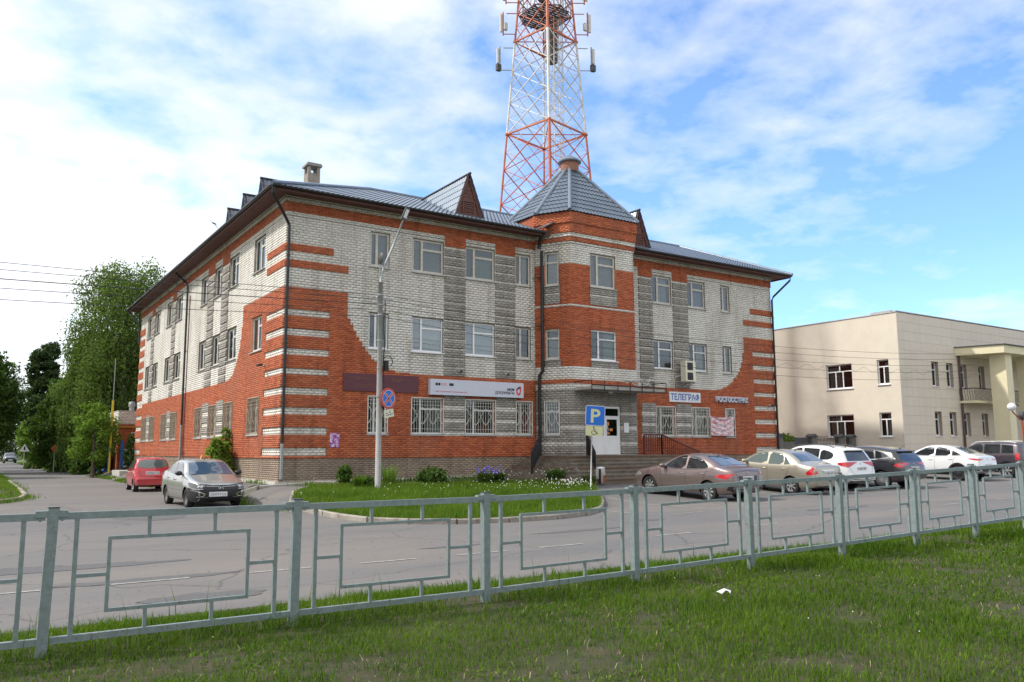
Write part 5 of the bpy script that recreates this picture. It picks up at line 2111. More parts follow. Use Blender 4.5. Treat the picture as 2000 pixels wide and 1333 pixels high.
mb.tube([(42.12, YC - .12, 7.75), (42.12, YC - .12, 1.2)], .07, 8)
mb.box(41.98, 42.26, YC - .24, YC - .03, 7.62, 7.85)
part('downpipe', mb, 'brown_pipe', cb)
# portico
px0, px1, py = 42.60, 58.0, -5.25
for (x, w_) in ((40.95, .95),):
    pass
col_x = [41.05, 45.0, 50.5, 55.0]
PR = [(42.62, YC - .03), (42.9, -5.0), (58.5, -5.0), (58.5, YC - .03)]
mb = MB()
mb.prism([(41.85, YC - .03), (42.60, -5.15), (58.5, -5.15), (58.5, YC - .03)], 7.50, 7.98, plane='xy')
part('portico_roof', mb, 'cream_yellow', cb)
mb = MB()
mb.prism([(41.78, YC - .03), (42.55, -5.25), (58.6, -5.25), (58.6, YC - .03)], 7.982, 8.04, plane='xy')
part('roof_edge', mb, 'dark_grey', cb)
for i, x in enumerate((43.2, 46.6, 50.4, 54.0)):
    mb = MB()
    w0 = .62
    mb.prism([(x, -4.9), (x + w0 * 1.25, -4.9), (x + w0 * 1.25, -3.95), (x, -3.95)], .7, 7.499, plane='xy')
    part('pillar', mb, 'cream_yellow', cb)
mb = MB()
mb.box(42.0, 49.0, -3.55, YC - .026, 4.52, 4.66)
part('balcony_slab', mb, 'cream_yellow', cb)
mb = MB()
for (a, b) in (((42.05, -3.5), (48.95, -3.5)), ((42.05, -3.5), (42.05, -2.6))):
    mb.bar((a[0], a[1], 5.42), (b[0], b[1], 5.42), .05)
    n_ = int(math.hypot(b[0] - a[0], b[1] - a[1]) / .14)
    for i in range(n_ + 1):
        x, y = a[0] + (b[0] - a[0]) * i / n_, a[1] + (b[1] - a[1]) * i / n_
        mb.tube([(x, y, 4.66), (x, y - .05, 4.85), (x, y + .01, 5.1), (x, y, 5.42)], .012, 4)
part('balcony_railing', mb, 'fence_black', cb)
mb = MB()
mb.box(57.7, 58.3, YC - .05, YC - .024, 7.9, 8.5)
part('vent', mb, 'dark_grey', cb)

# globe street lamp before it
gl = thing('street_lamp', 'white globe lamp on a thin red brown post before the portico', 'street lamp', (33.45, -10.0, tz(33.45, -10)))
mb = MB()
mb.tube([(33.45, -10, tz(33.45, -10)), (33.45, -10, 3.3)], .045, 8)
mb.tube([(33.45, -10, 3.1), (33.0, -10, 3.25), (32.55, -10, 3.5)], .03, 6)
part('post', mb, 'rust', gl)
mb = MB()
mb.lathe([(0, -.2), (.12, -.16), (.19, -.06), (.20, .03), (.14, .14), (0, .2)], 16, c=(32.52, -10, 3.72))
part('globe', mb, 'globe', gl, smooth=True)
mb = MB()
mb.lathe([(.0, -.13), (.2, -.1), (.22, .0), (.2, .12), (0, .14)], 14, axis='y', c=(33.5, -10, 3.32))
part('lamp_housing', mb, 'dark_grey', gl)

# ------------------------------------------------------------ fence between the two buildings
yf = .5
bf = thing('metal_fence', 'dark metal fence with capped stone pillars between the brick and cream buildings', 'fence', (31, yf, tz(31, yf)))
for x in (28.35, 31.35, 34.0, 35.1):
    z0 = tz(x, yf)
    mb = MB()
    mb.box(x - .2, x + .2, yf - .2, yf + .2, z0, 2.42)
    part('pillar', mb, 'mortar_grey', bf)
    mb = MB()
    mb.prism([(x - .26, 2.42), (x + .26, 2.42), (x + .22, 2.48), (x, 2.60), (x - .22, 2.48)], yf - .26, yf + .26)
    part('pillar_cap', mb, 'dark_grey', bf)
mb = MB()
mb.box(29.75, 31.15, yf - .03, yf, .9, 2.38)
part('sheet_panel', mb, 'dark_grey', bf)
for i in range(12):
    mb = MB()
    mb.box(28.56 + i * .1, 28.65 + i * .1, yf - .03, yf, .9, 2.15)
    part('plank', mb, 'mortar_grey', bf)
for a, b in ((31.6, 33.78), (34.22, 34.88)):
    mb = MB()
    mb.bar((a, yf, 1.2), (b, yf, 1.2), .04)
    mb.bar((a, yf, 2.25), (b, yf, 2.25), .04)
    mb.bar((a, yf, 1.75), (b, yf, 1.75), .03)
    part('rail', mb, 'fence_black', bf)
    n_ = int((b - a) / .13)
    for i in range(n_ + 1):
        mb = MB()
        mb.bar((a + (b - a) * i / n_, yf, 1.1), (a + (b - a) * i / n_, yf, 2.48), .018)
        part('bar', mb, 'fence_black', bf)

# ------------------------------------------------------------ brick annex behind, gate, gas pipe
an = thing('brick_annex', 'small red brick annex with a white brick parapet behind the long left wall', 'building', (0, 33, .3))
AR = []
AF = []


def annex_wall(O, u, n, L, holes):
    global BR, MO, FRAMES
    r = [(-1, L + 1, 0, 3.36, 'R', 0), (-1, L + 1, 3.36, 3.60, 'R', 0.03), (-1, L + 1, 3.60, 4.50, 'W', 0.06)] + holes
    facade(O, u, n, r, .25, 4.50, 0.0, L, 1, 1, z0grid=.25)


_BR, _MO = BR, MO
BR = {k: [] for k in 'WRGP'}
MO = {k: [] for k in 'WRGP'}
annex_wall((-.72, 33, 0), (1, 0, 0), (0, -1, 0), 6.0, [(.84, 1.5, 1.9, 3.05, None, 0)])
annex_wall((-.72, 33, 0), (0, 1, 0), (-1, 0, 0), 4.2, [])
_bo = BO
BO = Vector((0, 33, .3))
for k, nm in (('W', 'white_bricks'), ('R', 'red_bricks')):
    link(nm, boxes_mesh('bricks', BR[k], MATS[k]), an, (0, 0, 0), kind='stuff')
    link('mortar', boxes_mesh('mortar', MO[k], MORT[k], thick=TH - .006, jit=0), an, (0, 0, 0), kind='stuff')
BO = _bo
BR, MO = _BR, _MO
mb = MB()
mb.box(-.79, 5.4, 32.93, 37.4, 4.501, 4.56)
part('coping', mb, 'concrete_pale', an)
mb = MB()
mb.box(-.4, 5.2, 33.3, 37.0, .2, 4.2)
part('inner_walls', mb, 'inner_wall', an)
mb = MB()
mb.tube([(-1.3, 33.2, 3.42), (-.82, 32.88, 3.40), (3, 32.88, 3.42)], .035, 6)
part('pipe', mb, 'yellow', an)
window((-.72, 33, 0), (1, 0, 0), (0, -1, 0), .84, 1.5, 1.9, 3.05, 't', 'pvc', grille=True, parent=an, rec=-.06)
mb = MB()
mb.lathe([(.16, 4.55), (.16, 4.85), (.22, 4.88), (.23, 5.05), (.18, 5.2), (.0, 5.25)], 12, c=(.15, 33.6, 0))
part('roof_vent', mb, 'steel_dull', an)
gp = MB()
gp.tube([(-1.35, 31.5, .3), (-1.35, 31.5, 5.15)], .07, 8)
gpo = part('gas_pipe', gp, 'yellow')
tag(gpo, 'upright yellow gas pipe carrying a thin rod in front of the annex', 'pipe')
gp = MB()
gp.tube([(-1.35, 31.5, 5.15), (-1.35, 31.5, 8.0)], .03, 6)
part('vent_rod', gp, 'steel_dull', gpo)
gt = thing('blue_gate', 'blue metal yard gate standing open before the brick annex', 'gate', (-.3, 31.6, .3))
for x in (-.62, .25):
    mb = MB()
    mb.box(x - .09, x + .09, 31.5, 31.68, .3, 2.45)
    part('gate_post', mb, 'blue_paint', gt)
mb = MB()
mb.box(-.5, .15, 31.62, 31.66, .4, 1.9)
part('gate_leaf', mb, 'pale_grey', gt)
mb = MB()
mb.bar((-.55, 31.58, 2.3), (.2, 31.58, 2.0), .04)
for i in range(4):
    mb.tube([(-.5 + .16 * i, 31.6, 1.9), (-.42 + .16 * i, 31.6, 2.1), (-.36 + .16 * i, 31.6, 1.95)], .012, 4)
part('scrollwork', mb, 'fence_black', gt)
bfn = thing('blue_fence', 'blue sheet metal fence behind the roadside shrubs', 'fence', (-2.0, 38, .3))
for i in range(13):
    mb = MB()
    y0 = 33.6 + i * .5
    x0 = -1.05 - i * .03
    mb.bar((x0, y0, 1.2), (x0 - .03, y0 + .48, 1.2), .03, 1.9)
    part('sheet_panel', mb, 'blue_paint', bfn)
# low concrete edge block near the red car
mb = MB()
mb.box(-1.35, -.3, 27.0, 30.2, .15, .52)
tag(part('concrete_block', mb, 'concrete_pale'), 'low pale concrete plinth on the pavement beyond the red car', 'block')

# ------------------------------------------------------------ street lamp pole with road signs
PX, PY = 2.2, -3.79
pz = tz(PX, PY)
M['pole_concrete'] = mat('pole_concrete', (0.33, 0.335, 0.325), 0.85, col2=(0.25, 0.25, 0.24), scale=3, bump=0.3)
lp = thing('lamp_post', 'tall grey concrete lamp post leaning right with a flat lamp head', 'lamp post', (PX, PY, pz))
mb = MB()
mb.tube([(PX, PY, pz - .1), (PX - .01, PY, 4.5), (PX - .03, PY, 7.55)], [.105, .092, .075], 12)
part('pole', mb, 'pole_concrete', lp, smooth=True)
mb = MB()
mb.tube([(PX - .03, PY, 7.2), (PX - .02, PY, 7.75), (PX + .10, PY, 8.15), (PX + .38, PY, 8.8), (PX + .82, PY, 9.95)], [.045, .045, .042, .04, .036], 8)
part('arm', mb, 'steel_dull', lp, smooth=True)
mb = MB()
mb.bar((PX + .78, PY, 9.90), (PX + .97, PY - .02, 10.38), .17, .07, up=(0, 1, 0))
part('lamp_head', mb, 'dark_grey', lp)
mb = MB()
mb.bar((PX + .835, PY - .045, 9.98), (PX + .955, PY - .065, 10.30), .12, .012, up=(0, 1, 0))
part('lens', mb, 'pale_grey', lp)
mb = MB()
for z in (7.1, 6.75, 6.4, 4.55, 5.5):
    mb.lathe([(.10, -.025), (.10, .025)], 10, c=(PX - .02, PY, z))
mb.bar((PX - .35, PY, 6.95), (PX + .40, PY, 6.95), .04)
for dx in (-.33, -.15, .18, .36):
    mb.lathe([(.03, 0), (.035, .05), (.02, .09)], 8, c=(PX + dx, PY, 6.96))
mb.bar((PX, PY, 6.7), (PX + .45, PY - .1, 7.0), .035)
part('clamp', mb, 'steel_dull', lp)
mb = MB()
for i in range(3):
    pts = [(PX + .09 + .03 * math.sin(k * .7 + i), PY - .10 + .02 * math.cos(k + i), 6.9 - k * .16) for k in range(16 + i * 6)]
    mb.tube(pts, .009, 4)
part('hanging_wire', mb, 'wire', lp)
mb = MB()
mb.box(PX + .10, PX + .24, PY - .18, PY - .02, 4.45, 4.80)
mb.tube([(PX + .12 + .17 * math.cos(t) + .12, PY - .12, 4.78 + .19 * math.sin(t)) for t in np.linspace(3.3, -1.0, 14)], .016, 5)
part('junction_box', mb, 'car_black', lp)
dish = thing('satellite_dish', 'small grey satellite dish high on the lamp post', 'dish', (PX - .10, PY, 8.35))
mb = MB()
mb.tube([(PX - .05, PY, 7.7), (PX - .07, PY, 8.3)], .02, 6)
part('stem', mb, 'steel_dull', dish)
mb = MB(((PX - .08), PY - .08, 8.38), (-.05, 1.0, 0), (1.0, .05, 0), (0, 0, 1))
mb.lathe([(0, -.06), (.12, -.045), (.2, -.01), (.215, 0), (.2, .005), (.1, -.02), (0, -.03)], 16, axis='y')
part('reflector', mb, 'dark_grey', dish, smooth=True)


def disc(mb, c, r, d, n=28, m=0, y0=0, y1=0):
    pass


# no stopping sign: faces up the road, turned from the camera
def sign_frame(c, ang):
    u = Vector((math.cos(ang), math.sin(ang), 0))
    n = Vector((math.sin(ang), -math.cos(ang), 0))
    return c, tuple(u), tuple(n)


sn = thing('road_sign', 'round blue and red no stopping sign on the lamp post', 'road sign', (PX + .22, PY - .2, 3.46))
CS, us, ns_ = sign_frame((PX + .24, PY - .22, 3.50), R(-33 + 52))
f = MB(CS, us, ns_)
f.lathe([(.36, -.012), (.36, 0)], 36, axis='y')
part('disc', f, 'sign_red', sn)
f = MB(CS, us, ns_)
f.lathe([(.27, .001), (.27, .004)], 36, axis='y')
part('disc_centre', f, 'sign_blue', sn)
f = MB(CS, us, ns_)
q = .27 * .707
for s_ in (-1, 1):
    f.bar((-q, .008, -q * s_), (q, .008, q * s_), .058, .004, up=(0, 1, 0))
part('cross', f, 'sign_red', sn)
f = MB(CS, us, ns_)
f.lathe([(.282, .0045), (.282, .0055), (.270, .0055), (.270, .0045)], 36, axis='y', caps=False)
for s_ in (-1, 1):
    for o_ in (-.036, .036):
        f.bar((-q + o_ * .7, .007, -q * s_ - o_ * .7 * s_), (q + o_ * .7, .007, q * s_ - o_ * .7 * s_), .01, .003, up=(0, 1, 0))
part('white_edge', f, 'white_flat', sn)
f = MB()
f.bar((PX - .05, PY - .1, 3.58), (PX + .3, PY - .2, 3.56), .05, .02)
f.lathe([(.11, -.03), (.11, .03)], 10, c=(PX - .01, PY, 3.58))
part('bracket', f, 'steel_dull', sn)
tp = thing('sign_plate', 'crooked white plate with black symbols under the round sign', 'sign', (PX + .33, PY - .25, 2.95))
ct, st_ = math.cos(R(12)), math.sin(R(12))
ut = Vector(us)
f = MB((PX + .24, PY - .23, 3.0), tuple(ut * ct + Vector((0, 0, 1)) * st_), ns_, tuple(-ut * st_ + Vector((0, 0, 1)) * ct))
f.box(-.20, .24, -.004, .004, -.15, .12)
part('plate', f, 'sign_ivory', tp)
f2 = MB(f.O, *[tuple(a) for a in f.A])
for (x, z, w_, h_) in ((-.14, .0, .10, .02), (-.12, -.07, .14, .025), (.05, .04, .05, .02), (.04, -.01, .06, .03), (.05, -.08, .05, .03), (.12, -.06, .08, .02)):
    f2.box(x, x + w_, .0045, .007, z, z + h_)
part('symbol', f2, 'plate_text', tp)

# parking sign for disabled drivers
QX, QY = 8.62, -7.2
qz = tz(QX, QY)
pk = thing('parking_sign', 'square blue parking sign with a disabled plate below on a leaning thin post', 'road sign', (QX, QY, qz))
ta = Vector((QX + .13, QY + .02, 2.57))
mb = MB()
mb.tube([(QX, QY, qz - .1), ta], .022, 8)
part('post', mb, 'pale_grey', pk, smooth=True)
ang = R(-33 + 8)
tilt = R(-3)
u0 = Vector((math.cos(ang), math.sin(ang), 0))
n0 = Vector((math.sin(ang), -math.cos(ang), 0))
uu = u0 * math.cos(tilt) + Vector((0, 0, 1)) * math.sin(tilt)
wv = -u0 * math.sin(tilt) + Vector((0, 0, 1)) * math.cos(tilt)
cS = Vector((QX + .20, QY - .05, 3.0 - .02))


def rrect(w, h, r, n=5):
    out = []
    for (cx_, cy_, a0) in ((w / 2 - r, h / 2 - r, 0), (-w / 2 + r, h / 2 - r, 90), (-w / 2 + r, -h / 2 + r, 180), (w / 2 - r, -h / 2 + r, 270)):
        for k in range(n + 1):
            t = R(a0 + 90 * k / n)
            out.append((cx_ + r * math.cos(t), cy_ + r * math.sin(t)))
    return out


ctr = ta + n0 * .03 + uu * 0.12 + Vector((0, 0, .36))
f = MB(ctr, tuple(uu), tuple(n0), tuple(wv))
f.prism(rrect(.70, .70, .06), -.006, 0)
part('plate', f, 'white_flat', pk)
f = MB(ctr, tuple(uu), tuple(n0), tuple(wv))
f.prism(rrect(.665, .665, .045), .001, .003)
part('blue_field', f, 'sign_blue', pk)
me = text_mesh('P', 1.0, .5, 'sign_cream', 'LEFT', .02)
xs_ = [v.co.x for v in me.vertices]
ys_ = [v.co.y for v in me.vertices]
for v in me.vertices:
    a = (v.co.x - min(xs_)) / (max(xs_) - min(xs_)) * .34 - .16
    b = (v.co.y - min(ys_)) / (max(ys_) - min(ys_)) * .48 - .25
    v.co = ctr + uu * a + wv * b + n0 * (.004 + .002 * (v.co.z + .5))
link('lettering', me, pk)
c2_ = ctr + wv * (-.535) - uu * .02
f = MB(c2_, tuple(uu), tuple(n0), tuple(wv))
f.prism(rrect(.62, .34, .02), -.005, .001)
part('plate', f, 'sign_cream', pk)
f = MB(c2_, tuple(uu), tuple(n0), tuple(wv))
wh = [(-.01 + .085 * math.cos(t), -.055 + .075 * math.sin(t)) for t in np.linspace(2.3, 2.3 + 4.7, 16)]
for a, b in zip(wh[:-1], wh[1:]):
    f.bar((a[0], .004, a[1]), (b[0], .004, b[1]), .018, .003, up=(0, 1, 0))
for a, b, w_ in (((-.02, .09), (-.005, -.02), .024), ((-.005, -.02), (.075, -.025), .022), ((.075, -.025), (.11, -.10), .022), ((.11, -.10), (.15, -.085), .018), ((-.015, .045), (.06, .04), .018)):
    f.bar((a[0], .004, a[1]), (b[0], .004, b[1]), w_, .003, up=(0, 1, 0))
f.prism([(-.025 + .026 * math.cos(t), .128 + .026 * math.sin(t)) for t in np.linspace(0, 6.28, 12)[:-1]], .002, .005)
part('wheelchair_symbol', f, 'plate_text', pk)

# ------------------------------------------------------------ overhead cables
def cable(p, q, sag, name, label, r=.014, m='wire', n=26):
    p, q = Vector(p), Vector(q)
    pts = [p.lerp(q, i / n) - Vector((0, 0, sag * 4 * (i / n) * (1 - i / n))) for i in range(n + 1)]
    mb = MB()
    mb.tube(pts, r, 4)
    o = part(name, mb, m)
    tag(o, label, 'cable', 'overhead cables from the lamp post')
    return o


for i, (z, zl, zr) in enumerate([(7.08, 7.2, 7.5), (6.95, 7.0, 7.2), (6.78, 6.7, 6.85), (6.56, 6.5, 6.5), (6.33, 6.15, 6.1)]):
    nm_ = ['topmost', 'second from the top', 'middle', 'second from the bottom', 'lowest'][i]
    cable((PX - .3 + .15 * (i % 3), PY, z), (-38, PY - .3 + .15 * i, zl), .35 + .05 * i, 'overhead_cable', '%s thin black cable running left from the lamp post' % nm_, .009 if i != 2 else .013)
    cable((PX + .3 - .15 * (i % 3), PY, z), (42, PY - .2 + .15 * i, zr), .62 + .07 * i, 'overhead_cable', '%s thin black cable running right from the lamp post across the facades' % nm_, .008)
# spiral of slack cable far right
pts = []
for k in range(120):
    t = k / 119
    pts.append((20 + 19 * t, PY - .2, 5.72 + .11 * math.sin(t * 75) + .35 * t))
mb = MB()
mb.tube(pts, .006, 4)
tag(part('overhead_cable', mb, 'wire'), 'wavy thin cable looping before the cream building', 'cable')

# ------------------------------------------------------------ roadside things down the side street
dx_ = thing('utility_pole', 'pair of leaning wooden utility poles beside the dark container far down the side street', 'pole', (-3.0, 53.5, tz(-3, 53.5)))
for (a, b) in (((-3.0, 53.5), (-2.75, 53.5)), ((-3.15, 53.9), (-3.35, 53.9))):
    mb = MB()
    mb.tube([(a[0], a[1], 0), (b[0], b[1], 5.2)], [.15, .11], 8)
    part('pole', mb, 'bark', dx_)
dg = thing('road_sign', 'back of an orange diamond road sign far down the side street', 'road sign', (-3.44, 46.4, 0))
mb = MB()
mb.tube([(-3.44, 46.4, 0), (-3.44, 46.4, 2.2)], .03, 6)
part('post', mb, 'steel_dull', dg)
mb = MB()
mb.prism([(-3.44, 1.62), (-3.12, 1.98), (-3.44, 2.34), (-3.76, 1.98)], 46.33, 46.35)
part('plate', mb, 'rust', dg)
tg = thing('road_sign', 'triangular white and red warning sign far down the side street', 'road sign', (-4.39, 68.8, 0))
mb = MB()
mb.tube([(-4.39, 68.8, 0), (-4.39, 68.8, 2.3)], .035, 6)
part('post', mb, 'pale_grey', tg)
mb = MB()
mb.prism([(-4.85, 1.75), (-3.93, 1.75), (-4.39, 2.55)], 68.72, 68.74)
part('plate', mb, 'white_flat', tg)
mb = MB()
mb.prism([(-4.47, 1.9), (-4.31, 1.9), (-4.33, 2.25), (-4.45, 2.25)], 68.70, 68.718)
part('symbol', mb, 'plate_text', tg)
wc = thing('waste_container', 'black waste container under the trees far down the side street', 'container', (-2.2, 51.5, .1))
mb = MB()
mb.prism([(-3.05, .15), (-1.5, .15), (-1.4, 1.75), (-3.1, 1.75)], 51, 52.4)
part('tub', mb, 'car_black', wc)
mb = MB()
mb.box(-3.15, -1.35, 50.95, 52.45, 1.751, 1.83)
part('lid', mb, 'dark_grey', wc)

# ------------------------------------------------------------ the road fence
fen = thing('metal_fence', 'grey painted steel fence with rectangular motif running across the foreground lawn', 'fence', (-6.0, -22.2, .2))
PSX = [-14.75, -12.8, -10.85, -8.88, -6.94, -4.93, -2.88, -.88, 1.06, 2.96, 4.73, 6.45, 8.3, 10.2]


def ftop(x):
    return float(np.interp(x, [-15, -5, -2.9, -.9, 1.05, 3.0, 4.7, 6.5, 10.2], [1.31, 1.285, 1.31, 1.345, 1.375, 1.415, 1.455, 1.50, 1.58]))


FY = -22.2
leans = [0, .004, -.006, .012, .004, -.002, .003, -.004, .006, .003, -.003, .002, 0, 0]
for i, x in enumerate(PSX):
    zt_ = ftop(x) + .02
    mb = MB()
    ln = leans[i]
    mb.bar((x - ln, FY, .05), (x + ln, FY, zt_), .075, .075)
    po = part('post', mb, 'galv', fen)
    mb = MB()
    mb.box(x + ln - .041, x + ln + .041, FY - .041, FY + .041, zt_, zt_ + .008)
    part('post_cap', mb, 'dark_grey', po, loc=(0, 0, 0))
    mb = MB()
    mb.bar((x - .11, FY, zt_ - .045), (x + .11, FY, zt_ - .045), .062, .05)
    for s_ in (-1, 1):
        mb.lathe([(.01, -.03), (.01, .0)], 6, c=(x + s_ * .075, FY, zt_ - .07))
    part('clamp', mb, 'galv', po, loc=(0, 0, 0))
for a, b in zip(PSX[:-1], PSX[1:]):
    L = b - a
    x0, x1 = a + .04, b - .04

    def P(sx, t, dy=0.0):
        """sx 0..1 along, t 0 (bottom rail) .. 1 (top rail)"""
        x = x0 + (x1 - x0) * sx
        zt_ = ftop(a) + (ftop(b) - ftop(a)) * (x - a) / L
        return Vector((x, FY + dy, zt_ - .045 - .93 * (1 - t)))
    mb = MB()
    mb.bar(P(0, 1), P(1, 1), .045, .055)
    sec = part('top_rail', mb, 'galv', fen)
    mb = MB()
    mb.bar(P(0, 0), P(1, 0), .045, .05)
    part('bottom_rail', mb, 'galv', fen)
    for s_ in (.075, .925):
        mb = MB()
        mb.bar(P(s_, 0), P(s_, 1), .033, .033)
        part('upright', mb, 'galv', fen)
    f0, f1, g0, g1 = .205, .795, .20, .80
    mb = MB()
    mb.bar(P(f0, g1) - Vector((.014, 0, 0)), P(f1, g1) + Vector((.014, 0, 0)), .030, .028)
    mb.bar(P(f0, g0) - Vector((.014, 0, 0)), P(f1, g0) + Vector((.014, 0, 0)), .030, .028)
    mb.bar(P(f0, g0, .001), P(f0, g1, .001), .028, .029)
    mb.bar(P(f1, g0, .001), P(f1, g1, .001), .028, .029)
    part('rectangle', mb, 'galv', fen)
    for (p, q) in ((P(.36, g1), P(.36, 1)), (P(.64, g1), P(.64, 1)), (P(.36, 0), P(.36, g0)), (P(.64, 0), P(.64, g0)), (P(.075, .5), P(f0, .5)), (P(f1, .5), P(.925, .5))):
        mb = MB()
        mb.bar(p, q, .028, .028)
        part('spacer_bar', mb, 'galv', fen)

# scrap of paper on the lawn
mb = MB()
r_ = random.Random(3)
V = [(0, 0, .075)]
for k in range(12):
    t = k * math.pi / 6
    rr_ = .068 + r_.uniform(-.03, .03)
    V.append((rr_ * math.cos(t), rr_ * math.sin(t) * .7, .02 + r_.uniform(0, .05)))
V = [(v[0] - 2.71, v[1] - 23.39, v[2] + .22) for v in V]
mb.add(V, [(0, 1 + k, 1 + (k + 1) % 12) for k in range(12)])
tag(part('paper_scrap', mb, 'white_flat'), 'crumpled white paper scrap lying on the lawn', 'litter')


# ------------------------------------------------------------ cars
def chaikin(P, it=2):
    for _ in range(it):
        Q = [P[0]]
        for a, b in zip(P[:-1], P[1:]):
            Q.append((a[0] * .75 + b[0] * .25, a[1] * .75 + b[1] * .25))
            Q.append((a[0] * .25 + b[0] * .75, a[1] * .25 + b[1] * .75))
        Q.append(P[-1])
        P = Q
    return P


def build_car(name, label, pos, head, sp, group='cars parked in front of the brick building', dist=30):
    """sp: L W H top(list of d,z from the front) bot(list) belt(list) paint ... local x forward, y left"""
    L, W = sp['L'], sp['W']
    z0 = tz(pos[0], pos[1])
    # tilt to the slope of the ground
    hx, hy = math.cos(head), math.sin(head)
    zf, zr_ = tz(pos[0] + hx * 1.3, pos[1] + hy * 1.3), tz(pos[0] - hx * 1.3, pos[1] - hy * 1.3)
    zl, zrr = tz(pos[0] - hy * .7, pos[1] + hx * .7), tz(pos[0] + hy * .7, pos[1] - hx * .7)
    root = thing(name, label, sp.get('cat', 'car'), (pos[0], pos[1], (zf + zr_) / 2), 0, group, world=False)
    root.rotation_euler = (max(-.012, min(.012, math.atan2(zl - zrr, 1.4))), -math.atan2(zf - zr_, 2.6), head)
    top = chaikin(sp['top'])
    bot = sp['bot']
    td = np.array([p[0] for p in top])
    tzv = np.array([p[1] for p in top])
    bd = np.array([p[0] for p in bot])
    bz = np.array([p[1] for p in bot])
    beltd = np.array([p[0] for p in sp['belt']])
    beltz = np.array([p[1] for p in sp['belt']])
    # stations by arc length
    seg = np.hypot(np.diff(td), np.diff(tzv))
    cum = np.concatenate([[0], np.cumsum(seg)])
    ns = 96
    sd = np.interp(np.linspace(0, cum[-1], ns), cum, td)
    sz = np.interp(np.linspace(0, cum[-1], ns), cum, tzv)
    nf, nr_ = sp.get('nose', 2.4), sp.get('tail', 2.6)

    def plan(d):
        a = max(0.0, (0.75 - d) / 0.75)
        b = max(0.0, (d - (L - 0.70)) / 0.70)
        return (1 - .20 * a ** nf) * (1 - .16 * b ** nr_)
    tum = sp.get('tumble', .40)
    sec = []
    for d, zt_ in zip(sd, sz):
        wv_ = W / 2 * plan(d)
        zb = float(np.interp(d, bd, bz))
        bl = float(np.interp(d, beltd, beltz))
        mid = zb + .40
        # hood / boot type section
        e = .11
        A_ = [(0, zb), (.70 * wv_, zb), (.90 * wv_, zb + .02), (.965 * wv_, zb + .10), (.995 * wv_, zb + .24), (wv_, min(mid, zt_ - .2)), (.992 * wv_, zt_ - .19), (.965 * wv_, zt_ - .10), (.93 * wv_, zt_ - .05),
              (.87 * wv_, zt_ - .022), (.75 * wv_, zt_ - .008), (.50 * wv_, zt_), (.25 * wv_, zt_ + .004), (0, zt_ + .006)]
        wb = .955 * wv_
        wr = wb - max(0, (zt_ - bl)) * tum
        B_ = [(0, zb), (.70 * wv_, zb), (.90 * wv_, zb + .02), (.965 * wv_, zb + .10), (.99 * wv_, zb + .24), (wv_, max(mid, bl - .28)), (.992 * wv_, bl - .12), (.975 * wv_, bl - .03), (wb, bl + .01),
              (wb - (zt_ - bl - .14) * tum, zt_ - .13), (wr - .01, zt_ - .055), (wr - .09, zt_ - .012), (wr * .45, zt_ + .006), (0, zt_ + .012)]
        t = float(ss(.05, .26, zt_ - bl))
        S = []
        for (a, b) in zip(A_, B_):
            S.append((a[0] * (1 - t) + b[0] * t, a[1] * (1 - t) + b[1] * t))
        # keep z monotone
        zz_ = [s[1] for s in S]
        for i in range(1, len(zz_)):
            zz_[i] = max(zz_[i], zz_[i - 1] + .0005)
        sec.append([(a[0], z) for a, z in zip(S, zz_)])
    npt = len(sec[0])
    ring = 2 * npt - 2
    V, F = [], []
    for d, S in zip(sd, sec):
        x = L / 2 - d
        pts = [(x, y, z) for (y, z) in S] + [(x, -y, z) for (y, z) in S[-2:0:-1]]
        V += pts
    for i in range(ns - 1):
        for k in range(ring):
            k2 = (k + 1) % ring
            F.append((i * ring + k, i * ring + k2, (i + 1) * ring + k2, (i + 1) * ring + k))
    F.append(tuple(range(ring))[::-1])
    F.append(tuple(range((ns - 1) * ring, ns * ring)))
    bvh = BVHTree.FromPolygons([Vector(v) for v in V], F)
    me = bpy.data.meshes.new('body')
    me.from_pydata(V, [], F)
    me.materials.append(sp['paint'])
    me.materials.append(M['car_black'])
    me.update()
    body = link('body', me, root, (0, 0, 0))
    wr_, ax_f, ax_r = sp['wr'], sp['axf'], sp['axr']
    # wheel arches cut out of the closed shell
    cut = MB()
    ra = wr_ + sp.get('gap', .055)
    for d in (ax_f, ax_r):
        for s_ in (-1, 1):
            y0, y1 = (W / 2 - .34, W / 2 + .2) if s_ > 0 else (-W / 2 - .2, -W / 2 + .34)
            cut.prism([(L / 2 - d + ra * math.cos(t), wr_ * .98 + ra * math.sin(t)) for t in np.linspace(0, 2 * math.pi, 33)[:-1]], y0, y1, 0)
    cme = cut.mesh('cut', ['car_black'])
    co = bpy.data.objects.new('cut', cme)
    COL.objects.link(co)
    co.parent = root
    cme.materials.clear()
    cme.materials.append(sp['paint'])
    cme.materials.append(M['car_black'])
    for p in cme.polygons:
        p.material_index = 1
    bm = bmesh.new()
    bm.from_mesh(cme)
    bmesh.ops.recalc_face_normals(bm, faces=bm.faces)
    bm.to_mesh(cme)
    bm.free()
    bm = bmesh.new()
    bm.from_mesh(me)
    bmesh.ops.recalc_face_normals(bm, faces=bm.faces)
    bm.to_mesh(me)
    bm.free()
    md = body.modifiers.new('arches', 'BOOLEAN')
    md.operation = 'DIFFERENCE'
    md.object = co
    md.solver = 'EXACT'
    bpy.context.view_layer.update()
    dg = bpy.context.evaluated_depsgraph_get()
    me2 = bpy.data.meshes.new_from_object(body.evaluated_get(dg))
    body.modifiers.clear()
    body.data = me2
    while len(me2.materials) < 2:
        me2.materials.append(M['car_black'])
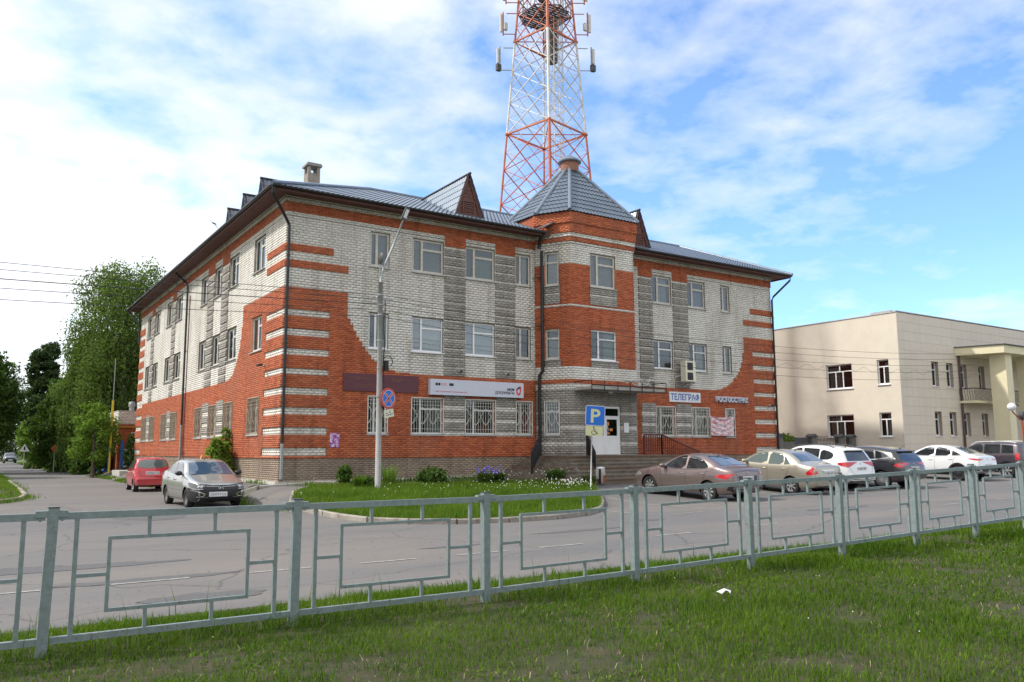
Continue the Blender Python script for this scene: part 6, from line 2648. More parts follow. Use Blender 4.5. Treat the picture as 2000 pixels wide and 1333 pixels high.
    for p in me2.polygons:
        c_ = p.center
        inw = any(math.hypot(c_.x - (L / 2 - d), c_.z - wr_ * .98) < ra + .02 for d in (ax_f, ax_r))
        p.material_index = 0
        if inw and abs(c_.y) > W / 2 - .36:
            nr_p = bvh.find_nearest(c_)
            if nr_p[0] is None or nr_p[3] > .006:
                p.material_index = 1
        p.use_smooth = p.material_index == 0
    me2.set_sharp_from_angle(angle=R(38))
    bpy.data.objects.remove(co)

    def cast(p, dr):
        h = bvh.ray_cast(Vector(p), Vector(dr).normalized())
        return (h[0], h[1]) if h[0] is not None else (None, None)

    def patch(nm, poly, view, m, off=.006, st=.07, mirror=True, thick=0.0, label=None, parent=None, smooth=True):
        """poly in view coordinates. side: (d,z) seen from the left; top: (d,y); front/rear: (y,z); fq/rq: quarter views (a,z)"""
        pts = chaikin(list(poly) + [poly[0]], 1)[:-1] if len(poly) > 4 and smooth else list(poly)
        ring_ = [Vector(p) for p in resample(list(pts) + [pts[0]], st)[:-1]]
        nb = len(ring_)
        xs = [p.x for p in ring_]
        ys = [p.y for p in ring_]
        allp = list(ring_)
        pl = [(p.x, p.y) for p in ring_]

        def ins(x, y):
            c = False
            j = nb - 1
            for i in range(nb):
                xi, yi = pl[i]
                xj, yj = pl[j]
                if ((yi > y) != (yj > y)) and (x < (xj - xi) * (y - yi) / (yj - yi + 1e-12) + xi):
                    c = not c
                j = i
            return c
        for x in np.arange(min(xs) + st * .5, max(xs), st):
            for y in np.arange(min(ys) + st * .5, max(ys), st):
                if ins(x, y) and min((Vector((x, y)) - q).length for q in ring_) > st * .35:
                    allp.append(Vector((x, y)))
        vv, ee, ff, *_ = delaunay_2d_cdt(allp, [(i, (i + 1) % nb) for i in range(nb)], [], 1, 1e-6)
        sides = [1, -1] if mirror else [1]
        for sg_ in sides:
            Vp, ok = [], []
            for v in vv:
                if view == 'side':
                    o_, dr = (L / 2 - v.x, sg_ * 3, v.y), (0, -sg_, 0)
                elif view == 'top':
                    o_, dr = (L / 2 - v.x, v.y * sg_, 3), (0, 0, -1)
                elif view == 'front':
                    o_, dr = (L, v.x * sg_, v.y), (-1, 0, 0)
                elif view == 'rear':
                    o_, dr = (-L, v.x * sg_, v.y), (1, 0, 0)
                elif view in ('fq', 'rq'):
                    f_ = 1 if view == 'fq' else -1
                    dr = Vector((-f_, -sg_ * 1.0, 0)).normalized()
                    per = Vector((-f_ * 1.0, sg_ * 1.0, 0)).normalized()
                    # a = 0 at the corner of the car
                    base = Vector((f_ * L / 2, sg_ * W / 2, 0))
                    o_ = base + per * v.x - dr * 3 + Vector((0, 0, v.y))
                q, nrm = cast(o_, dr)
                if q is None:
                    ok.append(False)
                    Vp.append((0, 0, 0))
                    continue
                if nrm.dot(Vector(dr)) > 0:
                    nrm = -nrm
                ok.append(True)
                Vp.append(tuple(q + nrm * off))
            Fp = [tuple(f) for f in ff if all(ok[i] for i in f)]
            if not Fp:
                continue
            mb = MB()
            mb.add(Vp, Fp)
            o = part(nm, mb, m, parent or root, loc=(0, 0, 0), smooth=True)
            if label:
                o['label'] = label
            last = o
        return last

    def line(nm, pts, view, w=.008, m='seam', off=.004, mirror=True, parent=None):
        sides = [1, -1] if mirror else [1]
        P_ = resample(pts, .06)
        for sg_ in sides:
            Q, NN_ = [], []
            for v in P_:
                if view == 'side':
                    o_, dr = (L / 2 - v.x, sg_ * 3, v.y), (0, -sg_, 0)
                elif view == 'rear':
                    o_, dr = (-L, v.x * sg_, v.y), (1, 0, 0)
                elif view == 'front':
                    o_, dr = (L, v.x * sg_, v.y), (-1, 0, 0)
                else:
                    o_, dr = (L / 2 - v.x, v.y * sg_, 3), (0, 0, -1)
                q, nrm = cast(o_, dr)
                if q is not None:
                    if nrm.dot(Vector(dr)) > 0:
                        nrm = -nrm
                    Q.append(q)
                    NN_.append(nrm)
            if len(Q) < 2:
                continue
            V_, F_ = [], []
            for i in range(len(Q)):
                d_ = (Q[min(i + 1, len(Q) - 1)] - Q[max(0, i - 1)]).normalized()
                s_ = d_.cross(NN_[i]).normalized() * (w / 2)
                V_ += [Q[i] + s_ + NN_[i] * off, Q[i] - s_ + NN_[i] * off]
            for i in range(len(Q) - 1):
                F_.append((2 * i, 2 * i + 2, 2 * i + 3, 2 * i + 1))
            mb = MB()
            mb.add(V_, F_)
            part(nm, mb, m, parent or body, loc=(0, 0, 0))
    # wheels
    wheel0 = None
    tw = .20
    for d in (ax_f, ax_r):
        for s_ in (-1, 1):
            wx, wy = L / 2 - d, s_ * (W / 2 - tw / 2 - .035)
            prof = [(wr_ * .64, -tw * .46), (wr_ * .72, -tw / 2), (wr_ * .92, -tw * .5), (wr_ * .985, -tw * .42), (wr_, -tw * .25), (wr_, tw * .25), (wr_ * .985, tw * .42), (wr_ * .92, tw * .5), (wr_ * .72, tw / 2), (wr_ * .64, tw * .46)]
            if '_tyre' not in sp:
                mb = MB()
                mb.lathe(prof + [(wr_ * .60, 0), (wr_ * .60, -tw * .4), (wr_ * .64, -tw * .46)], 30, axis='y', caps=False)
                sp['_tyre'] = mb.mesh('tyre', 'tyre', True)
                rb = MB()
                R0 = wr_ * .66
                rb.lathe([(R0, .095), (R0 * .96, .082), (R0 * .90, .05), (R0 * .88, -.05)], 30, axis='y', m=0, caps=False)
                rb.lathe([(R0 * .9, .0), (.0, .0)], 24, axis='y', m=1, caps=False)
                ns_ = sp.get('spokes', 7)
                if sp.get('steel'):
                    rb.lathe([(R0 * .9, .05), (R0 * .7, .075), (R0 * .45, .055), (R0 * .2, .07), (0, .07)], 24, axis='y', m=0)
                else:
                    for k in range(ns_):
                        t = 2 * math.pi * k / ns_
                        c_, s2 = math.cos(t), math.sin(t)
                        if sp.get('twin'):
                            for dt_ in (-.13, .13):
                                a_ = (R0 * .93 * math.cos(t + dt_), .078, R0 * .93 * math.sin(t + dt_))
                                rb.bar((R0 * .14 * c_, .075, R0 * .14 * s2), a_, .030, .022, up=(0, 1, 0), m=0)
                        else:
                            w0 = R0 * sp.get('spw', .22)
                            rb.add([(R0 * .12 * c_ - w0 * .6 * -s2 * -1, .082, R0 * .12 * s2 - w0 * .6 * c_), (R0 * .12 * c_ + w0 * .6 * -s2, .082, R0 * .12 * s2 + w0 * .6 * c_),
                                    (R0 * .93 * c_ + w0 * -s2, .072, R0 * .93 * s2 + w0 * c_), (R0 * .93 * c_ - w0 * -s2, .072, R0 * .93 * s2 - w0 * c_)], [(0, 1, 2, 3)], 0)
                    rb.lathe([(R0 * .26, .07), (R0 * .24, .09), (0, .094)], 16, axis='y', m=0)
                sp['_rim'] = rb.mesh('rim', [sp.get('rim', 'rim'), 'car_black'])
            wh_ = bpy.data.objects.new('wheel', sp['_tyre'])
            COL.objects.link(wh_)
            wh_.parent = root
            wh_.location = (wx, wy, wr_ - .005)
            if s_ < 0:
                wh_.rotation_euler = (0, 0, math.pi)
            link('rim', sp['_rim'], wh_, (0, 0, 0))
    G = sp.get('glass', 'car_glass')
    for poly in sp['side_glass']:
        patch('side_window', poly, 'side', G, off=.006, parent=root)
    if 'glass_trim' in sp:
        for pl_ in sp['glass_trim']:
            line('window_trim', pl_, 'side', w=.022, m=sp.get('trim_m', 'trim'), off=.007)
    patch('windscreen', sp['ws'], 'top' if sp['ws_view'] == 'top' else 'front', sp.get('ws_glass', G), mirror=False, parent=root)
    patch('rear_window', sp['rw'], sp['rw_view'], sp.get('rw_glass', G), mirror=False, parent=root)
    for pl_ in sp.get('seams', []):
        line('seam', pl_, 'side')
    for pl_ in sp.get('rear_seams', []):
        line('seam', pl_, 'rear', mirror=True)
    for pl_, w_, m__, vw_ in sp.get('strips', []):
        line('trim_strip', pl_, vw_, w=w_, m=m__, off=.014, parent=root)
    for pl_ in sp.get('front_seams', []):
        line('seam', pl_, 'top', mirror=True)
    for hd, hz in sp.get('handles', []):
        for s_ in (-1, 1):
            q, nn_ = cast((L / 2 - hd, s_ * 3, hz), (0, -s_, 0))
            if q is None:
                continue
            mb = MB()
            mb.tube([(q.x + .10, q.y - s_ * .004, q.z), (q.x + .07, q.y + s_ * .028, q.z), (q.x - .07, q.y + s_ * .028, q.z + .004), (q.x - .10, q.y - s_ * .004, q.z + .004)], .012, 6)
            part('door_handle', mb, sp.get('handle_m', sp['paint']), root, loc=(0, 0, 0), smooth=True)
    md_, mz = sp['mirror']
    for s_ in (-1, 1):
        q, nn_ = cast((L / 2 - md_, s_ * 3, mz), (0, -s_, 0))
        mb = MB()
        c = Vector((q.x + .02, q.y + s_ * .13, mz + .05))
        mb.lathe([(0, -.085), (.06, -.075), (.09, -.03), (.088, .03), (.06, .06), (0, .065)], 12, axis='x', c=(0, 0, 0))
        for vi in range(len(mb.vs)):
            mb.vs[vi] = mb.vs[vi] * np.array([.9, 1.25, .82]) + np.array(c)
        mb.bar((q.x, q.y - s_ * .02, mz - .01), (c.x, c.y - s_ * .03, mz + .02), .05, .03)
        part('mirror', mb, sp.get('mirror_m', sp['paint']), root, loc=(0, 0, 0), smooth=True)
    for nm, poly, view, m in sp.get('patches', []):
        patch(nm, poly, view, m, off=.008 if 'grille' not in nm else .006, parent=root)
    for nm, poly, view, m in sp.get('centre', []):
        patch(nm, poly, view, m, off=.010, mirror=False, parent=root)
    # number plates
    for view, py, pz_, txt in sp.get('plates', []):
        sgn = 1 if view == 'front' else -1
        q, nn_ = cast((sgn * L, py, pz_), (-sgn, 0, 0))
        x = q.x + sgn * .014
        mb = MB()
        mb.box(min(x, x + sgn * .008), max(x, x + sgn * .008), py - .265, py + .265, pz_ - .062, pz_ + .062)
        mb.box(min(x - sgn * .02, x), max(x - sgn * .02, x) - 0.0005, py - .275, py + .275, pz_ - .072, pz_ + .072)
        pl = part('number_plate', mb, 'plate', root, loc=(0, 0, 0))
        if txt:
            put_text('lettering', txt, (x + sgn * .0085, py - .24 * sgn, pz_ - .04), .48, .08, 'plate_text', pl, u=(0, sgn, 0), nrm=(sgn, 0, 0), depth=.001).location = (0, 0, 0)
    # black gaskets of the wheel arch lips / cladding
    if sp.get('clad'):
        for d in (ax_f, ax_r):
            ar = [(d - (ra + .01) * math.cos(t), wr_ * .98 + (ra + .01) * math.sin(t)) for t in np.linspace(-.35, math.pi + .35, 18)]
            line('arch_cladding', ar, 'side', w=.085, m='trim', off=.008, parent=root)
        line('sill_cladding', [(ax_f + ra, .30), (ax_r - ra, .30)], 'side', w=.16, m='trim', off=.007, parent=root)
    else:
        for d in (ax_f, ax_r):
            ar = [(d - (ra + .012) * math.cos(t), wr_ * .98 + (ra + .012) * math.sin(t)) for t in np.linspace(0.0, math.pi, 18)]
            line('arch_lip', ar, 'side', w=.02, m=sp['paint'] if False else sp.get('lip', 'trim') if sp.get('lip') else sp['paint'], off=.006, parent=body)
    if sp.get('rails'):
        d0, d1, yy, zz_ = sp['rails']
        for s_ in (-1, 1):
            mb = MB()
            pts = []
            for k in range(9):
                d = d0 + (d1 - d0) * k / 8
                q, _n = cast((L / 2 - d, s_ * yy, 3), (0, 0, -1))
                pts.append((q.x, q.y, q.z + (.012 if k in (0, 8) else .055)))
            mb.tube(pts, .017, 6)
            part('roof_rail', mb, sp.get('rail_m', 'dark_grey'), root, loc=(0, 0, 0), smooth=True)
    if sp.get('antenna'):
        d, ln_ = sp['antenna']
        q, _n = cast((L / 2 - d, 0, 3), (0, 0, -1))
        mb = MB()
        mb.tube([q, q + Vector((-.03, 0, .02))], .022, 6)
        mb.tube([q + Vector((-.02, 0, .01)), q + Vector((-.02 - ln_ * .7, 0, ln_ * .7))], .006, 4)
        part('antenna', mb, 'trim', root, loc=(0, 0, 0))
    if sp.get('spoiler'):
        d, hw_, m_ = sp['spoiler']
        q, _n = cast((L / 2 - d, 0, 3), (0, 0, -1))
        mb = MB()
        mb.add([(q.x + .10, -hw_, q.z + .0), (q.x + .10, hw_, q.z + .0), (q.x - .14, hw_ * .96, q.z - .015), (q.x - .14, -hw_ * .96, q.z - .015),
                (q.x + .10, -hw_, q.z - .05), (q.x + .10, hw_, q.z - .05), (q.x - .13, hw_ * .96, q.z - .045), (q.x - .13, -hw_ * .96, q.z - .045)],
               [(0, 1, 2, 3), (4, 7, 6, 5), (3, 2, 6, 7), (0, 3, 7, 4), (1, 5, 6, 2), (0, 4, 5, 1)])
        part('spoiler', mb, m_, root, loc=(0, 0, 0))
    if sp.get('wiper'):
        (a, b) = sp['wiper']
        qa, na = cast((-L, a[0], a[1]), (1, 0, 0))
        qb, nb_ = cast((-L, b[0], b[1]), (1, 0, 0))
        mb = MB()
        mb.tube([qa + na * .02, qb + nb_ * .02], .010, 4)
        mb.lathe([(.03, -.01), (.03, .01)], 8, axis='x', c=qa + na * .015)
        part('wiper', mb, 'trim', root, loc=(0, 0, 0))
    for (ex, ey, ez, er, kind) in sp.get('badge', []):
        q, nn_ = cast((ex * L, ey, ez), (-ex, 0, 0))
        if q is None:
            continue
        mb = MB()
        x = q.x + ex * .012
        if kind == 'oval':
            pts = [(x, ey + er * 1.5 * math.cos(t), ez + er * math.sin(t)) for t in np.linspace(0, 2 * math.pi, 21)]
            mb.tube(pts, .007, 5)
            mb.tube([(x, ey - er * .9, ez - er * .45), (x, ey - er * .1, ez + er * .55), (x, ey + er * .5, ez - er * .1), (x, ey + er * 1.1, ez + er * .1)], .010, 5)
        elif kind == 'h':
            pts = [(x, ey + er * 1.6 * math.cos(t), ez + er * math.sin(t)) for t in np.linspace(0, 2 * math.pi, 17)]
            mb.tube(pts, .005, 5)
            mb.tube([(x, ey - er * .6, ez - er * .7), (x, ey - er * .3, ez + er * .7)], .008, 4)
            mb.tube([(x, ey + er * .3, ez - er * .7), (x, ey + er * .6, ez + er * .7)], .008, 4)
            mb.tube([(x, ey - er * .5, ez), (x, ey + er * .5, ez + er * .1)], .007, 4)
        elif kind == 'ring':
            pts = [(x, ey + er * math.cos(t), ez + er * math.sin(t)) for t in np.linspace(0, 2 * math.pi, 17)]
            mb.tube(pts, .008, 5)
            mb.bar((x, ey - er * 1.25, ez), (x, ey + er * 1.25, ez), .012, .02)
        elif kind == 'dia':
            mb.tube([(x, ey, ez + er), (x, ey + er * .6, ez), (x, ey, ez - er), (x, ey - er * .6, ez), (x, ey, ez + er)], .010, 4)
        elif kind == 'tri':
            for t in (90, 210, 330):
                c_, s2 = math.cos(R(t)), math.sin(R(t))
                mb.prism([(ey, ez), (ey + er * .5 * c_ - er * .3 * s2, ez + er * .5 * s2 + er * .3 * c_), (ey + er * c_, ez + er * s2), (ey + er * .5 * c_ + er * .3 * s2, ez + er * .5 * s2 - er * .3 * c_)], min(x, x - ex * .01), max(x, x - ex * .01), plane='yz')
        part('badge', mb, 'chrome', root, loc=(0, 0, 0))
    return root


P_ = {
    'silver': paint_mat('paint_silver', (0.42, 0.43, 0.42), .75, .33), 'red': paint_mat('paint_red', (0.52, 0.012, 0.03), .1, .3),
    'mauve': paint_mat('paint_mauve', (0.205, 0.155, 0.155), .6, .34), 'champagne': paint_mat('paint_champagne', (0.46, 0.43, 0.355), .7, .34),
    'white': paint_mat('paint_white', (0.74, 0.76, 0.78), 0.0, .3), 'black': paint_mat('paint_black', (0.020, 0.020, 0.026), .3, .25),
    'slate': paint_mat('paint_slate', (0.10, 0.125, 0.14), .5, .3), 'dusk': paint_mat('paint_dusk', (0.055, 0.045, 0.06), .4, .3)}

# mauve sedan: front hidden detail kept simple, tail drawn in full
build_car('parked_sedan', 'mauve brown sedan parked nearest the entrance steps, seen from behind', (11.35, -9.5), 1.62, dict(
    L=4.40, W=1.73, wr=.315, axf=.83, axr=3.43, paint=P_['mauve'], tumble=.42, tail=2.2,
    top=[(0, .55), (.015, .66), (.07, .77), (.45, .88), (1.0, .985), (1.18, 1.03), (1.95, 1.38), (2.25, 1.455), (2.75, 1.465), (3.15, 1.41), (3.75, 1.17), (3.98, 1.095), (4.22, 1.065), (4.31, 1.03), (4.345, .85), (4.385, .62), (4.40, .45)],
    bot=[(0, .40), (.10, .26), (.4, .20), (3.9, .22), (4.25, .28), (4.40, .36)], belt=[(0, .9), (1.0, .93), (2.5, .97), (3.6, 1.03), (4.4, 1.05)],
    side_glass=[[(1.52, .99), (1.62, 1.08), (2.02, 1.32), (2.28, 1.395), (2.44, 1.40), (2.44, .985), (1.9, .965)], [(2.52, .985), (2.52, 1.40), (2.80, 1.39), (3.10, 1.32), (3.42, 1.13), (3.38, 1.045), (2.9, 1.005)]],
    glass_trim=[[(1.42, .95), (2.4, .955), (3.0, .99), (3.42, 1.04)]],
    ws=[(1.22, -.62), (1.22, .62), (1.93, .50), (1.93, -.50)], ws_view='top', rw=[(3.12, -.46), (3.12, .46), (3.80, .60), (3.80, -.60)], rw_view='top', rw_glass='car_glass_blue',
    seams=[[(1.36, .93), (1.42, .32)], [(2.48, .96), (2.50, .30)], [(3.40, 1.0), (3.20, .62), (3.12, .50)], [(1.42, .30), (3.0, .30)]],
    rear_seams=[[(0.55, .93), (0.50, .62), (0, .61)], [(0, 1.0), (.6, .96)]],
    handles=[(2.30, .82), (3.18, .86)], mirror=(1.55, .98), mirror_m=P_['mauve'],
    patches=[('tail_light', [(-.18, .93), (.42, .87), (.50, .79), (.16, .73), (.02, .80)], 'rq', 'lamp_red'), ('bumper_lower', [(.0, .30), (.0, .42), (.62, .45), (.78, .62), (.80, .32)], 'rear', 'trim'),
             ('headlight', [(-.25, .68), (.15, .74), (.35, .70), (.3, .62), (-.1, .60)], 'fq', 'lamp_clear')],
    centre=[('boot_panel', [(-.42, .66), (.42, .66), (.46, .84), (-.46, .84)], 'rear', 'dark_grey')], badge=[(-1, 0, .93, .035, 'h')],
    plates=[('rear', 0, .76, 'М957СК 152')], antenna=(3.15, .12), spokes=8, spw=.16))

build_car('parked_sedan', 'champagne gold sedan parked between the mauve sedan and the white estate car', (15.95, -9.25), 1.56, dict(
    L=4.47, W=1.70, wr=.31, axf=.85, axr=3.45, paint=P_['champagne'], tumble=.36, tail=3.0,
    top=[(0, .50), (.03, .66), (.15, .78), (.6, .92), (.98, 1.02), (1.12, 1.07), (1.82, 1.44), (2.15, 1.525), (2.8, 1.535), (3.2, 1.47), (3.70, 1.20), (3.92, 1.11), (4.27, 1.075), (4.38, 1.03), (4.41, .85), (4.45, .62), (4.47, .45)],
    bot=[(0, .40), (.10, .26), (.4, .20), (3.9, .22), (4.3, .28), (4.47, .36)], belt=[(0, .95), (1.0, .98), (2.5, 1.0), (3.6, 1.03), (4.4, 1.05)],
    side_glass=[[(1.35, 1.04), (1.86, 1.36), (2.20, 1.44), (2.38, 1.445), (2.38, 1.02)], [(2.46, 1.02), (2.46, 1.445), (2.85, 1.435), (3.08, 1.39), (3.13, 1.03)], [(3.16, 1.035), (3.13, 1.36), (3.22, 1.28), (3.42, 1.06)]],
    ws=[(1.12, -.60), (1.12, .60), (1.80, .50), (1.80, -.50)], ws_view='top', rw=[(3.22, -.48), (3.22, .48), (3.74, .60), (3.74, -.60)], rw_view='top', rw_glass='car_glass_blue', glass='car_glass_clear',
    seams=[[(1.24, .98), (1.32, .32)], [(2.42, 1.0), (2.44, .30)], [(3.44, 1.03), (3.26, .66), (3.14, .52)]], handles=[(2.26, .86), (3.12, .88)], mirror=(1.45, 1.02),
    rear_seams=[[(.60, 1.0), (.56, .80), (.50, .60), (0, .60)]],
    patches=[('tail_light', [(.02, 1.02), (.26, .80), (.20, .72), (-.16, .80)], 'rq', 'lamp_red')],
    centre=[('boot_strip', [(-.34, .885), (.34, .885), (.34, .91), (-.34, .91)], 'rear', 'chrome')],
    plates=[('rear', 0, .80, 'Н 206 ВЕ')], antenna=(3.0, .06), spokes=7, spw=.17))

build_car('parked_suv', 'white estate car with roof rails and big dark rear window left of the black one', (18.6, -8.75), 1.54, dict(
    L=4.70, W=1.81, wr=.35, axf=.92, axr=3.59, paint=P_['white'], tumble=.30, tail=3.4,
    top=[(0, .55), (.03, .75), (.12, .86), (.6, .98), (1.15, 1.07), (1.3, 1.12), (2.0, 1.52), (2.35, 1.63), (3.2, 1.67), (4.05, 1.60), (4.22, 1.56), (4.45, 1.20), (4.56, 1.02), (4.62, .85), (4.68, .62), (4.70, .50)],
    bot=[(0, .45), (.10, .30), (.4, .24), (4.2, .26), (4.5, .34), (4.70, .42)], belt=[(0, 1.0), (1.0, 1.02), (2.5, 1.06), (3.6, 1.12), (4.7, 1.14)],
    side_glass=[[(1.55, 1.09), (2.05, 1.44), (2.4, 1.53), (2.56, 1.535), (2.56, 1.08)], [(2.63, 1.08), (2.63, 1.54), (3.35, 1.54), (3.35, 1.12)], [(3.41, 1.13), (3.41, 1.53), (3.85, 1.46), (4.02, 1.34), (3.9, 1.17)]],
    ws=[(1.32, -.64), (1.32, .64), (2.0, .54), (2.0, -.54)], ws_view='top', rw=[(-.56, 1.50), (.56, 1.50), (.66, 1.14), (-.66, 1.14)], rw_view='rear',
    seams=[[(1.44, 1.04), (1.5, .34)], [(2.60, 1.06), (2.62, .34)], [(3.55, 1.1), (3.40, .75), (3.25, .6)]], handles=[(2.42, .92), (3.35, .98)], mirror=(1.62, 1.08),
    rear_seams=[[(.70, 1.12), (.66, .86), (.52, .66), (0, .66)]],
    patches=[('tail_light', [(-.42, 1.10), (.10, 1.10), (.34, 1.06), (.30, .98), (.05, .93), (-.02, .90)], 'rq', 'lamp_red'), ('reflector', [(.0, .5), (.16, .5), (.12, .58), (.02, .56)], 'rq', 'lamp_red'), ('bumper_lower', [(0, .38), (0, .46), (.7, .5), (.74, .38)], 'rear', 'trim')],
    plates=[('rear', 0, .86, 'Н 481 МО')], rails=(1.9, 3.9, .62, 0), rail_m='dark_grey', spoiler=(4.20, .60, P_['white']), wiper=((0, 1.15), (.35, 1.24)), badge=[(-1, 0, 1.03, .05, 'tri')], spokes=5, spw=.2, antenna=(3.9, .05)))

build_car('parked_suv', 'black estate car with pale window line between the white cars', (21.2, -9.3), 1.60, dict(
    L=4.52, W=1.84, wr=.345, axf=.90, axr=3.59, paint=P_['black'], tumble=.34, tail=3.0,
    top=[(0, .55), (.03, .75), (.12, .86), (.6, .97), (1.1, 1.05), (1.25, 1.1), (1.95, 1.48), (2.3, 1.59), (3.0, 1.62), (3.85, 1.54), (4.02, 1.50), (4.28, 1.18), (4.38, 1.02), (4.45, .85), (4.50, .62), (4.52, .50)],
    bot=[(0, .45), (.10, .30), (.4, .24), (4.0, .26), (4.3, .34), (4.52, .42)], belt=[(0, 1.0), (1.0, 1.02), (2.5, 1.06), (3.6, 1.14), (4.5, 1.18)],
    side_glass=[[(1.5, 1.08), (2.0, 1.41), (2.35, 1.49), (2.50, 1.495), (2.50, 1.08)], [(2.57, 1.09), (2.57, 1.50), (3.20, 1.48), (3.28, 1.13)], [(3.34, 1.15), (3.28, 1.47), (3.62, 1.40), (3.86, 1.27)]],
    glass_trim=[[(1.45, 1.06), (2.5, 1.065), (3.3, 1.12), (3.8, 1.20), (3.95, 1.28)]], trim_m='chrome',
    ws=[(1.27, -.64), (1.27, .64), (1.95, .54), (1.95, -.54)], ws_view='top', rw=[(-.54, 1.44), (.54, 1.44), (.66, 1.13), (-.66, 1.13)], rw_view='rear',
    seams=[[(1.4, 1.02), (1.46, .34)], [(2.54, 1.05), (2.56, .34)]], handles=[(2.36, .94), (3.28, 1.0)], mirror=(1.56, 1.06),
    patches=[('tail_light', [(-.40, 1.02), (.0, 1.07), (.26, .98), (.28, .90), (.02, .86), (-.12, .93)], 'rq', 'lamp_red'), ('tail_light_lens', [(-.08, 1.0), (.10, 1.0), (.12, .96), (-.02, .94)], 'rq', 'lamp_clear')],
    plates=[('rear', 0, .82, 'Е 914 КО')], spoiler=(4.0, .58, P_['black']), wiper=((0, 1.12), (.35, 1.2)), antenna=(3.85, .28), spokes=10, twin=True, badge=[(-1, 0, .98, .04, 'h')]))

build_car('parked_suv', 'white coupe shaped car with black wheels in front of the cream building', (28.6, -8.4), 1.58, dict(
    L=4.55, W=1.82, wr=.35, axf=.87, axr=3.59, paint=P_['white'], tumble=.38, clad=True, rim='rim_dark',
    top=[(0, .60), (.03, .78), (.12, .88), (.6, .99), (1.1, 1.06), (1.25, 1.1), (1.95, 1.47), (2.3, 1.56), (2.75, 1.565), (3.3, 1.46), (3.95, 1.22), (4.20, 1.15), (4.40, 1.12), (4.45, 1.05), (4.48, .85), (4.53, .62), (4.55, .50)],
    bot=[(0, .45), (.10, .30), (.4, .26), (4.0, .28), (4.3, .36), (4.55, .44)], belt=[(0, 1.0), (1.0, 1.02), (2.5, 1.05), (3.6, 1.12), (4.5, 1.14)],
    side_glass=[[(1.5, 1.08), (2.0, 1.40), (2.35, 1.47), (2.50, 1.475), (2.50, 1.07)], [(2.57, 1.08), (2.57, 1.48), (2.95, 1.44), (3.25, 1.36), (3.28, 1.11)], [(3.34, 1.12), (3.32, 1.34), (3.62, 1.22), (3.74, 1.15)]],
    ws=[(1.27, -.64), (1.27, .64), (1.95, .54), (1.95, -.54)], ws_view='top', rw=[(3.28, -.48), (3.28, .48), (3.98, .62), (3.98, -.62)], rw_view='top', rw_glass='car_glass_blue', glass_trim=[[(1.45, 1.05), (2.5, 1.05), (3.3, 1.09), (3.8, 1.14)]],
    seams=[[(1.4, 1.02), (1.46, .34)], [(2.54, 1.05), (2.56, .34)], [(3.5, 1.1), (3.36, .75)]], handles=[(2.36, .90), (3.28, .95)], mirror=(1.56, 1.05), mirror_m='trim',
    patches=[('tail_light', [(-.36, .98), (.30, 1.02), (.34, .98), (.1, .92), (-.2, .92)], 'rq', 'lamp_red'), ('bumper_lower', [(0, .44), (0, .66), (.5, .70), (.80, .60), (.82, .44)], 'rear', 'trim')],
    plates=[('rear', 0, .70, '')], antenna=(3.3, .3), spokes=9, spw=.12, badge=[(-1, 0, 1.0, .05, 'dia')]))

build_car('parked_suv', 'dark boxy off-road car with white roof rails at the right edge', (33.0, -8.5), 1.50, dict(
    L=4.35, W=1.84, wr=.36, axf=.85, axr=3.52, paint=P_['dusk'], tumble=.22, clad=True, tail=3.6,
    top=[(0, .60), (.03, .85), (.12, .95), (.6, 1.03), (1.05, 1.08), (1.2, 1.13), (1.75, 1.56), (2.05, 1.65), (3.2, 1.69), (3.95, 1.66), (4.08, 1.60), (4.20, 1.15), (4.27, .95), (4.31, .80), (4.34, .62), (4.35, .50)],
    bot=[(0, .45), (.10, .32), (.4, .28), (4.0, .28), (4.2, .36), (4.35, .44)], belt=[(0, 1.05), (1.0, 1.07), (2.5, 1.10), (3.6, 1.12), (4.5, 1.14)],
    side_glass=[[(1.38, 1.13), (1.8, 1.47), (2.08, 1.56), (2.38, 1.565), (2.38, 1.12)], [(2.46, 1.13), (2.46, 1.57), (3.22, 1.58), (3.22, 1.15)], [(3.30, 1.16), (3.30, 1.57), (3.82, 1.54), (3.86, 1.17)]],
    ws=[(1.22, -.66), (1.22, .66), (1.74, .58), (1.74, -.58)], ws_view='top', rw=[(-.60, 1.54), (.60, 1.54), (.66, 1.14), (-.66, 1.14)], rw_view='rear',
    seams=[[(1.3, 1.04), (1.36, .34)], [(2.42, 1.1), (2.44, .34)], [(3.3, 1.12), (3.22, .75)]], handles=[(2.26, .98), (3.15, 1.0)], mirror=(1.45, 1.12), mirror_m='trim',
    patches=[('tail_light', [(.10, 1.16), (.26, 1.16), (.28, .86), (.12, .86)], 'rq', 'lamp_red')], plates=[('rear', 0, .70, '')], rails=(1.7, 3.9, .66, 0), rail_m='white_flat', spokes=6, spw=.2))

